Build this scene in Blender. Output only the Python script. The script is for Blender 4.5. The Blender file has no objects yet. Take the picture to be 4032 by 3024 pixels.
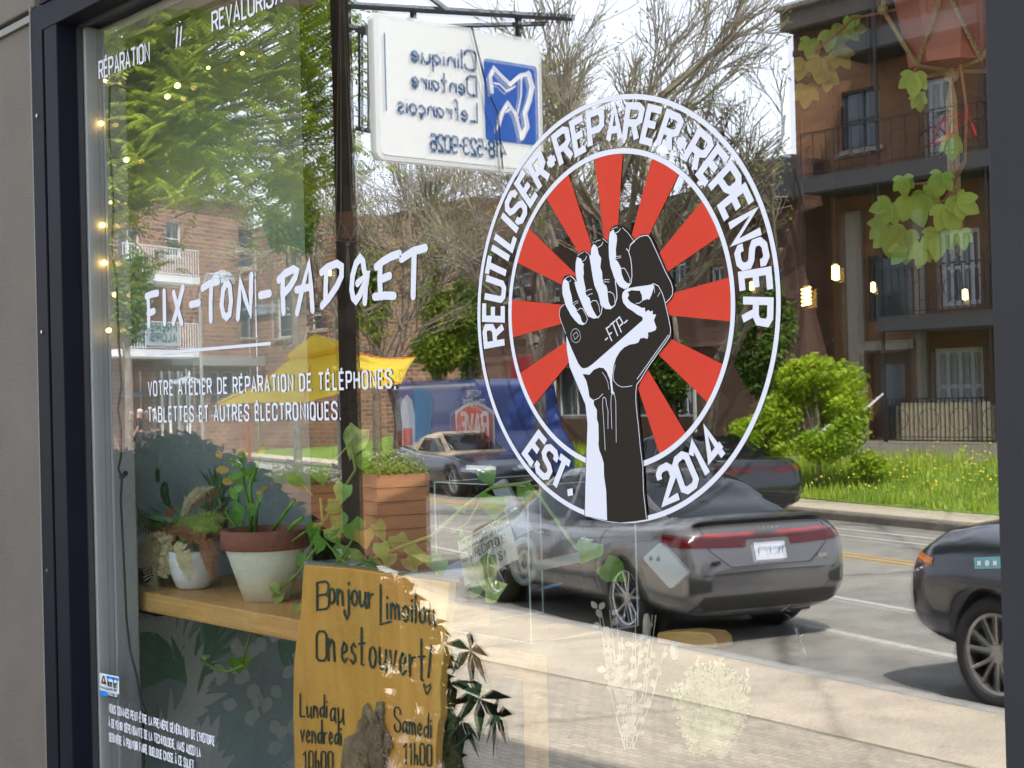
import bpy, bmesh, math, random
from math import sin, cos, pi, radians, sqrt, atan2
from mathutils import Vector as V, Matrix
from mathutils.bvhtree import BVHTree
from mathutils.geometry import tessellate_polygon
random.seed(7)
sc = bpy.context.scene
COL = sc.collection
# ------------------------------------------------------------------ camera, light, exposure
CAM = V((0, -1.45, 1.62))
CF = V((-0.75895, 0.65108, 0.00948)).normalized()        # where the lens points
CR = V((0.65072, 0.75890, -0.02537)).normalized()        # image right
CU = CR.cross(CF)
CR = CF.cross(CU)
F = 5800.7                                               # focal length in photo pixels (photo 4032 wide)
cd = bpy.data.cameras.new("camera"); cam = bpy.data.objects.new("camera", cd); COL.objects.link(cam)
m = Matrix((CR, CU, -CF)).transposed().to_4x4(); m.translation = CAM; cam.matrix_world = m
cd.sensor_width = 36; cd.lens = F / 4032 * 36; cd.clip_end = 2000; cd.clip_start = 0.02
cd.dof.use_dof = True; cd.dof.focus_distance = 2.3; cd.dof.aperture_fstop = 40
sc.camera = cam
SUN_EL, SUN_AZ = radians(57), radians(60)                 # sun behind the shop, to its right: travels towards -x -y
sd = V((cos(SUN_EL) * sin(SUN_AZ), cos(SUN_EL) * cos(SUN_AZ), sin(SUN_EL)))  # towards the sun
w = bpy.data.worlds.new("World"); sc.world = w; w.use_nodes = True
nt = w.node_tree; nt.nodes.clear()
sky = nt.nodes.new("ShaderNodeTexSky"); sky.sky_type = 'NISHITA'; sky.sun_disc = False
sky.sun_elevation = SUN_EL; sky.sun_rotation = SUN_AZ; sky.air_density = 1.0; sky.dust_density = 2.5; sky.ozone_density = 1.0
bg = nt.nodes.new("ShaderNodeBackground"); bg.inputs[1].default_value = 0.14
out = nt.nodes.new("ShaderNodeOutputWorld")
tcw = nt.nodes.new("ShaderNodeTexCoord"); nzw = nt.nodes.new("ShaderNodeTexNoise"); nzw.inputs["Scale"].default_value = 2.2; nzw.inputs["Detail"].default_value = 7; nzw.inputs["Roughness"].default_value = 0.6
mpw = nt.nodes.new("ShaderNodeMapping"); mpw.inputs["Scale"].default_value = (1, 1, 2.2); rpw = nt.nodes.new("ShaderNodeValToRGB"); rpw.color_ramp.elements[0].position = 0.30; rpw.color_ramp.elements[1].position = 0.62
rpw.color_ramp.elements[0].color = (.45, .45, .45, 1); rpw.color_ramp.elements[1].color = (1, 1, 1, 1)
mxw = nt.nodes.new("ShaderNodeMix"); mxw.data_type = 'RGBA'; mxw.inputs[7].default_value = (7.6, 8.2, 9.4, 1)      # thin bright cloud over the blue
nt.links.new(tcw.outputs["Generated"], mpw.inputs[0]); nt.links.new(mpw.outputs[0], nzw.inputs[0]); nt.links.new(nzw.outputs[0], rpw.inputs[0]); nt.links.new(rpw.outputs[0], mxw.inputs[0])
nt.links.new(sky.outputs[0], mxw.inputs[6])
dt = nt.nodes.new("ShaderNodeVectorMath"); dt.operation = 'DOT_PRODUCT'; dt.inputs[1].default_value = V((-.74, -.60, .30)).normalized()      # added boost: sky scaled brighter opposite the shop to lift its mirror image
sm = nt.nodes.new("ShaderNodeMapRange"); sm.interpolation_type = 'SMOOTHSTEP'; sm.inputs[1].default_value = .45; sm.inputs[2].default_value = .93; sm.inputs[3].default_value = 1.0; sm.inputs[4].default_value = 1.38
vs_ = nt.nodes.new("ShaderNodeVectorMath"); vs_.operation = 'SCALE'; nt.links.new(tcw.outputs["Generated"], dt.inputs[0]); nt.links.new(dt.outputs["Value"], sm.inputs[0]); nt.links.new(mxw.outputs[2], vs_.inputs[0]); nt.links.new(sm.outputs[0], vs_.inputs["Scale"]); nt.links.new(vs_.outputs[0], bg.inputs[0]); nt.links.new(bg.outputs[0], out.inputs[0])
ld = bpy.data.lights.new("sun", 'SUN'); ld.energy = 5.0; ld.angle = radians(0.53); ld.color = (1, 0.95, 0.87)
lo = bpy.data.objects.new("sun", ld); COL.objects.link(lo); lo.rotation_euler = (-sd).to_track_quat('-Z', 'Y').to_euler()
sc.view_settings.view_transform = 'Standard'; sc.view_settings.look = 'None'
sc.view_settings.exposure = 1.42; sc.view_settings.gamma = 1
sc.cycles.max_bounces = 9; sc.cycles.transparent_max_bounces = 24; sc.cycles.glossy_bounces = 5
sc.cycles.diffuse_bounces = 3; sc.cycles.caustics_reflective = False; sc.cycles.caustics_refractive = False

# ------------------------------------------------------------------ measuring helpers
def ray(u, v): return CF + CR * ((u - 2016) / F) - CU * ((v - 1512) / F)
def I(u, v, y):                  # point seen at photo pixel (u,v) on the plane y (y=0 is the glass, y>0 inside the shop)
    d = ray(u, v); return CAM + d * ((y - CAM.y) / d.y)
def Iz(u, v, z):
    d = ray(u, v); return CAM + d * ((z - CAM.z) / d.z)
def Ix(u, v, x):
    d = ray(u, v); return CAM + d * ((x - CAM.x) / d.x)
def mir(p): return V((p.x, -p.y, p.z))
def S(u, v, D):                  # street point whose mirror image in the glass is seen at (u,v), D metres along the view
    return mir(CAM + ray(u, v) * D)
def SG(u, v, z=0.0): return mir(Iz(u, v, z))
SD = V((0.965, -0.263, 0)); SDw = V((0.965, 0.263, 0)); SNw = V((0.263, -0.965, 0))   # along / across the street (world)
def ST(a, n, z=0): return V((0, 0, z)) + SDw * a + SNw * n

# ------------------------------------------------------------------ object helpers
def world_origin(p):
    while p.parent is not None: p = p.parent
    return p.location
class MB:
    def __init__(s): s.v = []; s.f = []
    def add(s, vs, fs):
        n = len(s.v); s.v += [V(q) for q in vs]; s.f += [tuple(n + i for i in f) for f in fs]; return s
    def box(s, c, sz, rz=0.0, M=None):
        hx, hy, hz = sz[0] / 2, sz[1] / 2, sz[2] / 2
        vs = [V((x, y, z)) for x in (-hx, hx) for y in (-hy, hy) for z in (-hz, hz)]
        if rz: R = Matrix.Rotation(rz, 3, 'Z'); vs = [R @ q for q in vs]
        if M is not None: vs = [M @ q for q in vs]
        c = V(c); vs = [q + c for q in vs]
        return s.add(vs, [(0, 1, 3, 2), (4, 6, 7, 5), (0, 4, 5, 1), (2, 3, 7, 6), (0, 2, 6, 4), (1, 5, 7, 3)])
    def bx(s, a, b):
        a = V(a); b = V(b); return s.box((a + b) / 2, [abs(q) for q in (b - a)])
    def tube(s, pts, r, n=8, cap=True):
        pts = [V(q) for q in pts]; rs = r if isinstance(r, (list, tuple)) else [r] * len(pts)
        base = len(s.v); up = None
        for i, q in enumerate(pts):
            t = (pts[min(i + 1, len(pts) - 1)] - pts[max(i - 1, 0)])
            if t.length < 1e-9: t = V((0, 0, 1))
            t.normalize()
            if up is None: up = t.orthogonal().normalized()
            up = (up - t * up.dot(t)); up = up.normalized() if up.length > 1e-6 else t.orthogonal().normalized()
            w_ = t.cross(up)
            for k in range(n):
                a = 2 * pi * k / n; s.v.append(q + up * (rs[i] * cos(a)) + w_ * (rs[i] * sin(a)))
        for i in range(len(pts) - 1):
            for k in range(n):
                k2 = (k + 1) % n; a = base + i * n
                s.f.append((a + k, a + k2, a + n + k2, a + n + k))
        if cap and n > 2:
            s.f.append(tuple(base + k for k in range(n))[::-1]); e = base + (len(pts) - 1) * n
            s.f.append(tuple(e + k for k in range(n)))
        return s
    def lathe(s, c, prof, n=24, cap=False):
        c = V(c); base = len(s.v)
        for r, z in prof:
            for k in range(n):
                a = 2 * pi * k / n; s.v.append(c + V((r * cos(a), r * sin(a), z)))
        for i in range(len(prof) - 1):
            for k in range(n):
                k2 = (k + 1) % n; a = base + i * n
                s.f.append((a + k, a + k2, a + n + k2, a + n + k))
        if cap:
            s.f.append(tuple(base + k for k in range(n))[::-1]); e = base + (len(prof) - 1) * n
            s.f.append(tuple(e + k for k in range(n)))
        return s
    def poly(s, pts):
        pts = [V(q) for q in pts]; n = len(s.v); s.v += pts
        s.f += [tuple(n + i for i in t) for t in tessellate_polygon([pts])]; return s
    def prism(s, pts, off):
        pts = [V(q) for q in pts]; off = V(off); n = len(s.v); k = len(pts)
        s.v += pts + [q + off for q in pts]
        for t in tessellate_polygon([pts]):
            s.f.append(tuple(n + i for i in t)); s.f.append(tuple(n + k + i for i in reversed(t)))
        for i in range(k):
            j = (i + 1) % k; s.f.append((n + i, n + j, n + k + j, n + k + i))
        return s
    def blob(s, c, r, sub=2, jit=0.12, sc3=(1, 1, 1)):
        bm = bmesh.new(); bmesh.ops.create_icosphere(bm, subdivisions=sub, radius=1)
        vs = [V((q.co.x * r * sc3[0], q.co.y * r * sc3[1], q.co.z * r * sc3[2])) * (1 + random.uniform(-jit, jit)) + V(c) for q in bm.verts]
        fs = [tuple(q.index for q in f.verts) for f in bm.faces]; bm.free(); return s.add(vs, fs)
    def build(s, name, mt, parent=None, smooth=False, local=False, bevel=0):
        me = bpy.data.meshes.new(name); o = None
        org = V((0, 0, 0)) if (parent is None or local) else world_origin(parent)
        me.from_pydata([tuple(q - org) for q in s.v], [], s.f); me.materials.append(mt)
        if smooth:
            for p in me.polygons: p.use_smooth = True
        bm = bmesh.new(); bm.from_mesh(me); bmesh.ops.recalc_face_normals(bm, faces=bm.faces); bm.to_mesh(me); bm.free()
        o = bpy.data.objects.new(name, me); COL.objects.link(o); o.parent = parent
        if bevel:
            bv = o.modifiers.new("bevel", 'BEVEL'); bv.width = bevel; bv.segments = 2; bv.limit_method = 'ANGLE'
        return o
def tag(o, label, cat, group=None):
    o["label"] = label; o["category"] = cat
    if group: o["group"] = group
    return o
def kind(o, k="structure"): o["kind"] = k; return o
def thing(name, loc, label, cat, group=None, rz=0.0):
    o = bpy.data.objects.new(name, None); COL.objects.link(o); o.location = V(loc); o.rotation_euler = (0, 0, rz)
    o.empty_display_size = 0.2
    return tag(o, label, cat, group)
def copy_tree(o, parent=None):
    c = o.copy(); COL.objects.link(c); c.parent = parent
    for ch in list(o.children): copy_tree(ch, c)
    return c

# ------------------------------------------------------------------ materials
def mat(name, col, rough=0.6, metal=0.0, var=0.0, scale=8.0, bump=0.0, bscale=60.0, spec=0.5, coat=0.0, emit=None, estr=0.0, trans=0.0, col2=None, stretch=None, sss=0.0):
    mt = bpy.data.materials.new(name); mt.use_nodes = True; nt = mt.node_tree; b = nt.nodes["Principled BSDF"]
    b.inputs["Base Color"].default_value = (*col, 1); b.inputs["Roughness"].default_value = rough
    b.inputs["Metallic"].default_value = metal; b.inputs["Specular IOR Level"].default_value = spec
    b.inputs["Coat Weight"].default_value = coat; b.inputs["Coat Roughness"].default_value = 0.04
    if trans: b.inputs["Transmission Weight"].default_value = trans
    if emit: b.inputs["Emission Color"].default_value = (*emit, 1); b.inputs["Emission Strength"].default_value = estr
    tc = nt.nodes.new("ShaderNodeTexCoord"); src = tc.outputs["Object"]
    if stretch:
        mp = nt.nodes.new("ShaderNodeMapping"); mp.inputs["Scale"].default_value = stretch; nt.links.new(src, mp.inputs[0]); src = mp.outputs[0]
    if var or col2:
        n = nt.nodes.new("ShaderNodeTexNoise"); n.inputs["Scale"].default_value = scale; n.inputs["Detail"].default_value = 6; n.inputs["Roughness"].default_value = 0.62
        r = nt.nodes.new("ShaderNodeValToRGB"); nt.links.new(src, n.inputs[0]); nt.links.new(n.outputs[0], r.inputs[0])
        c2 = col2 if col2 else tuple(max(0, q * (1 - var)) for q in col); c1 = col if col2 else tuple(min(1, q * (1 + var)) for q in col)
        r.color_ramp.elements[0].position = 0.32; r.color_ramp.elements[1].position = 0.68
        r.color_ramp.elements[0].color = (*c2, 1); r.color_ramp.elements[1].color = (*c1, 1)
        nt.links.new(r.outputs[0], b.inputs["Base Color"])
    if bump:
        n2 = nt.nodes.new("ShaderNodeTexNoise"); n2.inputs["Scale"].default_value = bscale; n2.inputs["Detail"].default_value = 4
        bp = nt.nodes.new("ShaderNodeBump"); bp.inputs["Strength"].default_value = bump; bp.inputs["Distance"].default_value = 0.01
        nt.links.new(src, n2.inputs[0]); nt.links.new(n2.outputs[0], bp.inputs["Height"]); nt.links.new(bp.outputs[0], b.inputs["Normal"])
    return mt
def leafmat(name, c1, c2, rough=0.5, trl=0.35, scale=3.0):
    mt = bpy.data.materials.new(name); mt.use_nodes = True; nt = mt.node_tree; b = nt.nodes["Principled BSDF"]; o = nt.nodes["Material Output"]
    tc = nt.nodes.new("ShaderNodeTexCoord"); n = nt.nodes.new("ShaderNodeTexNoise"); n.inputs["Scale"].default_value = scale; n.inputs["Detail"].default_value = 5
    r = nt.nodes.new("ShaderNodeValToRGB"); r.color_ramp.elements[0].position = 0.35; r.color_ramp.elements[1].position = 0.65
    r.color_ramp.elements[0].color = (*c1, 1); r.color_ramp.elements[1].color = (*c2, 1)
    nt.links.new(tc.outputs["Object"], n.inputs[0]); nt.links.new(n.outputs[0], r.inputs[0]); nt.links.new(r.outputs[0], b.inputs["Base Color"])
    b.inputs["Roughness"].default_value = rough
    t = nt.nodes.new("ShaderNodeBsdfTranslucent"); mx = nt.nodes.new("ShaderNodeMixShader"); mx.inputs[0].default_value = trl
    nt.links.new(r.outputs[0], t.inputs[0]); nt.links.new(b.outputs[0], mx.inputs[1]); nt.links.new(t.outputs[0], mx.inputs[2]); nt.links.new(mx.outputs[0], o.inputs[0])
    return mt
def brickmat(name, c1, c2, mortar, sc_=1.0, bw=0.22, rh=0.075, axis='XZ'):
    mt = bpy.data.materials.new(name); mt.use_nodes = True; nt = mt.node_tree; b = nt.nodes["Principled BSDF"]; b.inputs["Roughness"].default_value = 0.85
    tc = nt.nodes.new("ShaderNodeTexCoord"); sp = nt.nodes.new("ShaderNodeSeparateXYZ"); cb = nt.nodes.new("ShaderNodeCombineXYZ")
    ad = nt.nodes.new("ShaderNodeMath"); ad.operation = 'ADD'
    nt.links.new(tc.outputs["Object"], sp.inputs[0]); nt.links.new(sp.outputs[0], ad.inputs[0]); nt.links.new(sp.outputs[1], ad.inputs[1])
    nt.links.new(ad.outputs[0], cb.inputs[0]); nt.links.new(sp.outputs[2], cb.inputs[1])
    br = nt.nodes.new("ShaderNodeTexBrick"); br.inputs["Scale"].default_value = 1.0; br.inputs["Brick Width"].default_value = bw; br.inputs["Row Height"].default_value = rh
    br.inputs["Mortar Size"].default_value = 0.007 if bw < .4 else .022; br.inputs["Mortar Smooth"].default_value = .2; br.inputs["Color1"].default_value = (*c1, 1); br.inputs["Color2"].default_value = (*c2, 1); br.inputs["Mortar"].default_value = (*mortar, 1)
    nt.links.new(cb.outputs[0], br.inputs[0])
    n = nt.nodes.new("ShaderNodeTexNoise"); n.inputs["Scale"].default_value = 1.3; n.inputs["Detail"].default_value = 7; nt.links.new(tc.outputs["Object"], n.inputs[0])
    mx = nt.nodes.new("ShaderNodeMix"); mx.data_type = 'RGBA'; mx.blend_type = 'MULTIPLY'; mx.inputs[0].default_value = 0.55
    rp = nt.nodes.new("ShaderNodeValToRGB"); rp.color_ramp.elements[0].position = 0.3; rp.color_ramp.elements[1].position = 0.7; rp.color_ramp.elements[0].color = (0.5, 0.5, 0.5, 1); rp.color_ramp.elements[1].color = (1.25, 1.25, 1.25, 1)
    nt.links.new(n.outputs[0], rp.inputs[0]); nt.links.new(br.outputs[0], mx.inputs[6]); nt.links.new(rp.outputs[0], mx.inputs[7]); nt.links.new(mx.outputs[2], b.inputs["Base Color"])
    return mt
def woodmat(name, c1, c2, sc3=(30, 3, 3), rough=0.5, gscale=1.0):
    mt = bpy.data.materials.new(name); mt.use_nodes = True; nt = mt.node_tree; b = nt.nodes["Principled BSDF"]; b.inputs["Roughness"].default_value = rough
    tc = nt.nodes.new("ShaderNodeTexCoord"); mp = nt.nodes.new("ShaderNodeMapping"); mp.inputs["Scale"].default_value = sc3
    n = nt.nodes.new("ShaderNodeTexNoise"); n.inputs["Scale"].default_value = gscale; n.inputs["Detail"].default_value = 8; n.inputs["Roughness"].default_value = 0.65; n.inputs["Distortion"].default_value = 1.2
    r = nt.nodes.new("ShaderNodeValToRGB"); r.color_ramp.elements[0].position = 0.3; r.color_ramp.elements[1].position = 0.7
    r.color_ramp.elements[0].color = (*c1, 1); r.color_ramp.elements[1].color = (*c2, 1)
    n2 = nt.nodes.new("ShaderNodeTexNoise"); n2.inputs["Scale"].default_value = 5; n2.inputs["Detail"].default_value = 3
    mx = nt.nodes.new("ShaderNodeMix"); mx.data_type = 'RGBA'; mx.blend_type = 'MULTIPLY'; mx.inputs[0].default_value = 0.35
    nt.links.new(tc.outputs["Object"], mp.inputs[0]); nt.links.new(mp.outputs[0], n.inputs[0]); nt.links.new(tc.outputs["Object"], n2.inputs[0]); nt.links.new(n.outputs[0], r.inputs[0])
    nt.links.new(r.outputs[0], mx.inputs[6]); nt.links.new(n2.outputs["Color"], mx.inputs[7]); nt.links.new(mx.outputs[2], b.inputs["Base Color"])
    return mt
def glassmat(name, ior, tint=(1, 1, 1), scale=1.0, base=0.0, rough=0.0):
    """flat pane: sharp mirror reflection mixed over clear transmission by Fresnel"""
    mt = bpy.data.materials.new(name); mt.use_nodes = True; nt = mt.node_tree; nt.nodes.clear()
    o = nt.nodes.new("ShaderNodeOutputMaterial"); t = nt.nodes.new("ShaderNodeBsdfTransparent"); t.inputs[0].default_value = (*tint, 1)
    g = nt.nodes.new("ShaderNodeBsdfGlossy"); g.inputs["Roughness"].default_value = rough; g.inputs["Color"].default_value = (1, 1, 1, 1)
    fr = nt.nodes.new("ShaderNodeLayerWeight"); fr.inputs[0].default_value = 0.5
    pw = nt.nodes.new("ShaderNodeMath"); pw.operation = 'POWER'; pw.inputs[1].default_value = 4.0; nt.links.new(fr.outputs["Facing"], pw.inputs[0])
    ma = nt.nodes.new("ShaderNodeMath"); ma.operation = 'MULTIPLY_ADD'; ma.inputs[1].default_value = scale; ma.inputs[2].default_value = base; ma.use_clamp = True
    mx = nt.nodes.new("ShaderNodeMixShader"); nt.links.new(pw.outputs[0], ma.inputs[0]); nt.links.new(ma.outputs[0], mx.inputs[0])
    nt.links.new(t.outputs[0], mx.inputs[1]); nt.links.new(g.outputs[0], mx.inputs[2]); nt.links.new(mx.outputs[0], o.inputs[0])
    return mt
def groundmat(name, c1, c2, rough, crack, cscale, grit, patch=(.85, 1.1), stretch=None, paver=False):
    """worn ground: large stains, patches, fine grit and hairline cracks"""
    mt = bpy.data.materials.new(name); mt.use_nodes = True; nt = mt.node_tree; b = nt.nodes["Principled BSDF"]; b.inputs["Roughness"].default_value = rough; b.inputs["Specular IOR Level"].default_value = .3
    tc = nt.nodes.new("ShaderNodeTexCoord"); L = nt.links.new; src = tc.outputs["Object"]
    if stretch: mp = nt.nodes.new("ShaderNodeMapping"); mp.inputs["Scale"].default_value = stretch; L(src, mp.inputs[0]); s2 = mp.outputs[0]
    else: s2 = src
    def noise(sc_, det, s=src): n = nt.nodes.new("ShaderNodeTexNoise"); n.inputs["Scale"].default_value = sc_; n.inputs["Detail"].default_value = det; n.inputs["Roughness"].default_value = .65; L(s, n.inputs[0]); return n.outputs[0]
    def ramp(v, p0, p1, a, c): r = nt.nodes.new("ShaderNodeValToRGB"); r.color_ramp.elements[0].position = p0; r.color_ramp.elements[1].position = p1; r.color_ramp.elements[0].color = (*a, 1); r.color_ramp.elements[1].color = (*c, 1); L(v, r.inputs[0]); return r.outputs[0]
    def mul(a, c, f=1.0): m_ = nt.nodes.new("ShaderNodeMix"); m_.data_type = 'RGBA'; m_.blend_type = 'MULTIPLY'; m_.inputs[0].default_value = f; L(a, m_.inputs[6]); L(c, m_.inputs[7]); return m_.outputs[2]
    base = ramp(noise(.7, 8), .3, .7, c2, c1); st = ramp(noise(2.6, 9, s2), .36, .62, (patch[0],) * 3, (patch[1],) * 3); gr = ramp(noise(grit, 3, s2), .35, .65, (.72,) * 3, (1.2,) * 3)
    v = nt.nodes.new("ShaderNodeTexVoronoi"); v.feature = 'DISTANCE_TO_EDGE'; v.inputs["Scale"].default_value = cscale
    wn = nt.nodes.new("ShaderNodeMixRGB"); wn.inputs[0].default_value = .25; nz = nt.nodes.new("ShaderNodeTexNoise"); nz.inputs["Scale"].default_value = 2.5; nz.inputs["Detail"].default_value = 6; L(src, nz.inputs[0]); L(src, wn.inputs[1]); L(nz.outputs["Color"], wn.inputs[2]); L(wn.outputs[0], v.inputs["Vector"])
    ck = ramp(v.outputs["Distance"], 0.0, .012, (crack,) * 3, (1, 1, 1)); sp_ = ramp(noise(14, 2), .66, .72, (1, 1, 1), (.62, .60, .56))
    if paver:
        bk_ = nt.nodes.new("ShaderNodeTexBrick"); bk_.inputs["Scale"].default_value = 1; bk_.inputs["Brick Width"].default_value = .11; bk_.inputs["Row Height"].default_value = .055; bk_.inputs["Mortar Size"].default_value = .006
        bk_.inputs["Color1"].default_value = (1.08, 1.06, 1.02, 1); bk_.inputs["Color2"].default_value = (.84, .83, .82, 1); bk_.inputs["Mortar"].default_value = (.66, .64, .60, 1); L(src, bk_.inputs[0]); base = mul(base, bk_.outputs[0])
    L(mul(mul(mul(mul(base, st), gr), ck), sp_), b.inputs["Base Color"])
    bp = nt.nodes.new("ShaderNodeBump"); bp.inputs["Strength"].default_value = .5; bp.inputs["Distance"].default_value = .01; L(gr, bp.inputs["Height"]); L(bp.outputs[0], b.inputs["Normal"]); return mt
M = {}
M['stucco'] = mat('stucco', (.078, .067, .055), .9, var=.16, scale=2.2, bump=.25, bscale=220)
M['trim'] = mat('joint_trim', (.09, .095, .085), .5)
M['frame'] = mat('dark_aluminium', (.0045, .005, .010), .6, spec=.08, var=.15, scale=3)
M['frame2'] = mat('mullion_paint', (.019, .0195, .023), .6, spec=.12, var=.1, scale=3)
M['gasket'] = mat('rubber_gasket', (.008, .009, .012), .6)
M['casing'] = mat('white_casing', (.42, .44, .46), .55, var=.05, scale=6)
M['vinyl'] = mat('white_vinyl', (.44, .45, .50), .7, spec=.08)
M['vinylred'] = mat('red_vinyl', (.37, .034, .019), .75, spec=.08, var=.04, scale=30)
M['vinylblack'] = mat('charcoal_vinyl', (.020, .017, .0145), .9, spec=.02)
M['pane'] = glassmat('window_glass', 1.5, (.97, .985, .98), scale=1.0, base=0.20)
M['pane2'] = glassmat('window_glass_inner', 1.5, (.96, .98, .97), scale=.7, base=0.115)
M['conc'] = groundmat('concrete_pavement', (.62, .53, .41), (.48, .42, .335), .85, .7, .22, 60)
M['brickpave'] = groundmat('broom_concrete', (.62, .55, .45), (.46, .41, .34), .85, .75, .3, 34, stretch=(1, 5, 1), paver=True)
M['kerb_old'] = mat('stained_old_kerb', (.20, .18, .155), .9, scale=5, col2=(.07, .062, .052), bump=.8, bscale=14)
M['kerb'] = mat('kerb_concrete', (.34, .33, .31), .85, var=.25, scale=4, bump=.3)
M['asphalt'] = groundmat('asphalt', (.33, .315, .28), (.235, .225, .205), .9, .45, .16, 80, patch=(.78, 1.1))
M['line_w'] = mat('road_paint_white', (.70, .68, .62), .7, scale=26, col2=(.34, .33, .30))
M['line_y'] = mat('road_paint_yellow', (.74, .40, .04), .7, scale=26, col2=(.45, .27, .08))
M['metal_dk'] = mat('dark_painted_metal', (.018, .018, .02), .45, metal=.3)
M['white_metal'] = mat('white_painted_metal', (.7, .72, .74), .4)
M['chrome'] = mat('chrome', (.75, .76, .78), .12, metal=1)
M['rubber'] = mat('tyre_rubber', (.018, .018, .02), .8)
M['carglass'] = mat('car_glass', (.008, .010, .011), .05, spec=.35)
M['soffit'] = mat('soffit_board', (.34, .27, .18), .7, var=.1, scale=2)
def add(name, mb, mt, parent=None, **k): return mb.build(name, mt, parent, **k)
# ------------------------------------------------------------------ stroke lettering
GL = {}
def _g(ch, wd, s): GL[ch] = (wd, [[tuple(float(q) for q in p.split(',')) for p in st.split()] for st in s.split(';') if st.strip()])
_g('A', .5, "0,0 .25,1 .5,0;.09,.3 .41,.3"); _g('B', .5, ".36,.53 .47,.63 .47,.9 .36,1 0,1 0,0 .38,0 .5,.11 .5,.42 .38,.53 0,.53")
_g('C', .5, ".5,.7 .5,.88 .38,1 .12,1 0,.88 0,.12 .12,0 .38,0 .5,.12 .5,.3"); _g('D', .5, "0,0 0,1 .34,1 .5,.86 .5,.14 .34,0 -.05,0")
_g('E', .42, ".42,1 0,1 0,0 .42,0;0,.52 .36,.52"); _g('F', .4, ".42,1 0,1 0,0;0,.52 .36,.52")
_g('G', .5, ".5,.72 .5,.88 .38,1 .12,1 0,.88 0,.12 .12,0 .38,0 .5,.12 .5,.48 .26,.48"); _g('H', .5, "0,0 0,1;.5,0 .5,1;0,.52 .5,.52")
_g('I', .02, "0,0 0,1"); _g('J', .4, ".4,1 .4,.12 .28,0 .1,0 0,.12 0,.25"); _g('L', .38, "0,1 0,0 .4,0"); _g('K', .5, "0,0 0,1;.5,1 0,.45;.15,.6 .5,0")
_g('M', .66, "0,0 0,1 .33,.25 .66,1 .66,0"); _g('N', .5, "0,0 0,1 .5,0 .5,1")
_g('O', .5, ".25,1 .12,1 0,.88 0,.12 .12,0 .38,0 .5,.12 .5,.88 .38,1 .24,1"); _g('P', .5, "0,0 0,1 .37,1 .5,.9 .5,.54 .37,.44 0,.44")
_g('Q', .5, ".25,1 .12,1 0,.88 0,.12 .12,0 .38,0 .5,.12 .5,.88 .38,1 .24,1;.3,.2 .52,-.08"); _g('R', .5, "0,0 0,1 .37,1 .5,.9 .5,.58 .37,.48 0,.48;.27,.48 .5,0")
_g('S', .5, ".5,.74 .5,.88 .38,1 .12,1 0,.88 0,.66 .12,.55 .38,.45 .5,.34 .5,.12 .38,0 .12,0 0,.12 0,.26"); _g('T', .5, "0,1 .5,1;.25,1 .25,0")
_g('U', .5, "0,1 0,.12 .12,0 .38,0 .5,.12 .5,1"); _g('V', .5, "0,1 .25,0 .5,1"); _g('X', .5, "0,0 .5,1;0,1 .5,0"); _g('Y', .5, "0,1 .25,.5 .5,1;.25,.5 .25,0"); _g('Z', .5, "0,1 .5,1 0,0 .5,0")
_g('0', .5, ".25,1 .12,1 0,.88 0,.12 .12,0 .38,0 .5,.12 .5,.88 .38,1 .24,1"); _g('1', .3, "0,.8 .22,1 .22,0"); _g('2', .5, "0,.72 0,.88 .12,1 .38,1 .5,.88 .5,.6 0,0 .5,0")
_g('3', .5, "0,.86 .12,1 .38,1 .5,.88 .5,.64 .38,.54 .2,.54;.38,.54 .5,.42 .5,.12 .38,0 .12,0 0,.14"); _g('4', .5, ".38,0 .38,1 0,.28 .52,.28"); _g('5', .5, ".48,1 .04,1 0,.55 .36,.6 .5,.46 .5,.14 .36,0 .12,0 0,.12")
_g('6', .5, ".48,.9 .36,1 .12,1 0,.85 0,.14 .12,0 .38,0 .5,.14 .5,.44 .38,.56 .04,.5"); _g('8', .5, ".12,.54 .02,.66 .02,.9 .12,1 .38,1 .48,.9 .48,.66 .38,.54 .12,.54 0,.4 0,.12 .12,0 .38,0 .5,.12 .5,.4 .38,.54"); _g('9', .5, ".02,.1 .14,0 .38,0 .5,.15 .5,.86 .38,1 .12,1 0,.86 0,.56 .12,.44 .46,.5"); _g('7', .5, "0,1 .5,1 .2,0")
_g('.', .06, "0,0 .07,0"); _g(',', .08, ".06,.05 0,-.14"); _g('-', .3, "0,.48 .3,.48"); _g("'", .04, "0,1 0,.78"); _g('!', .04, ".02,1 .02,.3;.02,.02 .02,.08"); _g('/', .2, "0,0 .2,1"); _g('+', .5, "0,.5 .5,.5;.25,.25 .25,.75"); _g(':', .05, "0,.2 .05,.2;0,.6 .05,.6"); _g(' ', .22, "")
for ch, b_, acc in (('É', 'E', "0.14,1.12 .3,1.26"), ('È', 'E', "0.12,1.26 .28,1.12"), ('Ê', 'E', ".06,1.12 .21,1.24 .36,1.12"), ('À', 'A', ".14,1.26 .3,1.12")):
    _g(ch, GL[b_][0], acc); GL[ch] = (GL[b_][0], GL[b_][1] + GL[ch][1])
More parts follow.
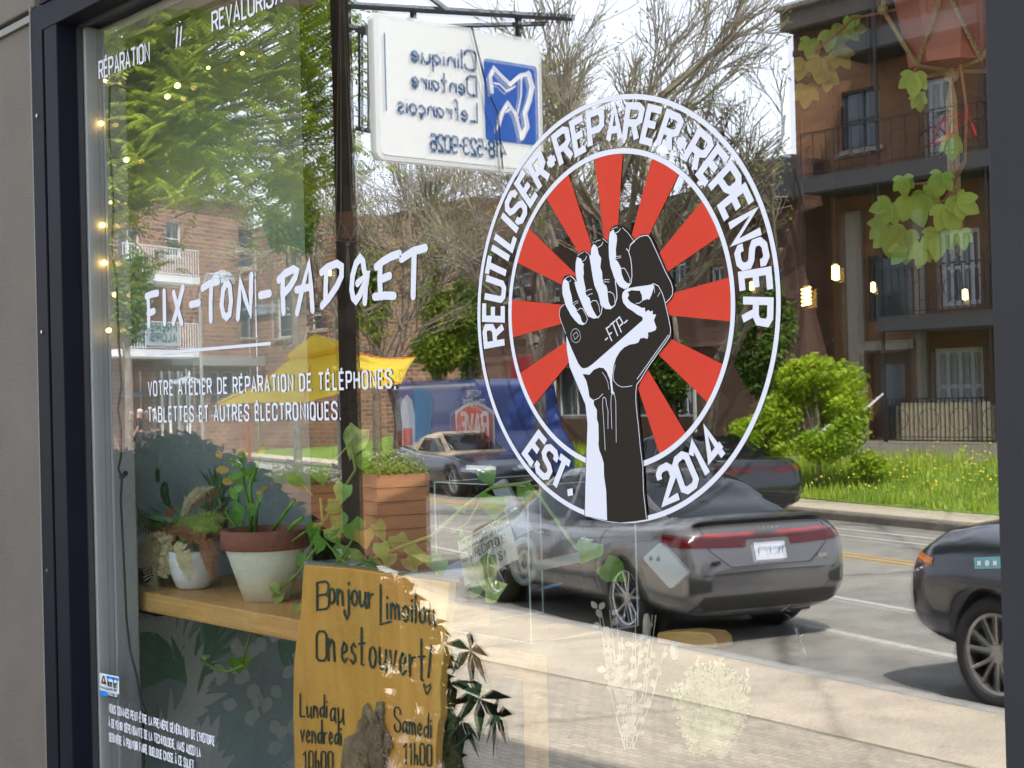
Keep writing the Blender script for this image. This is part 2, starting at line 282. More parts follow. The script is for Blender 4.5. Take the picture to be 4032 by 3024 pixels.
# handwriting
_g('a', .36, ".34,.4 .2,.47 .05,.38 0,.18 .08,.02 .2,.03 .34,.3 .35,.5 .34,.12 .4,-.02"); _g('b', .34, "0,1 0,0 .2,0 .34,.12 .32,.34 .2,.42 .02,.3"); _g('c', .3, ".3,.4 .16,.48 .02,.34 .02,.1 .15,0 .32,.08")
_g('d', .36, ".34,.36 .2,.46 .04,.36 0,.16 .1,.02 .24,.06 .36,.3;.37,1 .36,0"); _g('e', .33, ".02,.2 .3,.3 .28,.44 .14,.5 .02,.32 .03,.1 .16,0 .34,.1"); _g('g', .34, ".34,.4 .18,.48 .03,.34 .04,.12 .18,.05 .34,.25;.35,.5 .34,-.2 .2,-.35 .02,-.24")
_g('h', .34, "0,1 0,0;0,.25 .14,.46 .28,.44 .33,.3 .34,0"); _g('i', .03, ".01,.48 .02,0;.02,.66 .03,.7"); _g('j', .2, ".18,.5 .2,-.3 .08,-.46 -.06,-.3 -.08,-.18;.18,.68 .2,.74"); _g('l', .04, ".01,1 .02,0"); _g('m', .5, "0,.48 .01,0;.01,.3 .12,.48 .22,.42 .25,0;.25,.3 .36,.48 .46,.42 .5,0")
_g('n', .34, "0,.5 .01,0;.01,.28 .16,.48 .28,.42 .33,0"); _g('o', .34, ".18,.5 .05,.42 0,.22 .06,.04 .18,0 .3,.08 .35,.28 .28,.44 .17,.5"); _g('p', .34, "0,.5 .01,-.4;.01,.3 .16,.48 .3,.42 .34,.24 .26,.06 .12,.02 .01,.12"); _g('r', .28, "0,.5 .02,0;.02,.26 .14,.44 .28,.47")
_g('s', .28, ".28,.42 .16,.5 .03,.4 .08,.28 .24,.2 .26,.06 .14,-.02 0,.06"); _g('t', .3, ".15,.95 .15,0 .25,-.02;0,.52 .32,.56"); _g('u', .36, "0,.5 .01,.12 .1,0 .22,.04 .34,.28 .34,.5 .35,.1 .4,-.04"); _g('v', .32, "0,.5 .14,0 .32,.52"); _g('y', .34, "0,.5 .16,.06;.34,.5 .1,-.36"); _g('z', .3, "0,.46 .3,.48 0,0 .32,.02"); _g('q', .34, ".34,.4 .18,.48 .03,.34 .04,.12 .18,.05 .34,.25;.35,.5 .34,-.4"); _g('f', .26, ".26,.95 .14,1 .08,.85 .08,-.05;0,.5 .22,.52")
_g('ç', .3, ".3,.4 .16,.48 .02,.34 .02,.1 .15,0 .32,.08;.17,0 .2,-.12 .1,-.18")

def strip(mb, pts, wd, to3, cap=True, lift=0.0):
    """a flat ribbon of width wd along pts (2-D); to3 maps (x,y,lift) to space"""
    P = [V((p[0], p[1])) for p in pts]; P = [p for i, p in enumerate(P) if i == 0 or (p - P[i - 1]).length > 1e-7]
    if len(P) < 2: return
    closed = (P[0] - P[-1]).length < wd * .2 and len(P) > 3
    L = []; R = []; n = len(P); h = wd / 2
    def nrm(a, b): d = (b - a).normalized(); return V((-d.y, d.x))
    for i in range(n):
        if i == 0: nn = nrm(P[0], P[1]); k = 1
        elif i == n - 1: nn = nrm(P[-2], P[-1]); k = 1
        else:
            a = nrm(P[i - 1], P[i]); b = nrm(P[i], P[i + 1]); nn = a + b
            if nn.length < .2: nn = a; k = 1
            else: nn.normalize(); k = min(1.8, 1 / max(.3, nn.dot(a)))
        L.append(P[i] + nn * h * k); R.append(P[i] - nn * h * k)
    base = len(mb.v)
    for i, (a, b) in enumerate(zip(L, R)): mb.v.append(to3(a.x, a.y, lift + i * .00005)); mb.v.append(to3(b.x, b.y, lift + i * .00005))
    for i in range(n - 1): q = base + 2 * i; mb.f.append((q, q + 2, q + 3, q + 1))
    if cap and not closed:
        for e, s_ in ((0, -1), (n - 1, 1)):
            d = (P[1] - P[0]) if e == 0 else (P[-1] - P[-2]); d = d.normalized() * s_; nn = V((-d.y, d.x)); b0 = len(mb.v)
            for k in range(7):
                a = -pi / 2 + pi * k / 6; q = P[e] + (d * cos(a) + nn * sin(a)) * h; mb.v.append(to3(q.x, q.y, lift))
            mb.f.append(tuple(range(b0, b0 + 7)))
def layout(text, sp=.2):
    x = 0; out = []
    for ch in text:
        wd, sts = GL.get(ch, GL[' ']); out.append((x, sts)); x += wd + sp
    return out, x - sp
def text_line(mb, text, p0, p1, hx, hy, wd, to3, sp=.2, cap=False, jit=0.0, height=None):
    """text from p0 to p1 (2-D baseline), up vector (hx,hy) of one cap height"""
    lay, tot = layout(text, sp); d = V(p1) - V(p0); up = V((hx, hy)); lf = 0
    for x, sts in lay:
        jy = random.uniform(-jit, jit)
        for st in sts:
            lf += 1
            pts = [V(p0) + d * ((x + px) / tot) + up * (py + jy) for px, py in st]
            strip(mb, pts, wd, to3, cap=cap, lift=(lf % 7) * .00012)
# glass plane (x,z) mapping, outside face
def gl3(off=0.0006): return lambda a, b, l: V((a, -off - l, b))
def G2(u, v): q = I(u, v, 0); return (q.x, q.z)
# map photo pixels straight onto an interior vertical plane y
def px3(y, off=0.0): return lambda a, b, l: I(a, b, y - off - l)
# ================================================================== SHOPFRONT
XL, XR, ZT, ZB = -3.168, -0.845, I(313, 109, 0).z, 0.52
FD = -0.058                                                # outer face of the window frame
fac = thing('shop_facade', (-3.4, FD, 0), 'taupe stucco wall panel left of the shop window with a horizontal joint trim', 'wall')
zj = I(90, 75, FD).z
mb = MB(); mb.bx((-9, FD + .012, -.5), (XL - .149, .10, zj - .012)); mb.bx((-9, FD + .012, zj + .022), (XL - .149, .10, 11.8)); add('wall', mb, M['stucco'], fac, bevel=.004)
mb = MB(); mb.bx((-9, FD + .004, zj - .012), (XL - .149, .1, zj + .004)); mb.bx((-9, FD + .03, zj + .004), (XL - .149, .1, zj + .022)); add('joint_trim', mb, M['trim'], fac)
mb = MB(); mb.bx((XL - .1475, FD + .03, ZT + .075), (4, .30, 11.8)); add('upper_wall', mb, M['stucco'], fac)
mb = MB(); mb.bx((XL - .1475, FD + .02, -.5), (4, .30, ZB - .08)); add('lower_wall', mb, M['stucco'], fac)
roofslab = MB(); roofslab.bx((-9, FD + .1, 11.803), (4, 6, 12.1)); kind(roofslab.build('shop_roof_slab', M['soffit'])); 
win = thing('shop_window', ((XL + XR) / 2, 0, ZB), 'large double-glazed shop window in a dark aluminium frame covered in lettering', 'window')
mb = MB(); mb.bx((XL - .068, FD, ZB - .08), (XL, .045, ZT + .06)); mb.bx((XL - .146, FD + .001, ZB - .08), (XL - .082, .045, ZT + .06)); mb.bx((XL - .082, FD + .008, ZB - .08), (XL - .068, .04, ZT + .06)); add('jamb', mb, M['frame'], win, bevel=.002)
for zs in (.75, 1.25, 1.8, 2.3): add('screw', MB().tube([(XL - .115, FD + .002, zs), (XL - .115, FD - .002, zs)], .0045, 10), M['chrome'], win)
add('sealant_bead', MB().tube([(XL - .1475, FD + .004, .2), (XL - .148, FD + .003, 1.1), (XL - .1472, FD + .004, 1.9), (XL - .148, FD + .003, ZT + .07)], .0035, 6), M['trim'], win)
mb = MB(); mb.bx((XL, -.012, ZB), (XL + .006, .0, ZT)); mb.bx((XL, -.012, ZT - .006), (XR, 0, ZT)); add('gasket', mb, M['gasket'], win)
mb = MB(); mb.bx((XL - .08, FD - .002, ZT), (XR + .1, .044, ZT + .058)); mb.bx((XL - .08, FD - .006, ZT + .0582), (XR + 3, FD + .02, ZT + .074)); add('head_rail', mb, M['frame'], win, bevel=.002)
mb = MB(); mb.bx((XL - .08, FD - .012, ZB - .08), (XR + .1, .044, ZB)); add('sill_rail', mb, M['frame'], win, bevel=.002)
mb = MB(); mb.bx((XR, FD, ZB - .08), (XR + .16, .045, ZT + .06)); add('mullion', mb, M['frame2'], win, bevel=.003)
def pane(y0, bow, tx, tz, mt, name):
    mb = MB(); nx, nz = 60, 48; vs = []; fs = []
    for i in range(nx + 1):
        for j in range(nz + 1):
            x = XL + (XR - XL) * i / nx; z = ZB + (ZT - ZB) * j / nz; a = (x + 2.0) / 1.17; b = (z - 1.55) / 1.05
            y = y0 + bow * (1 - a * a) * (1 - .5 * b * b) + tx * (x + 2.0) + tz * (z - 1.55) + bow * .06 * sin(3.1 * x + 2 * z) + bow * .04 * sin(7 * z - 2 * x)
            vs.append((x, y, z))
    for i in range(nx):
        for j in range(nz): a = i * (nz + 1) + j; fs.append((a, a + 1, a + nz + 2, a + nz + 1))
    mb.add(vs, fs); o = mb.build(name, mt, win, smooth=True); return o
pane(0.0002, 0.00035, 0, 0, M['pane'], 'outer_pane')
pane(0.020, 0.0006, 0.0026, 0.0013, M['pane2'], 'inner_pane')
mb = MB(); mb.bx((XL, .045, ZB), (XL + .02, .10, ZT)); mb.bx((XL + .0, .10, ZB), (XL - .035, .112, ZT)); mb.bx((XL + .02, .045, ZT - .02), (XR, .10, ZT)); mb.bx((XL, .004, ZB), (XL + .012, .0445, ZT)); add('inner_casing', mb, M['casing'], win, bevel=.002)

# ------------------------------------------------------------------ round fist decal
BC, BR = (-1.46983, 1.73980), 0.29803
badge = thing('round_fist_decal', (BC[0], -.001, BC[1] - BR), 'big round window decal of a raised fist holding a phone over red sunrays', 'decal')
def B3(lift): return lambda a, b, l: V((a, -lift - l, b))
def ring(mb, r0, r1, lift, a0=0, a1=360, n=180):
    base = len(mb.v)
    for i in range(n + 1):
        a = radians(a0 + (a1 - a0) * i / n)
        for r in (r0, r1): mb.v.append(V((BC[0] + r * BR * cos(a), -lift, BC[1] + r * BR * sin(a))))
    for i in range(n): q = base + 2 * i; mb.f.append((q, q + 1, q + 3, q + 2))
mb = MB(); ring(mb, .976, 1.0, .0006); ring(mb, .727, .752, .0006); add('ring_line', mb, M['vinyl'], badge)
for k in range(12):
    if k == 8: continue
    a0 = 6.5 + 30 * k - 14; mb = MB(); ring(mb, .08, .726, .0005, a0, a0 + 15, 8); add('sun_ray', mb, M['vinylred'], badge)
def arc_word(letters, top=True, h=.150, wl=.080, r0=.796, wd=.0100, shear=.13):
    for li, (ch, ang) in enumerate(letters):
        g_w, sts = GL[ch]; mb = MB(); sx = wl / .46
        if ch == '+': sx = wl * .8 / .5
        for j, st in enumerate(sts):
            pts = []
            for px, py in st:
                if ch == '+': py = (py - .5) * .8 + .38
                xx = (px - g_w / 2) * sx + (py - .5) * shear * wl * (0 if ch == 'A' else 1); yy = py * h
                if top: r = r0 + yy; a = radians(ang) - xx / (r0 + h * .5)
                else: r = r0 + h - yy; a = radians(ang) + xx / (r0 + h * .5)
                pts.append((BC[0] + r * BR * cos(a), BC[1] + r * BR * sin(a)))
            strip(mb, pts, wd, B3(.0006 + .00012 * j + .00005 * (li % 2)), cap=False)
        add('letter', mb, M['vinyl'], badge)
T1 = list(zip("REUTILISER", [185.2, 177.2, 169.7, 162.6, 156.9, 151.2, 146.0, 140.3, 132.2, 124.2])) + [('+', 117.8)] + list(zip("REPARER", [110.9, 103.0, 95.4, 87.0, 79.0, 71.0, 63.2])) + [('+', 56.8)] + list(zip("REPENSER", [50.0, 42.2, 35.2, 27.9, 20.2, 12.1, 4.4, -3.9]))
arc_word(T1)
arc_word([('E', -131.0), ('S', -124.0), ('T', -117.0)], top=False); arc_word([('2', -68.0), ('0', -60.0), ('1', -53.6), ('4', -46.8)], top=False)
a = radians(-110.5); mb = MB(); q = (BC[0] + .925 * BR * cos(a), BC[1] + .925 * BR * sin(a)); mb.poly([(q[0] - .0052, -.0006, q[1] - .006), (q[0] + .006, -.0006, q[1] - .004), (q[0] + .0052, -.0006, q[1] + .006), (q[0] - .006, -.0006, q[1] + .004)]); add('full_stop', mb, M['vinyl'], badge)
def FP(x, y): return G2(2160 + x / 4.0963, 860 + y / 4.0963)
def fpoly(mb, pts, lift): mb.poly([V((FP(*p)[0], -lift, FP(*p)[1])) for p in pts])
SIL = [(583,4798),(592,4450),(600,4118),(615,3700),(632,3318),(600,3019),(560,2929),(440,2619),(350,2399),(300,2139),(290,1879),(205,1659),(178,1560),(190,1450),(260,1385),(232,1280),(222,1150),(228,1000),(260,930),(350,905),(420,930),(460,970),(440,850),(445,700),(480,580),(560,520),(620,520),(680,570),(690,450),(730,350),(830,308),(900,320),(965,360),(975,260),(1010,160),(1080,110),(1160,105),(1240,155),(1330,240),(1400,345),(1480,280),(1560,250),(1640,270),(1680,330),(1800,560),(1930,860),(2010,1020),(2035,1130),(2030,1230),(1985,1310),(1905,1390),(1960,1600),(1990,1750),(2003,1860),(1990,1950),(1900,2060),(1790,2190),(1600,2460),(1490,2630),(1450,2750),(1450,2860),(1480,3318),(1510,3530),(1540,3950),(1560,4300),(1610,4850),(1400,4885),(1160,4905),(950,4880)]
mb = MB(); fpoly(mb, SIL, .0010); add('fist_silhouette', mb, M['vinylblack'], badge)
WH = [[(275,965),(245,1010),(230,1100),(235,1220),(265,1320),(285,1400),(370,1560),(440,1650),(500,1704),(560,1721),(610,1695),(560,1680),(540,1640),(520,1570),(465,1500),(460,1460),(425,1410),(400,1385),(390,1300),(375,1220),(350,1140),(340,1060),(330,1020),(290,990)],
 [(470,620),(448,720),(445,860),(470,1030),(425,1020),(455,1140),(490,1240),(530,1340),(590,1480),(650,1580),(740,1617),(810,1600),(850,1550),(800,1588),(775,1560),(735,1490),(695,1400),(688,1340),(670,1280),(625,1250),(605,1200),(610,1140),(590,1050),(570,940),(580,880),(572,800),(580,735),(550,710),(540,655)],
 [(735,415),(700,480),(690,600),(665,590),(690,740),(720,930),(750,1080),(810,1220),(850,1380),(880,1420),(930,1460),(1000,1465),(1060,1430),(1010,1410),(980,1350),(965,1240),(960,1150),(945,1090),(890,1040),(880,980),(875,870),(845,790),(860,640),(820,580),(800,480),(770,430)],
 [(1060,180),(1000,220),(985,300),(980,450),(985,620),(1010,780),(1045,880),(1070,960),(1100,1020),(1150,1095),(1230,1140),(1290,1120),(1340,1050),(1280,1045),(1230,1000),(1190,900),(1180,800),(1130,700),(1090,660),(1100,600),(1095,500),(1115,350),(1110,270),(1075,235)],
 [(1280,1130),(1440,1100),(1600,1080),(1700,1060),(1710,1110),(1670,1240),(1635,1310),(1600,1300),(1520,1330),(1515,1240),(1480,1165),(1420,1165),(1350,1158),(1285,1190),(1310,1230),(1285,1290),(1330,1350),(1430,1400),(1520,1445),(1565,1440),(1570,1510),(1625,1475),(1650,1505),(1690,1485),(1690,1550),(1745,1550),(1710,1640),(1750,1760),(1740,1800),(1670,1830),(1610,1840),(1620,1890),(1605,1944),(1550,1925),(1490,1935),(1460,2000),(1410,2020),(1320,2035),(1230,2080),(1160,2150),(1100,2250),(1060,2380),(1040,2510),(1035,2640),(1050,2780),(1078,2826),(1022,2826),(1020,2780),(1000,2600),(950,2480),(900,2415),(830,2405),(740,2440),(670,2520),(560,2510),(620,2620),(650,2750),(670,2880),(740,2935),(740,3000),(790,3090),(790,3230),(815,3318),(820,3560),(815,3640),(830,3740),(870,3840),(900,3950),(905,4150),(940,4400),(955,4870),(595,4798),(605,4300),(625,3700),(640,3318),(605,3000),(500,2750),(350,2390),(305,2120),(297,1890),(380,2100),(490,2340),(540,2405),(580,2420),(640,2405),(720,2350),(1500,1667),(1530,1640),(1525,1590),(1440,1550),(1360,1490),(1280,1440),(1215,1360),(1195,1270),(1205,1200),(1250,1145)]]
mb = MB()
for i, p in enumerate(WH): fpoly(mb, p, .0013)
add('fist_highlight', mb, M['vinyl'], badge)
LN = [(12,[(610,1695),(640,1630),(630,1580),(590,1500),(560,1455),(520,1450),(465,1500)]),(10,[(285,970),(320,945),(345,938)]),(16,[(365,925),(420,970),(470,1030)]),(9,[(345,1025),(370,1005),(375,990)]),(9,[(405,1370),(440,1340),(490,1330)]),(9,[(420,1405),(455,1370),(490,1360)]),
 (12,[(690,1360),(730,1325),(790,1330),(830,1420),(840,1510)]),(18,[(810,1605),(860,1540),(880,1430),(850,1370)]),(12,[(960,1190),(1010,1185),(1060,1220),(1085,1290),(1080,1350)]),(20,[(1010,1458),(1080,1400),(1118,1280),(1110,1150),(1090,1010)]),
 (12,[(1180,805),(1240,805),(1290,890),(1330,980),(1325,1030)]),(16,[(1290,1125),(1345,1040),(1360,930),(1355,780),(1340,650),(1305,530),(1270,490)]),(9,[(1205,150),(1300,240),(1390,370)]),(14,[(1090,237),(1140,215),(1170,170)]),(8,[(1030,180),(1060,160),(1125,140)]),
 (10,[(1100,615),(1180,608)]),(9,[(1100,650),(1180,632)]),(9,[(480,600),(580,540)]),(9,[(600,530),(640,555),(670,590)]),(11,[(555,700),(610,660),(628,610)]),(9,[(725,400),(745,375)]),(10,[(765,385),(800,360),(850,348)]),(9,[(885,325),(970,390)]),(13,[(810,470),(870,430),(890,385)]),
 (10,[(885,1000),(940,985),(995,988)]),(10,[(890,1032),(940,1020),(990,1028)]),(10,[(610,1185),(650,1155),(710,1142)]),(10,[(640,1250),(680,1222),(725,1212)]),
 (13,[(1310,530),(1330,430),(1390,370),(1480,300),(1560,275),(1620,280),(1660,330),(1780,590),(1900,860),(1990,1030),(2020,1130),(2015,1230),(1970,1300),(1900,1370),(1880,1290),(1850,1200),(1790,1090),(1720,1055),(1690,1060)]),
 (22,[(1335,430),(1365,395),(1400,372)]),(11,[(1425,1372),(1480,1365),(1525,1330)]),(9,[(1712,1090),(1722,1150),(1725,1200)]),(9,[(1812,1190),(1772,1258)]),
 (10,[(265,1385),(200,1450),(185,1560),(215,1659),(290,1860)]),
 (13,[(1895,1380),(1925,1500),(1960,1659),(1985,1800),(1970,1900),(1900,2010),(1840,2090),(1640,2370),(1500,2600),(1440,2680),(1425,2800),(1425,2950),(1450,3200),(1465,3318),(1500,3700),(1540,4000),(1550,4400),(1600,4840)]),
 (9,[(880,2480),(930,2550),(970,2640),(988,2755)]),(10,[(1088,2365),(1055,2500),(1065,2620),(1130,2690),(1200,2720),(1300,2712),(1362,2697)]),(10,[(735,2935),(820,2900),(890,2830)]),
 (10,[(927,3740),(905,3318),(885,3000),(890,2900),(910,2880),(940,2910),(950,3000),(975,3100),(975,3390)]),(10,[(1035,3390),(1020,3000),(1025,2860),(1050,2820),(1080,2850),(1100,2950),(1105,3318),(1108,3612)]),
 (7,[(455+78*cos(t*pi/12),1892+113*sin(t*pi/12)) for t in range(25)]),(7,[(410,1875),(465,1830),(495,1895),(440,1955),(410,1875)])]
mb = MB()
for i, (wd_, p) in enumerate(LN): strip(mb, [FP(*q) for q in p], wd_ / 4.0963 / F * 1.98, B3(.0016 + (i % 4) * .00003), cap=True)
for i in range(26):
    t = i / 25; x = 1960 + (1470 - 1960) * t; y = 1905 + (2590 - 1905) * t; q = FP(x - 22, y - 10); r_ = .0012
    mb.poly([V((q[0] + r_ * cos(k), -.0016, q[1] + r_ * sin(k))) for k in (0, 1.05, 2.1, 3.14, 4.2, 5.25)])
add('fist_linework', mb, M['vinyl'], badge)
mb = MB()
for i, p in enumerate([[(1035,1980),(945,1775),(1005,1735)],[(985,1875),(1035,1840)],[(1005,1720),(1090,1650)],[(1130,1895),(1050,1690)],[(1190,1840),(1105,1640),(1160,1590),(1215,1690),(1160,1740)],[(1235,1690),(1290,1640)],[(925,1965),(970,1925)]]):
    strip(mb, [FP(*q) for q in p], 24 / 4.0963 / F * 1.98, B3(.0016 + i * .00003), cap=False)
add('initials', mb, M['vinyl'], badge)

# ------------------------------------------------------------------ window lettering
def glass_text(name, rows, label, wd, sp=.2, capf=False):
    o = thing(name, (*[G2(*rows[0][1])[0], -.001, G2(*rows[0][1])[1]],), label, 'window lettering')
    for ri, (text, a, b, hp) in enumerate(rows):
        p0 = G2(*a); p1 = G2(*b); p1 = (p1[0], p1[1]); h = (V(G2(a[0], a[1] - hp)) - V(p0)).y
        for wi, word in enumerate([0]):
            mb = MB(); text_line(mb, text, p0, p1, 0, h, wd, gl3(), sp=sp, cap=capf); add('text_row', mb, M['vinyl'], o)
    return o
glass_text('services_lettering', [("RÉPARATION", (392, 311), (590, 236), 66), ("//", (695, 186), (718, 180), 78), ("REVALORISATION", (838, 124), (1225, -40), 73)], 'white capitals REPARATION // REVALORISATION along the top of the window', .0056)
glass_text('slogan_lettering', [("VOTRE ATELIER DE RÉPARATION DE TÉLÉPHONES,", (586, 1557), (1560, 1524), 53), ("TABLETTES ET AUTRES ÉLECTRONIQUES.", (586, 1660), (1342, 1649), 54)], 'two white rows reading VOTRE ATELIER DE REPARATION, under the shop name and rule', .0046, sp=.3)
glass_text('manifesto_lettering', [("NOUS SOMMES PEUT-ÊTRE LA PREMIÈRE GÉNÉRATION DE L'HISTOIRE", (431, 2802), (846, 2936), 31), ("À DEVENIR DÉPENDANTE DE LA TECHNOLOGIE, MAIS AUSSI LA", (430, 2859), (791, 2981), 31), ("DERNIÈRE À POUVOIR FAIRE QUELQUE CHOSE À CE SUJET.", (432, 2917), (768, 3031), 31)], 'three small white rows starting NOUS SOMMES PEUT-ETRE, low in the left window corner', .0030, sp=.26)
z4 = lambda x, y: (x * .6076, 1008 + y * .6076); z5 = lambda x, y: (1100 + x / 2.4578, 700 + y / 2.4578)
FX = [[z4(*q) for q in s] for s in ([(950,262),(985,248),(1022,240)],[(960,262),(966,350),(966,445)],[(962,372),(1000,357)],[(1066,232),(1069,435)],[(1127,240),(1150,330),(1178,432)],[(1187,205),(1160,310),(1125,430)],[(1238,315),(1292,303)],[(1315,208),(1360,178),(1415,165)],[(1372,182),(1366,300),(1368,415)],[(1472,165),(1448,220),(1438,320),(1450,380),(1470,397),(1490,375),(1500,290),(1492,200),(1473,166)],[(1543,400),(1552,290),(1560,165),(1590,270),(1625,370),(1628,250),(1632,125)],[(1688,255),(1750,242)])]
FX += [[z4(1808,155),z4(1850,112),z4(1905,85),z4(1925,98),z4(1915,140),z4(1880,200),z4(1838,248)],[z4(1836,130),z4(1833,240),z4(1840,362)]]
FX += [[z5(*q) for q in s] for s in ([(175,1305),(225,1080),(290,830),(310,1050),(325,1280)],[(170,1085),(300,1058)],[(410,915),(470,865),(560,830),(606,860),(605,950),(560,1050),(480,1170),(415,1240)],[(460,880),(452,1040),(450,1190)],[(825,900),(813,810),(785,775),(745,830),(712,950),(703,1080),(718,1160),(745,1190),(780,1140),(825,1040),(858,940),(760,1022)],[(858,935),(838,1060),(830,1205)],[(940,862),(1000,812),(1080,765),(1165,735)],[(980,840),(975,990),(982,1130)],[(975,988),(1070,948)],[(925,1152),(1020,1140),(1115,1142)],[(1185,785),(1300,710),(1415,680)],[(1308,720),(1303,930),(1298,1145)])]
nm = thing('shop_name_lettering', (-2.6, -.001, 1.9), 'large hand-drawn white shop name FIX-TON-PADGET across the window', 'window lettering')
for i, s in enumerate(FX):
    mb = MB(); strip(mb, [G2(*q) for q in s], .0138 if i > 13 else .0148, gl3(), lift=.00006 * (i % 4)); add('letter_stroke', mb, M['vinyl'], nm)
mb = MB(); strip(mb, [G2(*z4(955, 637)), G2(*z4(1757, 567))], .0062, gl3(), cap=False); tag(mb.build('underline_rule', M['vinyl']), 'thin white straight rule under the left half of the shop name', 'window line')
# security sticker
c4 = lambda x, y: (380 + x / 3.913, 2600 + y / 3.913)
M['st_white'] = mat('sticker_paper', (.50, .56, .58), .5); M['st_blue'] = mat('sticker_blue', (.02, .17, .55), .5); M['st_black'] = mat('sticker_black', (.02, .02, .025), .5); M['st_skin'] = mat('sticker_skin', (.5, .25, .18), .6)
stk = thing('alarm_sticker', I(*c4(200, 560), 0) - V((0, .001, 0)), 'small blue, white and black security sticker low at the left edge of the glass', 'sticker')
def spoly(name, pts, mt, lift): mb = MB(); mb.poly([V((G2(*c4(*p))[0], -lift, G2(*c4(*p))[1])) for p in pts]); add(name, mb, mt, stk)
spoly('paper', [(50,188),(352,255),(352,602),(50,535)], M['st_white'], .0006); spoly('banner', [(160,234),(350,275),(350,318),(160,278)], M['st_blue'], .0009)
spoly('banner', [(50,455),(172,482),(172,562),(50,535)], M['st_blue'], .0009); spoly('banner', [(174,483),(351,524),(351,601),(174,562)], M['st_black'], .0009)
spoly('portrait_hair', [(110,235),(90,270),(75,350),(100,362),(158,378),(140,290),(128,240)], M['st_black'], .0009); spoly('portrait_face', [(112,268),(100,300),(105,330),(120,335),(130,315),(128,275)], M['st_skin'], .0012)
mb = MB(); text_line(mb, "Alarme Xpert", G2(*c4(168, 395)), G2(*c4(330, 432)), 0, .022, .0018, gl3(.0009), sp=.12)
GL['x'] = GL['X']; text_line(mb, "securite commerciale", G2(*c4(60, 412)), G2(*c4(325, 470)), 0, .006, .0008, gl3(.0009)); text_line(mb, "et residentielle 24h", G2(*c4(90, 440)), G2(*c4(315, 490)), 0, .006, .0008, gl3(.0009))
add('print', mb, M['st_black'], stk)
mb = MB(); text_line(mb, "418-692-2006", G2(*c4(180, 530)), G2(*c4(335, 566)), 0, .008, .0012, gl3(.0012)); add('print', mb, M['st_white'], stk)
# ================================================================== INSIDE THE SHOP
M['dispwall'] = mat('display_wall_paint', (.50, .62, .63), .8, var=.2, scale=1.5)
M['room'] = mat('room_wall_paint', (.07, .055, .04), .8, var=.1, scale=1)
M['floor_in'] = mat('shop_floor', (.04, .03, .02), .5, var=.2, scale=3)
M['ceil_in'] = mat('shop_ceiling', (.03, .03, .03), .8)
M['pine'] = woodmat('oiled_pine', (.60, .31, .09), (.80, .49, .19), (4, 14, 60), .5, .8)
M['slab'] = woodmat('varnished_slab', (.62, .29, .05), (.84, .47, .12), (14, 6, 2.2), .32, .9)
M['slab_side'] = mat('slab_grey_edge', (.25, .27, .26), .7, var=.2, scale=20)
M['bark'] = mat('bark', (.13, .085, .05), .9, var=.6, scale=25, bump=1, bscale=60, col2=(.30, .24, .15))
M['ink'] = mat('marker_ink', (.012, .035, .03), .6)
M['terra'] = mat('terracotta', (.23, .085, .055), .8, var=.12, scale=12, bump=.2)
M['potpaint'] = mat('chalk_paint', (.72, .76, .66), .9, var=.06, scale=20, bump=.25, bscale=120)
M['potwhite'] = mat('glazed_white', (.80, .83, .86), .25)
M['potdark'] = mat('dark_pot', (.26, .07, .045), .4, var=.2, scale=3)
M['soil'] = mat('potting_soil', (.03, .02, .014), .95, bump=1)
M['rope'] = mat('jute_rope', (.42, .28, .12), .9, bump=1, bscale=300)
M['ropew'] = mat('cotton_rope', (.45, .43, .38), .9, bump=1, bscale=300)
M['lf_pothos'] = leafmat('pothos_leaf', (.08, .26, .02), (.22, .46, .05), .4, .3, 14)
M['lf_varieg'] = leafmat('variegated_leaf', (.10, .28, .04), (.55, .62, .16), .4, .3, 30)
M['lf_yellow'] = leafmat('yellowed_leaf', (.45, .28, .03), (.6, .42, .06), .5, .3, 20)
M['lf_dark'] = leafmat('aloe_leaf', (.035, .11, .035), (.08, .20, .06), .45, .1, 10)
M['lf_ivy'] = leafmat('grape_ivy_leaf', (.22, .36, .03), (.38, .52, .07), .5, .4, 8)
M['lf_fern'] = leafmat('green_fern', (.18, .30, .04), (.36, .44, .09), .6, .3, 9)
M['lf_dry'] = leafmat('dry_fern', (.55, .48, .26), (.68, .62, .38), .8, .3, 9)
M['lf_rust'] = leafmat('rust_fern', (.20, .08, .035), (.30, .13, .06), .8, .2, 9)
M['lf_pale'] = leafmat('dried_pale', (.40, .36, .28), (.60, .57, .48), .8, .4, 9)
M['moss'] = leafmat('pale_moss', (.35, .40, .20), (.55, .60, .36), .9, .4, 12)
M['mural1'] = mat('mural_leaf_green', (.24, .42, .30), .8, var=.25, scale=3); M['mural2'] = mat('mural_leaf_grey', (.82, .90, .84), .8, var=.2, scale=3)
M['cord'] = mat('green_cable', (.008, .03, .02), .5)
M['bulb_on'] = mat('lit_warm_bulb', (.9, .6, .2), .4, emit=(1, .60, .13), estr=5.5); M['bulb_glass'] = mat('clear_bulb', (.7, .68, .5), .1, trans=.8)
M['paper'] = mat('cream_paper', (.55, .54, .45), .8, var=.04, scale=10)
M['phone'] = mat('phone_shell', (.33, .37, .38), .35); M['phone_dk'] = mat('phone_dark', (.03, .03, .035), .2); M['phone_bl'] = mat('phone_screen', (.20, .32, .50), .2)
M['acryl'] = glassmat('acrylic_sheet', 1.45, (.97, .98, .98), scale=.6, base=.03); M['acryl_edge'] = mat('acrylic_edge', (.45, .5, .48), .3)
DX = -3.42
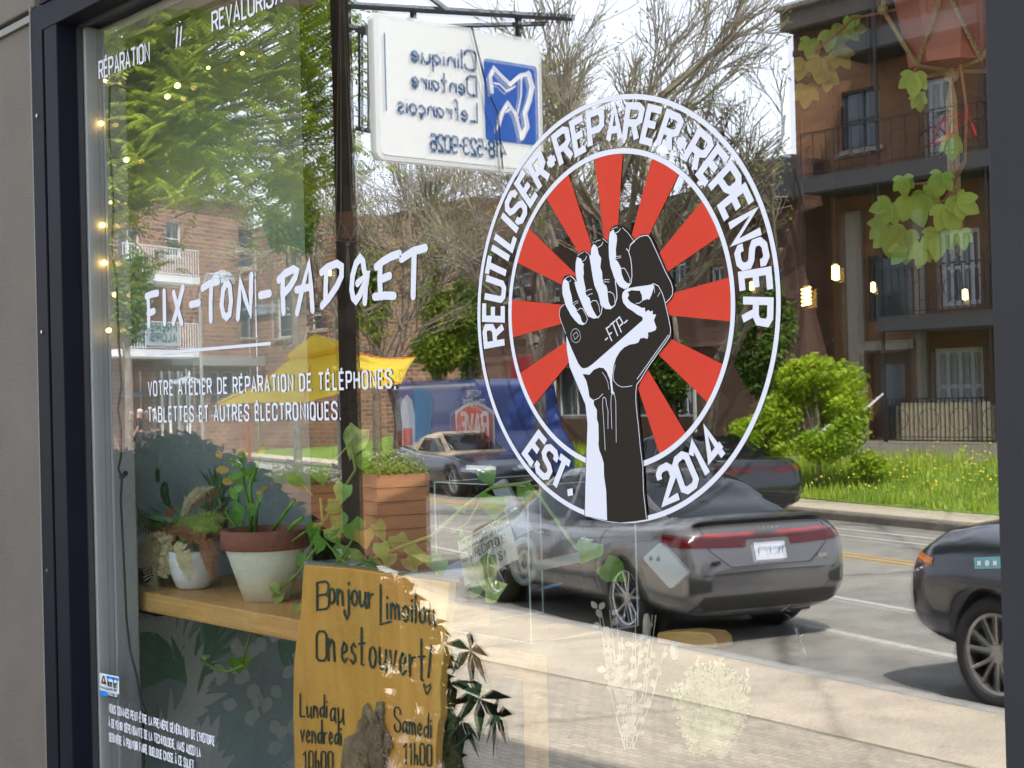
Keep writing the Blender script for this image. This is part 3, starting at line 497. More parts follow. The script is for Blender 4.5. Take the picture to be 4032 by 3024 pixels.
# room shell
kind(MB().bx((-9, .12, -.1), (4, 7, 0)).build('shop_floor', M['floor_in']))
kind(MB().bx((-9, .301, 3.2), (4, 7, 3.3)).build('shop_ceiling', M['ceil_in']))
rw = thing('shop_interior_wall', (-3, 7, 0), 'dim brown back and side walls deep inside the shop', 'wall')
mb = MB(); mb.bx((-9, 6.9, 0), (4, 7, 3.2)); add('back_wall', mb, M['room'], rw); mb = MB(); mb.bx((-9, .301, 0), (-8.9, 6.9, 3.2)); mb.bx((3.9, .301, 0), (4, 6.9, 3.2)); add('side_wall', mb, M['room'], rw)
dw = thing('display_side_panel', (DX, .5, 0), 'pale grey-blue display panel with a painted leaf mural at the left end of the window', 'display panel')
mb = MB(); mb.bx((DX - .03, .114, 0), (DX, .75, 3.1)); add('panel', mb, M['dispwall'], dw)
random.seed(3)
def mural_leaf(mb, y, z, a, L, W):
    pts = []
    for i in range(13): t = i / 12; pts.append((t * L, W * sin(pi * t) ** .8 * (1 - .35 * t)))
    pts = pts + [(p[0], -p[1]) for p in reversed(pts[1:-1])]
    mb.prism([V((DX + .0015, y + p[0] * cos(a) - p[1] * sin(a), z + p[0] * sin(a) + p[1] * cos(a))) for p in pts], (.001 + random.random() * .002, 0, 0))
g1 = MB(); g2 = MB()
for k in range(9):
    q = Ix(random.uniform(480, 1180), random.uniform(2450, 3150), DX); a0 = random.uniform(-.6, 2.6)
    for i in range(11):
        t = (i - 5) / 5; mural_leaf(g1 if k % 2 else g2, q.y + .01 * i * cos(a0), q.z + .01 * i * sin(a0), a0 + t * 1.1, random.uniform(.09, .17), random.uniform(.008, .014) * (1.8 if k % 3 == 0 else 1))
for k in range(7):
    q = Ix(random.uniform(700, 1180), random.uniform(2450, 3000), DX)
    for i in range(5): mural_leaf(g2, q.y + .035 * i, q.z + .018 * i * (-1) ** k, random.uniform(0, 6), .045, .02)
add('mural_fronds', g1, M['mural1'], dw); add('mural_leaves', g2, M['mural2'], dw)

# shelf
SZ = Iz(493, 2316, 1.19).z; YS = .12
shf = thing('plant_shelf', (-2.9, .3, SZ - .04), 'thick oiled pine shelf carrying the potted plants inside the window', 'shelf')
zt = 1.192; MB().bx((-3.30, YS, zt - .045), (-2.36, .50, zt)).build('shelf_board', M['pine'], shf, bevel=.004)
for by in (.2, .4): add('bracket', MB().bx((-3.415, by, zt - .075), (-3.25, by + .04, zt - .046)), M['gasket'], shf)

def leaf(mb, base, d, n, L, W, curl=.25, fold=.25, kindl='heart'):
    """one leaf blade from base along d, face normal n"""
    d = d.normalized(); s_ = d.cross(n).normalized(); n = s_.cross(d); N = 8; b0 = len(mb.v)
    for i in range(N + 1):
        t = i / N
        if kindl == 'heart': wv = W * .5 * (sin(pi * min(1, t * 1.0 + .12) ** .62) if t < 1 else 0) * (1.15 if t < .5 else 1); off = -.10 * L if i == 0 else 0
        elif kindl == 'lance': wv = W * .5 * sin(pi * (t * .96 + .04)) ** .8; off = 0
        else: wv = W * .5 * (1 - t) ** .6 * (1 if t else .7); off = 0
        c = base + d * (t * L) - n * (curl * L * t * t)
        for sgn in (-1, 1):
            mb.v.append(c + s_ * (sgn * wv) + n * (fold * wv) + d * (off if abs(wv) > 0 else 0))
        mb.v.append(c)
    for i in range(N):
        a = b0 + 3 * i; mb.f.append((a, a + 2, a + 5, a + 3)); mb.f.append((a + 2, a + 1, a + 4, a + 5))
VB = -CF
def pleaf(mb, u, v, ang, Lpx, y, W=.75, kindl='heart', tilt=.5, curl=.2):
    b = I(u, v, y); sc_ = Lpx / F * (b - CAM).dot(CF); a = radians(ang); d = CR * cos(a) + CU * sin(a)
    n = (VB + CR * random.uniform(-tilt, tilt) + CU * random.uniform(0, tilt * 1.2)).normalized(); d = (d - VB * random.uniform(-.3, .3))
    leaf(mb, b, d, n, sc_, sc_ * W, curl, .2, kindl)
def stem(mb, pts, y, r=.0018, n=6):
    P = [I(p[0], p[1], y + (p[2] if len(p) > 2 else 0)) for p in pts]; mb.tube(P, r, n)

def pot(name, u, v, hpx, wtop, wbot, y, label, mts, prof=None, z0=None, group=None):
    pass
# --- big terracotta pot painted white
def cpot(c, r0, r1, h, rimh, name, label, mb_body, mb_rim, cat='plant pot', rimr=.006):
    t = thing(name, c, label, cat)
    mb = MB(); mb.lathe(c, [(r0 * .2, .001), (r0, .0), (r0 + (r1 - r0) * .97, h - rimh)], 40); mb.lathe(c, [(r1 - .012, h - rimh + .004), (r1 - .014, h - .03)], 40); add('pot_body', mb, mb_body, t, smooth=True)
    if rimh > .004:
        mb = MB(); mb.lathe(c, [(r0 + (r1 - r0) * .9, h - rimh - .001), (r1 + rimr * .8, h - rimh), (r1 + rimr * 1.4, h - rimh + .004), (r1 + rimr * 1.6, h - .003), (r1 + rimr, h), (r1 - .006, h), (r1 - .008, h - rimh)], 40); add('rim', mb, mb_rim, t, smooth=True)
    mb = MB(); mb.lathe(c, [(0.001, h - .022), (r1 - .008, h - .024)], 24); add('soil', mb, M['soil'], t)
    return t
cP = Iz(972, 2372, zt); cP.z = zt + .0005
sx = (cP - CAM).dot(CF) / F
rt = 165 * sx; rb = 88 * sx; hP = 283 * sx
cpot(cP + V((0, .05, 0)), rb * 1.02, rt * .97, hP, .16 * hP * 1.7, 'painted_terracotta_pot', 'large terracotta pot painted chalky white below its bare brown rim', M['potpaint'], M['terra'])
pt = thing('crab_cactus', cP + V((0, .05, hP)), 'leggy green cactus with jagged stems and yellowing pads in the big terracotta pot', 'plant')
cy = cP.y + .05; top = hP + zt
def c1(x, y): return (400 + x / 2.212, 1780 + y / 2.212)
mb = MB(); lf = MB(); ly = MB()
for pts in ([(1300,720),(1290,520),(1240,300),(1220,90)],[(1340,700),(1350,500),(1370,440)],[(1300,700),(1310,500),(1290,300),(1340,160),(1400,-60)],[(1210,700),(1130,600),(1080,520)],[(1480,700),(1560,580),(1680,420)],[(1620,690),(1680,620),(1750,570)],[(1260,710),(1190,520),(1180,350)]):
    stem(mb, [c1(*p) for p in pts], cy, .0042, 7)
add('stems', mb, M['lf_pothos'], pt, smooth=True)
for (x, y, a, L) in ((1220,260,150,60),(1225,200,30,56),(1230,120,160,62),(1215,90,70,60),(1235,180,200,60),(1240,300,200,55),(1250,230,-10,50),(1200,640,100,80),(1350,450,60,40),(1340,470,170,40),(1220,600,110,85),(1180,420,120,60),(1290,560,60,60),(1240,150,-30,50),(1225,60,120,44)):
    pleaf(lf, *c1(x, y), a, L, cy - .012, .55, 'lance', .3)
for (x, y, a, L) in ((1110,160,175,58),(1150,250,185,52),(1390,330,30,30),(1400,350,190,30),(1370,30,60,40),(1040,60,120,40)): ly = MB(); pleaf(ly, *c1(x, y), a, L, cy - .014, .6, 'lance', .3); add('yellow_pad', ly, M['lf_yellow'], pt, smooth=True)
add('pads', lf, M['lf_pothos'], pt, smooth=True)
# --- small white pot with ferns
cW = Iz(716, 2322, zt); cW.z = zt + .0005; cW = cW + V((0, .03, 0)); s2 = (cW - CAM).dot(CF) / F
wp = thing('small_white_pot', cW, 'small glossy white rounded pot under drooping dry fern fronds', 'plant pot')
r_ = 95 * s2; h_ = 150 * s2
mb = MB(); mb.lathe(cW, [(.001, .001), (r_ * .55, 0), (r_ * .7, h_ * .06), (r_ * .88, h_ * .35), (r_ * .98, h_ * .7), (r_, h_), (r_ - .004, h_), (r_ - .006, h_ * .8)], 36); add('pot_body', mb, M['potwhite'], wp, smooth=True)
mb = MB(); mb.lathe(cW, [(.001, h_ - .01), (r_ - .005, h_ - .012)], 20); add('soil', mb, M['soil'], wp)
fern = thing('potted_fern', cW + V((0, 0, h_)), 'shaggy fern mixing green, rusty and bleached fronds in the small white pot', 'plant')
def frond(mb, pts, y, Lf, n=34, y2=None, droop=0):
    P = [V(I(p[0], p[1], y + (p[2] if len(p) > 2 else 0))) for p in pts]; mb.tube(P, .0012, 4)
    tot = sum((P[i + 1] - P[i]).length for i in range(len(P) - 1))
    for k in range(n):
        t = k / n * (len(P) - 1.001); i = int(t); f = t - i; c = P[i].lerp(P[i + 1], f); d = (P[i + 1] - P[i]).normalized()
        sd_ = d.cross(VB).normalized(); ll = Lf * .8 * sin(pi * (.12 + .86 * k / n)) ** .7
        for sg in (-1, 1):
            dd = (sd_ * sg + d * .35 + VB * random.uniform(-.3, .4)).normalized(); leaf(mb, c, dd, VB, ll * random.uniform(.8, 1.1), ll * .2, .3, .1, 'lance')
fg = MB(); fd = MB(); frs = MB(); yf = cW.y
for pts, Lp in (([(560,700),(420,630),(280,580),(170,575)],.026),([(640,680),(800,600),(950,560),(1100,580)],.024),([(700,680),(820,620),(910,600)],.02),([(620,700),(660,620),(700,640)],.03),([(680,760),(740,700),(850,690)],.03),([(600,640),(760,620),(900,640),(1050,660)],.03),([(540,690),(480,640),(400,600)],.026)):
    frond(fg, [c1(*p) + (-.03,) for p in pts], yf, Lp, 26)
for pts, Lp in (([(560,720),(440,760),(400,900),(430,1100),(500,1200)],.030),([(700,560),(760,420),(850,340),(990,300)],.018),([(640,800),(690,860),(740,980),(770,1130)],.028),([(480,730),(390,780),(360,900),(370,1050)],.028),([(600,800),(560,900),(540,1050),(520,1090)],.026),([(620,740),(520,800),(470,950),(480,1150)],.024)):
    frond(fd, [c1(*p) + (-.06,) for p in pts], yf, Lp, 30)
for pts, Lp in (([(600,700),(420,680),(250,700),(100,740),(20,680)],.018),([(760,740),(900,760),(980,900),(960,1100)],.022),([(720,540),(800,450),(950,380),(1040,310)],.016),([(640,720),(560,760),(600,860)],.03),([(620,560),(580,500),(600,660)],.016),([(860,760),(930,950),(990,1120)],.02),([(800,720),(700,700),(560,700),(420,720)],.026)):
    frond(frs, [c1(*p) + (-.045,) for p in pts], yf, Lp, 30)
random.seed(61)
for k in range(16):
    a = random.uniform(-.3, pi + .3); r1 = random.uniform(120, 330); x0, y0 = random.uniform(560, 820), random.uniform(680, 760); frond((fg, fg, frs, fg)[k % 4], [c1(x0 + r1 * t * cos(a), y0 - r1 * .75 * t * sin(a) + 130 * t * t) + (random.uniform(-.03, .05),) for t in (0, .33, .66, 1)], yf, .024, 24)
add('green_fronds', fg, M['lf_fern'], fern); add('bleached_fronds', fd, M['lf_dry'], fern); add('rusty_fronds', frs, M['lf_rust'], fern)
# --- tall grey-white cylinder pot behind with aloe
cA = Ix(*c1(315, 1060), -3.35); cA.z = zt + .0005; s3 = (cA - CAM).dot(CF) / F
ap = thing('tall_pale_pot', cA, 'pale blue-white cylinder pot on a black base at the far left of the shelf', 'plant pot')
mb = MB(); mb.lathe(cA, [(.001, 0), (58 * s3, 0), (58 * s3, 60 * s3), (.001, 60 * s3)], 30); add('black_base', mb, M['gasket'], ap)
mb = MB(); mb.lathe(cA, [(60 * s3, 61 * s3), (66 * s3, 215 * s3), (60 * s3, 215 * s3), (56 * s3, 200 * s3), (.001, 200 * s3)], 36); add('pot_body', mb, M['potwhite'], ap, smooth=True)
al = thing('trailing_aloe', cA + V((0, 0, .1)), 'dark green spiky aloe stems sprawling from the tall pale pot', 'plant')
mb = MB(); lf = MB()
stem(mb, [c1(x, y) for x, y in ((620,600),(450,580),(300,520),(180,470),(100,430))], cA.y, .006, 7)
for (x, y, a, L) in ((300,520,95,90),(230,480,110,75),(180,470,130,85),(160,460,165,75),(120,440,185,60),(100,430,140,60),(150,500,190,70),(200,500,175,80),(420,560,150,80),(520,560,140,60),(560,590,170,95),(600,570,130,60),(640,600,165,95),(700,560,120,70),(600,520,130,55),(110,420,100,80),(850,560,95,60),(720,500,110,40)):
    pleaf(lf, *c1(x, y), a, L, cA.y - .01, .22, 'spike', .4, .1)
add('stems', mb, M['lf_dark'], al); add('spikes', lf, M['lf_dark'], al, smooth=True)
# prickly pear cactus column
cc = thing('prickly_cactus', I(*c1(560, 470), .24), 'thin knobbly cactus of stacked pads behind the ferns', 'plant')
for (x, y, r_x, r_z) in ((550,345,17,40),(490,240,9,12),(487,185,9,22),(570,430,14,28)):
    q = I(*c1(x, y), .24); s4 = (q - CAM).dot(CF) / F; add('pad', MB().blob(q, 1, 2, .04, (r_x * s4, r_x * s4, r_z * s4)), M['lf_dark'], cc, smooth=True)
# dark spiky haworthia/yucca
yu = thing('spiky_yucca', I(*c1(1000, 520), .36), 'very dark spiky rosette plant standing behind the terracotta pot', 'plant'); lf = MB(); mb = MB()
for i in range(60):
    a = random.gauss(90, 38); q = c1(random.gauss(1010, 40), random.uniform(280, 560)); pleaf(lf, *q, a, random.uniform(55, 95), .36 + random.uniform(-.04, .04), .16, 'spike', .6, .05)
add('spikes', lf, M['lf_dark'], yu); stem(mb, [c1(1000, 760), c1(1005, 400)], .36, .03, 10); add('trunk', mb, M['bark'], yu)

# --- wooden slab sign
YB = .10
def c2(x, y): return (1100 + x / 2.4578, 2150 + y / 2.4578)
def c3(x, y): return (1100 + x / 3.16, 2600 + y / 3.16)
sl = [c2(232,178),c2(700,215),c2(1200,290),c2(1640,352),c2(1625,560),c2(1600,800),c2(1605,960),c2(1565,1180),c2(1550,1400),c2(1555,1659),c3(1965,800),c3(1940,1100),c3(1935,1340),(1710,3170),(1160,3170),c3(185,1340),c3(175,1000),c3(165,700),c2(130,1400),c2(135,1150),c2(165,880),c2(205,640),c2(215,400)]
sgn = thing('wooden_hours_sign', I(1440, 3100, YB), 'honey-coloured wood slab hand-lettered Bonjour Limoilou with opening hours, leaning in the window', 'sign')
mb = MB(); mb.prism([I(p[0], p[1], YB) for p in sl], (0, .018, 0)); add('slab', mb, M['slab'], sgn, bevel=.003)
mb = MB(); mb.prism([I(*c2(232,178), YB + .02) + V((0, 0, .002)), I(*c2(1640,352), YB + .02) + V((0.03, 0, .002)), I(*c2(1640,352), YB + .05) + V((0.03, 0, .006)), I(*c2(232,178), YB + .05) + V((0, 0, .006))], (0, .0, .004)); add('top_edge', mb, M['slab_side'], sgn)
def htext(mb, text, a, b, hp, wd, y, off=.0012, sp=.14, jit=.02):
    f3 = px3(y, off); text_line(mb, text, a, b, 0, -hp, wd, f3, sp=sp, cap=True, jit=jit)
mb = MB()
for text, a, b, hp, wd, sp in (("B", c2(365,615), c2(480,600), 108, 9, .14), ("onjour", c2(480,555), c2(905,598), 120, 9, .16), ("L", c2(978,765), c2(1075,740), 155, 8.5, .14), ("imoilou", c2(1040,700), c2(1500,760), 122, 8.5, .2), ("O", c2(360,1112), c2(455,1112), 115, 9, .1), ("n", c2(475,1110), c2(535,1115), 170, 9, .1),
    ("est", c2(600,1118), c2(820,1150), 150, 9, .2), ("ouvert", c2(870,1170), c2(1400,1290), 165, 9, .2), ("Lundi", c3(258,700), c3(590,715), 88, 6.2, .2), ("au", c3(632,750), c3(795,780), 112, 6.2, .2), ("vendredi", c3(265,1015), c3(765,1050), 92, 6.2, .2), ("10h00", c3(300,1350), c3(660,1350), 68, 6.2, .28), ("Samedi", c3(1430,880), c3(1885,965), 95, 6.2, .2), ("11h00", c3(1550,1290), c3(1890,1310), 82, 6.2, .28)):
    htext(mb, text, a, b, hp, wd, YB, sp=sp)
f3 = px3(YB, .0012)
strip(mb, [c2(1470,965), c2(1440,1270)], 9, f3); strip(mb, [c2(1425,1440), c2(1395,1350), c2(1400,1335), c2(1425,1370), c2(1455,1340), c2(1462,1370), c2(1425,1440)], 6, f3)
add('handwriting', mb, M['ink'], sgn)
kn = [c3(800,1345),(c3(815,1200)),c3(850,960),c3(920,930),c3(1000,880),c3(1010,760),c3(1060,700),c3(1075,580),c3(1125,525),c3(1155,600),c3(1190,650),c3(1240,590),c3(1245,515),c3(1310,505),c3(1320,640),c3(1310,760),c3(1345,860),c3(1400,960),c3(1440,1080),c3(1380,1100),c3(1355,1345)]
mb = MB(); mb.prism([I(p[0], p[1], YB) - V((0, .003, 0)) for p in kn], (0, -.004, 0)); add('knot_hollow', mb, M['bark'], sgn)
mb = MB()
for i in range(26):
    q = I(*c3(random.uniform(1020, 1290), random.uniform(780, 1340)), YB - .01); mb.blob(q, random.uniform(.008, .017), 2, .25, (.8, .6, 1.6))
add('knot_bark', mb, mat('knot_pale_bark', (.22, .17, .10), .9, var=.5, scale=40, bump=1, col2=(.12, .08, .05)), sgn)

# --- pothos
py = .22
ph = thing('trailing_pothos', I(1350, 2200, py), 'lush heart-leaved pothos trailing along the shelf and across the window', 'plant')
st = MB(); lg = MB(); lv = MB(); lyw = MB()
for pts in ([(1180,2230),(1250,2110),(1270,2050),(1262,1960)],[(1250,2150),(1170,2260),(1080,2340),(1010,2430),(975,2530),(955,2610)],[(1270,2060),(1330,1960),(1400,1850),(1385,1760)],[(1400,2230),(1560,2160),(1700,2110),(1840,1985),(1935,1920),(2080,1900)],[(1780,2100),(1840,2060),(1905,1950)],[(1830,2110),(1860,2230),(1900,2300)],[(957,2620),(900,2645),(850,2635),(790,2600)],[(1230,1950),(1190,1900)],[(1260,1850),(1330,1800),(1400,1720)],[(1150,2130),(1220,2080)],[(2080,1900),(2130,1960),(2240,2120),(2290,2180)],[(1300,2240),(1350,2190),(1400,2100)],[(1270,2120),(1340,2200),(1420,2260)]):
    stem(st, pts, py, .0032 if len(pts) > 3 else .002)
for (u, v, a, L, W, k) in ((1254,1825,-75,110,.75,0),(1150,1870,-55,105,.5,0),(1380,1730,110,0,1,0),(1415,1690,-110,150,.62,1),(1360,1910,-110,95,.8,0),(1330,2030,-70,80,.8,0),(1240,2060,-100,95,.6,0),(1300,2080,-60,90,.7,0),(1270,2120,-120,90,.7,0),(1380,2060,-60,110,.8,0),(1350,2150,-100,95,.7,0),(1430,2090,-80,88,.8,2),(1480,2060,-60,100,.6,0),(1380,2180,-20,90,.5,1),(1500,2140,-80,90,.7,0),(1540,2180,-110,80,.7,0),(1120,2120,-75,92,.75,0),(1600,2200,-50,90,.6,1),(1450,2210,-30,100,.45,0),(1650,2170,-110,95,.75,0),(1700,2190,-70,80,.8,0),(1560,2110,-70,85,.8,0),
    (1905,1850,-60,90,.8,0),(1945,1955,-95,118,.9,0),(2060,1920,-75,90,.7,0),(1100,2330,-115,85,.55,1),(1075,2300,-60,60,.6,1),(1170,2380,-95,60,.5,1),(1010,2490,-30,40,.6,1),(940,2590,-85,72,1.1,0),(1150,2440,-60,45,.7,1),(1880,2210,-60,155,.75,1),(1910,2330,20,105,.85,1),(1880,2300,-110,85,.6,0),(2330,2135,-115,108,.95,0),(2380,2220,-40,150,.62,0),(1830,2010,160,60,.4,0),(1820,2110,100,40,.5,0),(1200,2190,-130,70,.6,0),(1600,2150,-20,80,.6,0),(1740,2210,-100,70,.8,0),(1120,2200,-60,70,.7,1),(1210,2300,-80,60,.5,1),(800,2590,20,38,.4,1),(1690,2200,170,90,.3,1),(1420,1790,-70,90,.8,0),(1290,1990,-20,80,.7,0)):
    if L: pleaf((lg, lv, lyw)[k], u, v, a, L, py + random.uniform(-.05, .05), W, 'heart', .5, .22)
add('stems', st, M['lf_fern'], ph, smooth=True); add('leaves', lg, M['lf_pothos'], ph, smooth=True); add('variegated_leaves', lv, M['lf_varieg'], ph, smooth=True); add('yellow_leaf', lyw, M['lf_yellow'], ph, smooth=True)
pp = thing('ribbed_pale_pot', I(1330, 2290, .3), 'pale ribbed pot mostly hidden behind the wood sign and pothos leaves', 'plant pot')
c = I(1350, 2200, .33); c.z = zt; mb = MB(); mb.lathe(c, [(.05, 0), (.062, .05), (.066, .085), (.058, .086)], 36); add('pot_body', mb, M['potpaint'], pp, smooth=True); mb = MB(); mb.lathe(c, [(.001, .075), (.058, .074)], 20); add('soil', mb, M['soil'], pp)

# --- paper note, phones, acrylic case, stand
def c6(x, y): return (1700 + x / 4.424, 1900 + y / 4.424)
yn = .36
nt_ = thing('handwritten_note', I(*c6(900, 1100), yn), 'tilted cream paper note hand-written RECYCLONS behind the pothos leaves', 'note')
mb = MB(); mb.prism([I(*c6(*p), yn) for p in ((447,1035),(1310,545),(1520,1325),(575,1800))], (0, .001, 0)); add('sheet', mb, M['paper'], nt_)
mb = MB(); up = (-42, -62)
for text, a, b, hp in (("Venez nous porter vos", c6(500,1100), c6(1290,650), 22), ("anciens cellulaires et tablettes!", c6(480,1250), c6(1380,740), 20), ("Nous les", c6(500,1420), c6(735,1300), 26), ("RECYCLONS", c6(770,1290), c6(1290,1030), 33), ("ONS !", c6(1060,1420), c6(1290,1310), 32)):
    text_line(mb, text, a, b, -.18 * hp, -hp, 3.0 if hp > 28 else 2.2, px3(yn, .0012), sp=.16, cap=False, jit=.03)
add('handwriting', mb, M['ink'], nt_)
def phone(ctr, ang, L, W, y, mt, label, rear=True):
    a = radians(ang); ax = (cos(a), -sin(a)); bx_ = (sin(a), cos(a)); pts = []
    for sx_, sy_ in ((1, 1), (-1, 1), (-1, -1), (1, -1)):
        for k in range(5):
            t = {(1, 1): 0, (-1, 1): 90, (-1, -1): 180, (1, -1): 270}[(sx_, sy_)] + k * 22.5; rr = W * .14
            x = sx_ * (L / 2 - rr) + rr * cos(radians(t)); z = sy_ * (W / 2 - rr) + rr * sin(radians(t)); pts.append((ctr[0] + ax[0] * x + bx_[0] * z, ctr[1] + ax[1] * x + bx_[1] * z))
    t = thing('mobile_phone', I(ctr[0], ctr[1], y), label, 'phone', 'phones on show behind the glass'); mb = MB(); mb.prism([I(p[0], p[1], y) for p in pts], (0, .008, 0)); add('shell', mb, mt, t, bevel=.001)
    if rear:
        mb = MB(); q = (ctr[0] - ax[0] * L * .38 - bx_[0] * -W * .2, ctr[1] - ax[1] * L * .38 + bx_[1] * W * .28)
        mb.prism([I(q[0] + 7 * cos(k * .7), q[1] + 9 * sin(k * .7), y - .0006) for k in range(9)], (0, -.001, 0)); add('camera_lens', mb, M['phone_dk'], t)
    return t
# pale back of a phone leaning at the right: fruit emblem as a small dark bitten disc
p1_ = phone((2620, 2227), -48, 165, 98, .42, M['phone'], 'silver phone seen from behind, leaning beyond the leaves right of the acrylic case')
mb = MB(); ec = (2592, 2202); pts = [(ec[0] + 8 * cos(t), ec[1] + 9 * sin(t)) for t in [k * .5 for k in range(12)]]; mb.prism([I(p[0], p[1], .4195) for p in pts], (0, -.0006, 0)); mb.prism([I(ec[0] + 2 + 2 * cos(k * 1.0), ec[1] - 13 + 4 * sin(k * 1.0), .4195) for k in range(6)], (0, -.0006, 0)); add('emblem', mb, M['phone_dk'], p1_)
phone((1800, 2245), 25, 120, 62, .45, M['phone_bl'], 'small dark-framed phone with a pale blue screen tucked left of the paper note', False)
phone((2010, 2000), -62, 230, 60, .50, M['phone'], 'long pale tablet edge standing diagonally behind the paper note', False)
phone((2205, 2210), 12, 190, 40, .46, M['phone'], 'narrow grey-white phone lying nearly level below the decal', False)
ab = thing('acrylic_case', I(1910, 2540, .6), 'clear acrylic display case with thin bright edges inside the window', 'display case')
A0, A1 = I(1727, 2534, .34), I(2092, 2534, .34); zb_, zt_ = I(2092, 2534, .34).z, I(2092, 1915, .34).z
mb = MB()
for (x, y) in ((A0.x, .34), (A1.x, .34), (A0.x, .62), (A1.x, .62)): mb.bx((x - .0012, y - .0012, zb_), (x + .0012, y + .0012, zt_))
for z in (zt_, zb_):
    mb.bx((A0.x, .339, z - .001), (A1.x, .341, z + .001)); mb.bx((A0.x - .001, .34, z - .0011), (A0.x + .001, .62, z + .0011)); mb.bx((A1.x - .001, .34, z - .0011), (A1.x + .001, .62, z + .0011))
add('edges', mb, M['acryl_edge'], ab)
mb = MB(); mb.add([(A0.x, .345, zb_), (A1.x, .345, zb_), (A1.x, .345, zt_), (A0.x, .345, zt_), (A1.x + .0005, .35, zb_), (A1.x + .0005, .615, zb_), (A1.x + .0005, .615, zt_), (A1.x + .0005, .35, zt_)], [(0, 1, 2, 3), (4, 5, 6, 7)]); add('acrylic_sheets', mb, M['acryl'], ab)
tb = thing('display_stand', (-2.1, .5, 0), 'light pine frame stand with square legs under the acrylic case', 'stand')
tz = I(2100, 2585, .42).z
mb = MB(); mb.bx((-2.62, .42, tz - .05), (-2.165, .445, tz - .001)); add('rail', mb, M['pine'], tb, bevel=.002)
for x, y in ((-2.165, .415), (-2.65, .42)): mb = MB(); mb.bx((x, y, 0), (x + .034, y + .034, tz - .001)); add('leg', mb, M['pine'], tb, bevel=.002)
# round coil (headset-like ring) inside the case
cr = thing('round_ring_charger', I(2067, 2214, .48), 'pale round ring-shaped device on a stand behind the acrylic case', 'device')
q = I(2065, 2210, .48); R = Matrix((CR, CU, -CF)).transposed()
mb = MB(); mb.tube([q + R @ V((.022 * cos(t * pi / 14), .042 * sin(t * pi / 14), 0)) for t in range(29)], .0075, 8, cap=False); add('outer_ring', mb, M['phone'], cr, smooth=True)
mb = MB(); mb.tube([q + R @ V((.009 * cos(t * pi / 10), .02 * sin(t * pi / 10), 0)) for t in range(21)], .0045, 8, cap=False); add('inner_ring', mb, M['phone'], cr, smooth=True)
# dried bouquet
db = thing('dried_bouquet', I(2470, 2860, .34), 'dried bouquet of honesty discs and bunny-tail grass, pale against the pavement reflection', 'dried flowers'); st = MB(); ds = MB()
for k in range(11):
    u0 = 2470 + random.uniform(-10, 30); u1 = 2350 + k * 26 + random.uniform(-15, 15); v1 = random.uniform(2380, 2560); P = [(u0, 2950), ((u0 + u1) / 2 + random.uniform(-15, 15), 2750), (u1, v1)]
    stem(st, P, .34, .0011, 4)
    for j in range(9):
        t = random.uniform(.15, .95); a = (1 - t) ** 2; b = 2 * t * (1 - t); u = P[0][0] * a + P[1][0] * b + P[2][0] * t * t; v = P[0][1] * a + P[1][1] * b + P[2][1] * t * t
        pleaf(ds, u + random.uniform(-8, 8), v, random.uniform(20, 340), random.uniform(24, 38), .335 + random.uniform(-.02, .02), .8, 'lance', .7)
for (u, v, a, L) in ((2465,2420,70,0),(2350,2395,130,34),(2362,2400,60,34),(2350,2400,-60,36),(2410,2420,40,30)):
    if L: pleaf(ds, u, v, a, L, .33, .7, 'lance', .4)
add('stems', st, M['lf_pale'], db); add('discs', ds, M['lf_pale'], db, smooth=True)
mb = MB()
for (u, v, rx, rz) in ((2547,2462,17,48),(2435,2700,18,70),(2655,2560,16,40)):
    q = I(u, v, .33); s_ = (q - CAM).dot(CF) / F; mb.blob(q, 1, 3, .05, (rx * s_, rx * s_, rz * s_))
add('bunny_tails', mb, M['lf_pale'], db, smooth=True)
# leafy dark plant right of the sign
bp = thing('schefflera_plant', I(1740, 3000, .3), 'dark fingered-leaf houseplant poking out right of the wood sign', 'plant'); lf = MB(); st = MB()
for (u, v) in ((1805,2520),(1870,2700),(1700,2660),(1900,2830),(1800,2800),(1760,2560)):
    stem(st, [(1725, 2980), ((1725 + u) / 2, (2980 + v) / 2 + 20), (u, v)], .26, .002)
    for k in range(7): pleaf(lf, u, v, -90 + (k - 3) * 34 + random.uniform(-12, 12), random.uniform(62, 95), .26, .3, 'lance', .4, .25)
add('stems', st, M['lf_dark'], bp); add('leaves', lf, M['lf_dark'], bp, smooth=True)
mb = MB()
for i in range(10): mb.blob(I(random.uniform(1700, 1800), random.uniform(2900, 3080), .27), random.uniform(.02, .04), 2, .2, (.8, .8, 1.3))
tag(mb.build('mossy_stump', mat('mossy_bark', (.10, .09, .04), .95, var=.7, scale=30, bump=1, col2=(.05, .08, .02))), 'mossy bark stump standing just right of the wood sign', 'stump')
# pale moss heap
ms = MB(); random.seed(77); c_m = I(2790, 2960, .42)
for br_i in range(46):
    a = random.uniform(-1.1, 1.1); el = random.uniform(.5, 1.0); tip = I(2790 + 190 * sin(a) * random.uniform(.5, 1.1), 2900 - 330 * el * cos(a * .8), .42 + random.uniform(-.10, .08)); P = [c_m.lerp(tip, k / 6) + V((0, 0, -.03 * sin(pi * k / 6))) for k in range(7)]; ms.tube(P, .0012, 4)
    for k in range(78):
        t = random.uniform(.25, 1); p = P[min(5, int(t * 6))].lerp(P[min(6, int(t * 6) + 1)], t * 6 - int(t * 6)); d = (V((random.gauss(0, 1), random.gauss(0, .7), random.gauss(-.2, 1)))).normalized(); leaf(ms, p + d * .004, d, VB, random.uniform(.006, .011), random.uniform(.003, .005), .3, .1, 'lance')
tag(ms.build('dried_moss_bunch', M['moss']), 'bushy pale green bunch of preserved moss in the lower right of the window', 'dried plant')

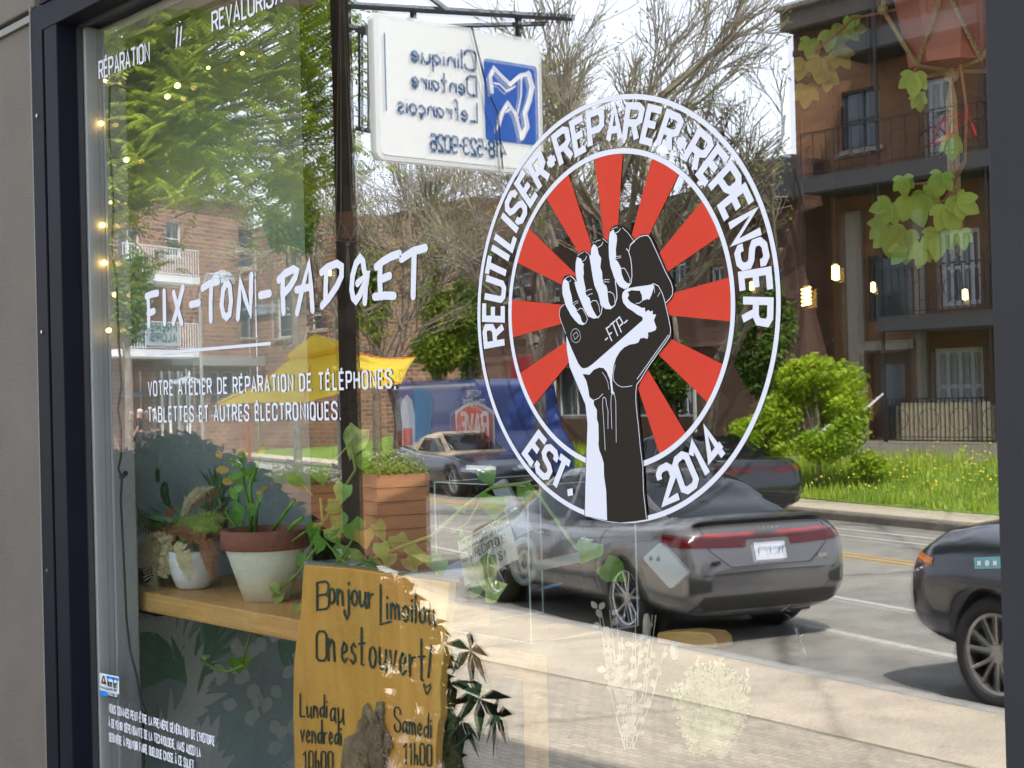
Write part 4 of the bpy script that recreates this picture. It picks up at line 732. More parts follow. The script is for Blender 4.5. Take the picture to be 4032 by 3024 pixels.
# --- hanging planters
def macrame(name, label, c, r0, r1, h, mtp, mtr, ropes, rr, tassel, sides=6, z_up=2.9):
    t = thing(name, c, label, 'hanging planter'); mb = MB(); mb.lathe(c, [(.001, .001), (r0, 0), (r1, h), (r1 - .01, h), (r1 - .012, h - .03)], sides); add('pot', mb, mtp, t)
    mb = MB(); mb.lathe(c, [(.001, h - .03), (r1 - .012, h - .031)], sides); add('soil', mb, M['soil'], t)
    mb = MB()
    for k in range(ropes):
        a = 2 * pi * k / ropes + .5; d = V((cos(a), sin(a), 0)); a2 = a + pi / ropes; d2 = V((cos(a2), sin(a2), 0)); a3 = a - pi / ropes; d3 = V((cos(a3), sin(a3), 0))
        kn_ = c + d * (r1 * 1.06) + V((0, 0, h * .62))
        mb.tube([c - V((0, 0, .006)), c + d2 * (r0 * 1.03) - V((0, 0, .003)), kn_], rr, 6); mb.tube([c - V((0, 0, .006)), c + d3 * (r0 * 1.03) - V((0, 0, .003)), kn_], rr, 6); mb.blob(kn_, rr * 2.3, 2, .1)
        mb.tube([kn_, c + d * (r1 * .9) + V((0, 0, h * 1.6)), V((c.x, c.y, z_up))], rr, 6)
    add('ropes', mb, mtr, t, smooth=True)
    mb = MB(); mb.blob(c - V((0, 0, .012)), rr * 3.2, 2, .1)
    for k in range(16):
        a = 2.4 * k; q = V((cos(a), sin(a), 0)) * rr * 2.2 * sqrt(k / 16); mb.tube([c - V((0, 0, .015)), c - V((0, 0, .05)) + q * 1.0, c - V((0, 0, tassel)) + q * 1.3 + V((random.uniform(-.004, .004), 0, random.uniform(-.02, .02)))], rr * .55, 5)
    add('tassel', mb, mtr, t, smooth=True); return t
c = I(3745, 262, .42); macrame('hanging_planter', 'dark maroon planter in a tan rope hanger at the top right of the window', c, .060, .088, .15, M['potdark'], M['rope'], 4, .0035, .26, 8)
c = I(1368, 944, .9); macrame('hanging_planter', 'small terracotta planter in a white rope hanger in front of the dark column', c, .030, .036, .075, M['terra'], M['ropew'], 4, .0022, .10, 6)
iv = thing('grape_ivy', I(3745, 240, .42), 'lobed light-green grape ivy trailing down from the maroon hanging planter', 'plant'); st = MB(); lf = MB(); ly = MB()
def z3(x, y): return (2688 + x * .6076, y * .6076)
def maple(mb, u, v, a, L, y):
    for k, (da, s_) in enumerate(((0, 1), (42, .82), (-42, .82), (88, .55), (-88, .55))): pleaf(mb, u, v, a + da, L * s_, y + .001 * k, .62, 'lance', .25, .12)
for pts in ([(1800,420),(1840,700),(1830,1050),(1760,1180),(1700,1300)],[(1830,1040),(1740,1160),(1600,1185),(1450,1200)],[(1540,420),(1500,460),(1500,600)],[(1760,100),(1400,60),(1100,120),(960,250),(860,330)],[(1700,1300),(1600,1350),(1500,1400)]): stem(st, [z3(*p) for p in pts], .38, .0022)
for (x, y, a, L) in ((1430,1150,-80,80),(1350,1320,-120,110),(1480,1280,-70,130),(1560,1240,-40,110),(1320,1450,-140,95),(1330,1500,-90,110),(1450,1500,-110,120),(1700,1330,-60,130),(1780,1300,-30,100),(1680,1130,-100,95),(1740,900,-90,90),(1500,480,-95,100),(1520,620,-70,70),(1650,1500,-90,120),(1560,1600,-100,90),(1800,1500,-80,80),(1450,1600,-130,90)): maple(lf, *z3(x, y), a, L, .37 + random.uniform(-.05, .05))
for (x, y, a, L) in ((830,260,-100,80),(960,200,-60,110),(900,380,-100,100),(1000,330,-50,90),(940,470,-90,80),(790,400,-110,80),(800,560,-90,90),(1060,180,0,90)): maple(ly if y > 300 else lf, *z3(x, y), a, L, .4)
add('stems', st, M['lf_rust'], iv); add('leaves', lf, M['lf_ivy'], iv, smooth=True); add('yellowing_leaves', ly, mat('x', (.1, .1, .1)) if False else leafmat('yellow_ivy', (.25, .24, .03), (.40, .34, .05), .5, .4, 8), iv, smooth=True)
# --- fairy lights
fl = thing('fairy_light_string', I(430, 1500, .06), 'dark green cable of warm fairy lights running down the left edge of the window', 'string lights')
mb = MB(); stem(mb, [(433,330),(428,500),(436,640),(446,800),(440,1000),(458,1100),(462,1200),(470,1400),(478,1520),(464,1610),(477,1700),(476,1800),(466,1845),(480,1885),(475,1960),(486,2180),(498,2440),(512,2560),(540,2670),(550,2740),(560,2770),(570,2800),(562,2870),(565,2990),(565,3100)], .034, .0028, 6)
stem(mb, [(436,620),(470,625),(490,628)], .055, .0018, 5); stem(mb, [(433,330),(600,380),(700,330),(830,270),(960,210),(1100,120)], .055, .0012, 5); add('cable', mb, M['cord'], fl)
for (u, v, s_) in ((398,486,.006),(498,629,.006),(404,886,.0065),(410,1035,.0068),(453,1160,.006),(428,1301,.006),(699,337,.006),(659,380,.0055),(820,267,.0035),(954,210,.0035),(436,797,.0035),(414,318,.004)):
    mb = MB(); mb.blob(I(u, v, .034), s_ * 1.2, 2, .0, (1.3, .8, .8)); add('bulb', mb, M['bulb_on'], fl, smooth=True)
mb = MB(); q = I(495, 1862, .055); mb.tube([I(478, 1880, .055), q], .006, 8); add('plug', mb, M['cord'], fl)
# --- pendant lamps inside
for i, (u, v, y, sz, lab) in enumerate(((3290,1072,2.3,.035,'lit pendant bulb high beside the dark door reflection'),(2960,1126,3.2,.026,'tiny lit pendant bulb showing between the R letters of the decal ring'),(3174,1163,1.9,.035,'lit spiral filament bulb just right of the decal'),(3438,1130,3.4,.028,'small lit pendant bulb left of the white balcony door'),(3800,1159,3.6,.030,'lit pendant bulb nearest the right mullion'),(1299,1074,1.9,.017,'tiny orange bulb inside the letter D of the shop name'),(1057,1196,2.4,.022,'faint orange bulb behind the letter P of the shop name'))):
    q = I(u, v, y); t = thing('pendant_lamp', q, lab, 'lamp', 'pendant lamps inside the shop')
    mb = MB(); mb.tube([q + V((0, 0, sz * 1.2)), V((q.x, q.y, 3.2))], .003, 5); add('cord', mb, M['gasket'], t)
    mb = MB(); mb.lathe(q, [(.001, sz * 1.25), (sz * .32, sz * 1.2), (sz * .32, sz * .75), (.001, sz * .7)], 12); add('socket', mb, M['gasket'], t)
    mb = MB()
    if i == 2: mb.tube([q + V((sz * .34 * cos(k * .7), sz * .34 * sin(k * .7), sz * (.65 - k * .035))) for k in range(42)], sz * .09, 6)
    else: mb.lathe(q, [(.001, sz * .7), (sz * .34, sz * .55), (sz * .36, -sz * .6), (.001, -sz * .75)], 14)
    add('bulb', mb, M['bulb_on'], t, smooth=True)

# crystal ornament catching light, wood tray, blue card
cy_ = thing('crystal_ornament', I(3140, 2470, .5), 'small clear crystal ornament with white-blue glints in front of the parking line', 'ornament'); random.seed(9)
M['crystal'] = mat('crystal', (.75, .85, .95), .03, metal=.9)
for k in range(11):
    q = I(3095 + k * 8 + random.uniform(-6, 6), 2395 + k * 17 + random.uniform(-8, 8), .5); d = V((random.gauss(0, 1), random.gauss(0, 1), random.gauss(.8, .6))).normalized() * .012; s_ = d.orthogonal().normalized() * .0022; t_ = d.cross(s_).normalized() * .0022
    add('facet', MB().add([q - d, q + s_, q + t_, q - s_, q - t_, q + d], [(0, 1, 2), (0, 2, 3), (0, 3, 4), (0, 4, 1), (5, 2, 1), (5, 3, 2), (5, 4, 3), (5, 1, 4)]), M['crystal'], cy_)
wt = thing('wooden_tray', I(2705, 2530, .6), 'brown rounded wooden tray edge low in the window under the grey sedan', 'tray')
add('rim', MB().prism([I(u, v, .6) for u, v in ((2585, 2490), (2700, 2484), (2790, 2492), (2816, 2515), (2820, 2552), (2700, 2545), (2585, 2532))], (0, .05, 0)), M['pine'], wt, bevel=.004)
tag(MB().prism([I(u, v, .5) for u, v in ((2120, 2325), (2150, 2306), (2214, 2292), (2210, 2302), (2160, 2316))], (0, .002, 0)).build('blue_card', mat('light_blue_card', (.12, .35, .6), .4)), 'thin light-blue card edge below the heart-shaped leaf over the sedan', 'card')

tc_ = thing('teal_card', I(3880, 2220, .4), 'small pale teal card with white shapes low beside the right mullion', 'card')
add('card', MB().prism([I(u, v, .4) for u, v in ((3834, 2196), (3960, 2190), (3960, 2238), (3838, 2240))], (0, .002, 0)), mat('teal_card', (.10, .34, .36), .5), tc_)
for k, u in enumerate((3856, 3888, 3918)): add('white_shape', MB().prism([I(u + 9 * cos(t * pi / (4 if k == 1 else 2) + .78), 2217 + 12 * sin(t * pi / (4 if k == 1 else 2) + .78), .3985) for t in range(8 if k == 1 else 4)], (0, -.001, 0)), M['potwhite'], tc_)
# ================================================================== THE STREET (seen mirrored in the glass)
PV, RD = -.33, -.48
def quad_sheet(name, pts, z, mt, th=.0):
    mb = MB(); mb.poly([V((p[0], p[1], z)) for p in pts]); o = mb.build(name, mt); return kind(o)
quad_sheet('ground', [(-260, -260), (120, -260), (120, 60), (-260, 60)], -.52, mat('ground_earth', (.14, .13, .10), .95, var=.3, scale=.5))
W2 = lambda q: (q.x, q.y)
quad_sheet('road', [W2(ST(-150, 3.0)), W2(ST(60, 3.0)), W2(ST(60, 13.6)), W2(ST(-150, 13.6))], RD, M['asphalt'])
KN = [(-160, -48.4), (-60, -21.2), (-16, -9.25), (-11.09, -7.32), (-9.28, -7.1), (-6.73, -6.7), (-4.81, -6.41), (0, -5.6), (14, -3.9)]
nk = MB(); pts = KN + [(14, FD + .1), (-60, FD + .1), (-160, FD - 20)]
nk.prism([V((p[0], p[1], PV)) for p in pts], (0, 0, -.19)); kind(nk.build('near_pavement', M['conc']))
kb = MB()
for i in range(len(KN) - 1):
    a, b = V((*KN[i], 0)), V((*KN[i + 1], 0)); d = (b - a).normalized(); nn = V((d.y, -d.x, 0)); 
    kb.prism([a + V((0, 0, RD + .001)), b + V((0, 0, RD + .001)), b + nn * .14 + V((0, 0, RD + .001)), a + nn * .14 + V((0, 0, RD + .001))], (0, 0, PV - RD + .003))
kind(kb.build('near_kerb', M['kerb']))
# broom-finished walk strip nearer the shop, with a mossy joint
A_, B_ = V((-60, -10.2, 0)), V((14, -1.0, 0))
P1 = SG(1200, 2460, PV); P2 = SG(1757, 2575, PV); P3 = SG(2688, 2763, PV); P4 = SG(3750, 3010, PV)
jl = [P1 + (P1 - P2) * 4, P1, P2, P3, P4, P4 + (P4 - P3) * 3]
mb = MB(); mb.poly([V((p.x, p.y, PV + .003)) for p in jl] + [V((14, FD + .02, PV + .003)), V((-30, FD + .02, PV + .003))]); kind(mb.build('front_walk', M['brickpave']))
mb = MB()
for a, b in zip(jl[:-1], jl[1:]):
    d = (b - a).normalized(); nn = V((d.y, -d.x, 0)) * .02; mb.poly([V((q.x, q.y, PV + .006)) for q in (a, b, b + nn, a + nn)])
kind(mb.build('pavement_joint', mat('mossy_joint', (.10, .10, .04), .95, var=.6, scale=20, col2=(.22, .2, .15))))
mb = MB()
for k in range(22):
    a = V((-44 + 3 * k, -5.5 - (44 - 3 * k) * .12, 0)); mb.poly([V((a.x, a.y - 4, PV + .004)), V((a.x + .012, a.y - 4, PV + .004)), V((a.x + .6, a.y + 1.6, PV + .004)), V((a.x + .588, a.y + 1.6, PV + .004))])
def road_line(name, n, w_, mt, a0=-150, a1=60, z=RD + .004): mb = MB(); mb.poly([ST(a0, n, z), ST(a1, n, z), ST(a1, n + w_, z), ST(a0, n + w_, z)]); kind(mb.build(name, mt))
for n, w_, mt in ((6.52, .11, 'line_w'), (7.86, .11, 'line_w'), (10.30, .10, 'line_y'), (10.50, .08, 'line_y'), (11.94, .10, 'line_w'), (12.55, .10, 'line_w')): road_line('road_line', n, w_, M[mt])
mb = MB(); mb.prism([ST(-150, 13.43, RD + .001), ST(60, 13.43, RD + .001), ST(60, 13.58, RD + .001), ST(-150, 13.58, RD + .001)], (0, 0, PV - RD + .0)); kind(mb.build('far_kerb', M['kerb_old']))
mb = MB(); mb.prism([ST(-150, 13.58, PV - .1), ST(60, 13.58, PV - .1), ST(60, 14.9, PV - .1), ST(-150, 14.9, PV - .1)], (0, 0, .097)); kind(mb.build('far_pavement', M['conc']))
def lawn_z(n): return PV + max(0, min(1, (n - 14.6) / 4.5)) * .62
mb = MB(); random.seed(5); NA, NN = 90, 14; vs = []
for i in range(NA + 1):
    for j in range(NN + 1):
        a = -110 + i * 1.7; n = 14.85 + j * (1.0 if j < 8 else 1.6) - (j == 0) * random.uniform(0, .35); vs.append(ST(a, n, lawn_z(n) + random.uniform(-.03, .03) * (j > 0) - .001))
mb.add(vs, [(i * (NN + 1) + j, (i + 1) * (NN + 1) + j, (i + 1) * (NN + 1) + j + 1, i * (NN + 1) + j + 1) for i in range(NA) for j in range(NN)])
kind(mb.build('lawn', mat('lawn_soil', (.14, .22, .03), .95, var=.4, scale=4)))
M['grass'] = leafmat('grass_blade', (.22, .36, .02), (.46, .58, .07), .6, .35, .6)
M['dandy'] = mat('yellow_blossom', (.75, .62, .03), .6)
g = MB(); fy = MB(); random.seed(11)
for i in range(30000):
    a = random.uniform(-46, -10); n = 14.75 + random.random() ** 1.3 * 6.5; b = ST(a, n, lawn_z(n)); h = random.uniform(.08, .2) + (.16 if n > 16.2 and a < -21 else 0); x = random.uniform(-.09, .09)
    d = V((random.uniform(-1, 1), random.uniform(-1, 1), 0)).normalized() * random.uniform(.014, .03)
    g.add([b - d, b + d, b + V((x, x * .5, h))], [(0, 1, 2)])
kind(g.build('grass', M['grass']), 'stuff')
for i in range(900):
    a = random.uniform(-40, -12); n = 15.0 + random.random() * 4.5; b = ST(a, n, lawn_z(n) + random.uniform(.16, .34)); r = random.uniform(.018, .034)
    fy.add([b + V((r, 0, 0)), b + V((0, r, 0)), b - V((r, 0, 0)), b - V((0, r, 0)), b + V((0, 0, r)), b - V((0, 0, r))], [(0, 1, 4), (1, 2, 4), (2, 3, 4), (3, 0, 4), (1, 0, 5), (2, 1, 5), (3, 2, 5), (0, 3, 5)])
kind(fy.build('wildflowers', M['dandy']), 'stuff')

# ------------------------------------------------------------------ cars
def bvh_of(o):
    me = o.data; return BVHTree.FromPolygons([v.co for v in me.vertices], [tuple(p.vertices) for p in me.polygons])
def patch(trees, corners, d, nx=10, ny=6, off=.004, rnd=0):
    """surface patch: bilinear quad of start points shot along d onto the body"""
    mb = MB(); c = [V(q) for q in corners]; d = V(d).normalized(); idx = {}
    for i in range(nx + 1):
        for j in range(ny + 1):
            u, v = i / nx, j / ny; p = c[0].lerp(c[1], u).lerp(c[3].lerp(c[2], u), v); best = None
            for t in trees:
                h = t.ray_cast(p - d * 3, d)
                if h[0] is not None and (best is None or h[3] < best[3]): best = h
            if best is None: continue
            nn = best[1] if best[1].dot(d) < 0 else -best[1]
            idx[(i, j)] = len(mb.v); mb.v.append(best[0] + nn * off)
    for i in range(nx):
        for j in range(ny):
            k = [(i, j), (i + 1, j), (i + 1, j + 1), (i, j + 1)]
            if all(q in idx for q in k): mb.f.append(tuple(idx[q] for q in k))
    return mb
def interp(tab, x):
    if x <= tab[0][0]: return tab[0][1:]
    for a, b in zip(tab, tab[1:]):
        if x <= b[0]:
            t = (x - a[0]) / (b[0] - a[0]); t = t * t * (3 - 2 * t) * .35 + t * .65; return [p + (q - p) * t for p, q in zip(a[1:], b[1:])]
    return tab[-1][1:]
def car(name, loc, rz, label, paint, spec, group=None):
    t = thing(name, loc, label, 'car', group, rz); L0, L1 = spec['x']; mb = MB(); NS, NR = 70, 32; rings = []
    xs = [L0 + (L1 - L0) * (.5 - .5 * cos(pi * i / NS)) for i in range(NS + 1)]
    for x in xs:
        zb, zt_, wd, zw = interp(spec['body'], x); r = []
        for k in range(NR):
            a = 2 * pi * k / NR - pi / 2; ca, sa = cos(a), sin(a); e = .36
            y = wd * math.copysign(abs(ca) ** e, ca); zz = math.copysign(abs(sa) ** .52, sa)
            z = zw + (zt_ - zw) * zz if zz > 0 else zw + (zw - zb) * zz
            f = 1 - .07 * max(0, (z - zw) / max(.05, zt_ - zw)) ** 2 - .05 * max(0, (zw - z) / max(.05, zw - zb)) ** 2; r.append(V((x, y * f, z)))
        rings.append(r)
    for r in rings: mb.v += r
    for i in range(NS):
        for k in range(NR): k2 = (k + 1) % NR; a = i * NR; mb.f.append((a + k, a + k2, a + NR + k2, a + NR + k))
    mb.f.append(tuple(range(NR))); mb.f.append(tuple(NS * NR + k for k in range(NR))[::-1])
    body = mb.build('body', paint, t, smooth=True, local=True)
    # wheel arches cut with cylinders
    R = spec['wr']; dg = None
    for wx in spec['wx']:
        cm = MB(); cm.tube([(wx, -1.3, R), (wx, 1.3, R)], R * 1.16, 40); co = cm.build('cutter', M['gasket'])
        bo = body.modifiers.new('b', 'BOOLEAN'); bo.object = co; bo.operation = 'DIFFERENCE'; bo.solver = 'EXACT'
        tv = t.location.copy(), t.rotation_euler.copy(); t.location = (0, 0, 0); t.rotation_euler = (0, 0, 0)
        bpy.context.view_layer.update(); me = bpy.data.meshes.new_from_object(body.evaluated_get(bpy.context.evaluated_depsgraph_get()))
        body.modifiers.clear(); me.materials.clear(); me.materials.append(paint); old = body.data; body.data = me; bpy.data.objects.remove(co); t.location, t.rotation_euler = tv
        for p in me.polygons: p.use_smooth = True; p.material_index = 0
    tb = bvh_of(body)
    mb = MB(); wy = spec['w'] - .26
    for wx in spec['wx']:
        for sg in (-1, 1): mb.tube([(wx, sg * wy, R), (wx, sg * (wy - .02), R)], R * 1.2, 28)
    mb.bx((L0 + .3, -spec['w'] + .3, .2), (L1 - .3, spec['w'] - .3, .45)); add('underbody', mb, M['gasket'], t, local=True)
    mb = MB(); NG = 44; g0, g1 = spec['gx']; rings = []
    for i in range(NG + 1):
        x = g0 + (g1 - g0) * i / NG; zt_, wb, wt = interp(spec['green'], x); zb = spec['belt'] - .12; r = []
        prof = [(wb, 0), (wb * .995, .25), (wb + (wt - wb) * .55, .62), (wt * 1.05, .86), (wt * .97, .955), (wt * .8, .99), (wt * .4, 1.0), (0, 1.005)]
        for y, f in prof: r.append(V((x, y, zb + (zt_ - zb) * f)))
        for y, f in prof[:-1][::-1]: r.append(V((x, -y, zb + (zt_ - zb) * f)))
        rings.append(r)
    n = len(rings[0])
    for r in rings: mb.v += r
    for i in range(NG):
        for k in range(n - 1): a = i * n; mb.f.append((a + k, a + k + 1, a + n + k + 1, a + n + k))
    roof = mb.build('roof', spec.get('roofm', paint), t, smooth=True, local=True); tg = bvh_of(roof)
    for nm, cs, d in spec['glass']:
        if nm == 'side_window':
            for sg in (1, -1): add(nm, patch([tg], [(x, sg * .2, z) for x, z in cs], (0, -sg, 0), 14, 8, .006), M['carglass'], t, smooth=True, local=True)
        else: add(nm, patch([tg], cs, d, 14, 10, .006), M['carglass'], t, smooth=True, local=True)
    for nm, cs, d, mt in spec['patches']: add(nm, patch([tb, tg], cs, d, 16, 6, .006), mt, t, smooth=True, local=True)
    for wx in spec['wx']:
        for sg in (-1, 1):
            y0 = sg * (spec['w'] - .045); yo = -sg
            whl = MB(); pf = [(R * .70, .10), (R * .74, .015), (R * .86, -.005), (R * .965, .01), (R, .04), (R, .17), (R * .9, .2)]
            b0 = len(whl.v); K = 40
            for r_, dy in pf:
                for k in range(K): a = 2 * pi * k / K; whl.v.append(V((wx + r_ * cos(a), y0 + yo * dy, R + r_ * sin(a))))
            for i in range(len(pf) - 1):
                for k in range(K): k2 = (k + 1) % K; a = b0 + i * K; whl.f.append((a + k, a + k2, a + K + k2, a + K + k))
            wo = whl.build('tyre', M['rubber'], t, smooth=True, local=True)
            rm = MB(); NSP = spec.get('spokes', 5)
            for r_a, r_b, d0 in ((.66, .715, .022),):
                b0 = len(rm.v)
                for k in range(K):
                    a = 2 * pi * k / K
                    for r_, dy in ((R * r_a, d0 + .07), (R * r_a, d0), (R * r_b, d0 - .006)): rm.v.append(V((wx + r_ * cos(a), y0 + yo * dy, R + r_ * sin(a))))
                for k in range(K):
                    k2 = (k + 1) % K; a, b = b0 + 3 * k, b0 + 3 * k2; rm.f.append((a, b, b + 1, a + 1)); rm.f.append((a + 1, b + 1, b + 2, a + 2))
            for k in range(NSP):
                for off_ in (-.16, .16):
                    a = 2 * pi * k / NSP + .3; a1 = a + off_ * .8; a2 = a + off_ * 1.5
                    p0 = V((wx + R * .13 * cos(a1), y0 + yo * .045, R + R * .13 * sin(a1))); p1 = V((wx + R * .69 * cos(a2), y0 + yo * .03, R + R * .69 * sin(a2)))
                    rm.tube([p0, p1], [R * .05, R * .035], 6)
            rm.tube([(wx, y0 + yo * .03, R), (wx, y0 + yo * .06, R)], R * .17, 20); rm.build('rim', M['chrome'] if spec.get('rimm') is None else spec['rimm'], wo, local=True)
            bk = MB(); bk.tube([(wx, y0 + yo * .11, R), (wx, y0 + yo * .13, R)], R * .69, 30); bk.build('brake_disc', M['gasket'], wo, local=True)
    return t, tb, tg
M['pt_grey'] = mat('metallic_grey_paint', (.165, .162, .168), .26, metal=.5, coat=1.0); M['pt_navy'] = mat('navy_paint', (.012, .018, .035), .25, metal=.3, coat=1.0)
M['pt_dark'] = mat('dark_suv_paint', (.014, .018, .032), .22, metal=.2, coat=1.0); M['pt_black'] = mat('black_paint', (.010, .011, .014), .22, coat=1.0)
M['softtop'] = mat('beige_canvas', (.52, .42, .30), .9, bump=.4, bscale=100); M['plastic_dk'] = mat('dark_bumper_plastic', (.02, .02, .022), .5)
M['tail'] = mat('tail_lamp_red', (.075, .0015, .003), .1, coat=.5); M['tail_hi'] = mat('tail_lamp_bright', (.75, .03, .03), .15, coat=1); M['lampglass'] = mat('headlamp_glass', (.55, .57, .6), .08, coat=1, metal=.4); M['amber'] = mat('amber_marker', (.8, .22, .03), .2)
M['seam'] = mat('panel_gap', (.006, .006, .007), .7); M['plate'] = mat('licence_plate', (.62, .66, .72), .5); M['plateink'] = mat('plate_blue', (.05, .13, .42), .5)
def sedan_spec():
    return dict(x=(-2.32, 2.32), w=.90, wr=.335, wx=(-1.32, 1.38), belt=.93, gx=(-1.86, 1.30), spokes=5, rimm=M['rim_s'],
    body=[(-2.32, .42, .66, .60, .56), (-2.29, .34, .80, .74, .56), (-2.22, .27, .98, .82, .60), (-2.12, .23, 1.045, .865, .64), (-1.9, .21, 1.055, .89, .66), (-1.2, .20, 1.01, .905, .66), (0, .19, .96, .90, .62), (1.0, .20, .93, .90, .60), (1.6, .21, .87, .885, .58), (2.0, .24, .78, .84, .54), (2.22, .30, .68, .74, .50), (2.32, .38, .58, .58, .48)],
    green=[(-1.86, .99, .76, .60), (-1.5, 1.13, .78, .60), (-1.05, 1.31, .79, .60), (-.7, 1.40, .80, .60), (-.3, 1.435, .80, .605), (.1, 1.425, .80, .61), (.45, 1.35, .80, .62), (.85, 1.16, .79, .64), (1.30, .90, .76, .62)],
    glass=[('side_window', [(-.14, .955), (.84, .955), (.36, 1.30), (-.14, 1.355)], 0), ('side_window', [(-1.02, .965), (-.22, .955), (-.22, 1.355), (-.80, 1.315)], 0), ('side_window', [(-1.36, .985), (-1.09, .97), (-.92, 1.285), (-1.10, 1.20)], 0),
           ('rear_window', [(-2.5, -.60, 1.04), (-2.5, .60, 1.04), (-2.5, .50, 1.375), (-2.5, -.50, 1.375)], (1, 0, 0)), ('windscreen', [(2.5, -.66, .96), (2.5, .66, .96), (2.5, .54, 1.37), (2.5, -.54, 1.37)], (-1, 0, 0))],
    patches=[('tail_lamp', [(-2.6, .44, .815), (-2.2, 1.0, .84), (-2.2, 1.0, .93), (-2.6, .44, .90)], (.75, -.5, 0), M['tail']), ('tail_lamp', [(-2.6, -.44, .815), (-2.2, -1.0, .84), (-2.2, -1.0, .93), (-2.6, -.44, .90)], (.75, .5, 0), M['tail']),
             ('light_bar', [(-2.6, -.46, .878), (-2.6, .46, .878), (-2.6, .46, .908), (-2.6, -.46, .908)], (1, 0, 0), M['tail']), ('rear_diffuser', [(-2.6, -.72, .30), (-2.6, .72, .30), (-2.6, .66, .43), (-2.6, -.66, .43)], (1, 0, 0), M['plastic_dk']),
             ('lower_vent', [(-2.6, -.86, .46), (-2.6, -.66, .48), (-2.6, -.66, .56), (-2.6, -.86, .60)], (1, .25, 0), M['plastic_dk']), ('lower_vent', [(-2.6, .66, .48), (-2.6, .86, .46), (-2.6, .86, .60), (-2.6, .66, .56)], (1, -.25, 0), M['plastic_dk']),
             ('headlamp', [(2.6, .46, .58), (2.2, .95, .60), (2.2, .95, .70), (2.6, .46, .66)], (-.8, -.5, 0), M['lampglass']), ('headlamp', [(2.6, -.46, .58), (2.2, -.95, .60), (2.2, -.95, .70), (2.6, -.46, .66)], (-.8, .5, 0), M['lampglass'])])
M['rim_s'] = mat('alloy_silver', (.55, .55, .56), .25, metal=.9)
M['tail_s'] = M['tail_hi']
hd = atan2(-.263, -.965); wc = SG(2480, 2502, RD); Rz = Matrix.Rotation(hd, 3, 'Z')
sloc = wc - Rz @ V((-1.32, -.80, 0)); sloc.z = RD
sp_ = sedan_spec(); cr_, tb_, tg_ = car('grey_sedan', sloc, hd, 'metallic grey sedan with a full-width red tail lamp parked at the near kerb', M['pt_grey'], sp_)
def seam_line(parent, trees, pts, d, wd=.008, mt=None):
    mb = MB()
    for a, b in zip(pts, pts[1:]):
        a, b = V(a), V(b); s_ = (b - a).cross(V(d)).normalized() * wd / 2; q = patch(trees, [a - s_, b - s_, b + s_, a + s_], d, 8, 1, .003); mb.add(q.v, q.f)
    return mb.build('panel_seam', mt or M['seam'], parent, local=True)
for sg in (1, -1):
    for zz, ya, yb in ((.925, .46, .82), (.845, .55, .84)): seam_line(cr_, [tb_], [(-2.9, sg * ya, zz), (-2.6, sg * yb, zz + .005)], (.85, -sg * .45, 0), .012, M['tail_hi'])
    d = (0, -sg, 0); seam_line(cr_, [tb_], [(-.18, sg, .94), (-.2, sg, .6), (-.22, sg, .28)], d); seam_line(cr_, [tb_], [(.88, sg, .92), (.92, sg, .6), (.86, sg, .28)], d); seam_line(cr_, [tb_], [(-1.0, sg, .95), (-.95, sg, .72), (-.86, sg, .5), (-.84, sg, .3)], d); seam_line(cr_, [tb_], [(-.84, sg, .28), (.86, sg, .27)], d)
    for hx in (-.86, .12):
        mb = MB(); mb.tube([(hx, sg * .895, .80), (hx + .04, sg * .93, .805), (hx + .17, sg * .93, .81), (hx + .21, sg * .895, .81)], .012, 8); add('door_handle', mb, M['chrome'], cr_, smooth=True, local=True)
    mb = MB(); mb.blob((.62, sg * .98, .99), 1, 2, .02, (.09, .075, .06)); add('wing_mirror', mb, M['pt_grey'], cr_, smooth=True, local=True)
seam_line(cr_, [tb_], [(-3, -.62, 1.0), (-3, -.58, .80), (-3, -.40, .66), (-3, .40, .66), (-3, .58, .80), (-3, .62, 1.0)], (1, 0, 0)); seam_line(cr_, [tb_], [(-3, -.84, .60), (-3, 0, .615), (-3, .84, .60)], (1, 0, 0), .01)
mb = MB(); mb.prism([(-2.19, -.66, 1.035), (-2.19, .66, 1.035), (-2.22, .5, 1.062), (-2.23, 0, 1.068), (-2.22, -.5, 1.062)], (.10, 0, -.004)); add('lip_spoiler', mb, M['pt_grey'], cr_, local=True, bevel=.006)
q = patch([tb_], [(-3, -.155, .70), (-3, .155, .70), (-3, .155, .84), (-3, -.155, .84)], (1, 0, 0), 1, 1, .012); pl = q.build('licence_plate', M['plate'], cr_, local=True)
mb = MB(); c = sum((V(v) for v in q.v), V((0, 0, 0))) / 4
for i in range(6):
    y = -.12 + i * .045 + (i > 2) * .012; w_ = V((-.004, 0, 0)); pts = [V((c.x - .006, c.y + y + dx, c.z + dz)) for dx, dz in ((0, -.035), (0, .03), (.028, .03), (.028, -.035))]
    for a, b in (((0, 1), (1, 2), (2, 3), (3, 0), (0, 2))[i % 5], (1, 2), (3, 0)): mb.tube([pts[a], pts[b]], .004, 4)
mb.build('plate_marks', M['plateink'], pl, local=True)
mb = MB(); 
for i in range(5): mb.box((-2.285, -.10 + .045 * i, .965), (.01, .03, .022))
add('model_badge', mb, M['chrome'], cr_, local=True)
mb = MB()
for y in (-.55, .52): mb.box((-2.318, y, .705), (.01, .09, .03))
add('trim_badge', mb, M['chrome'], cr_, local=True)
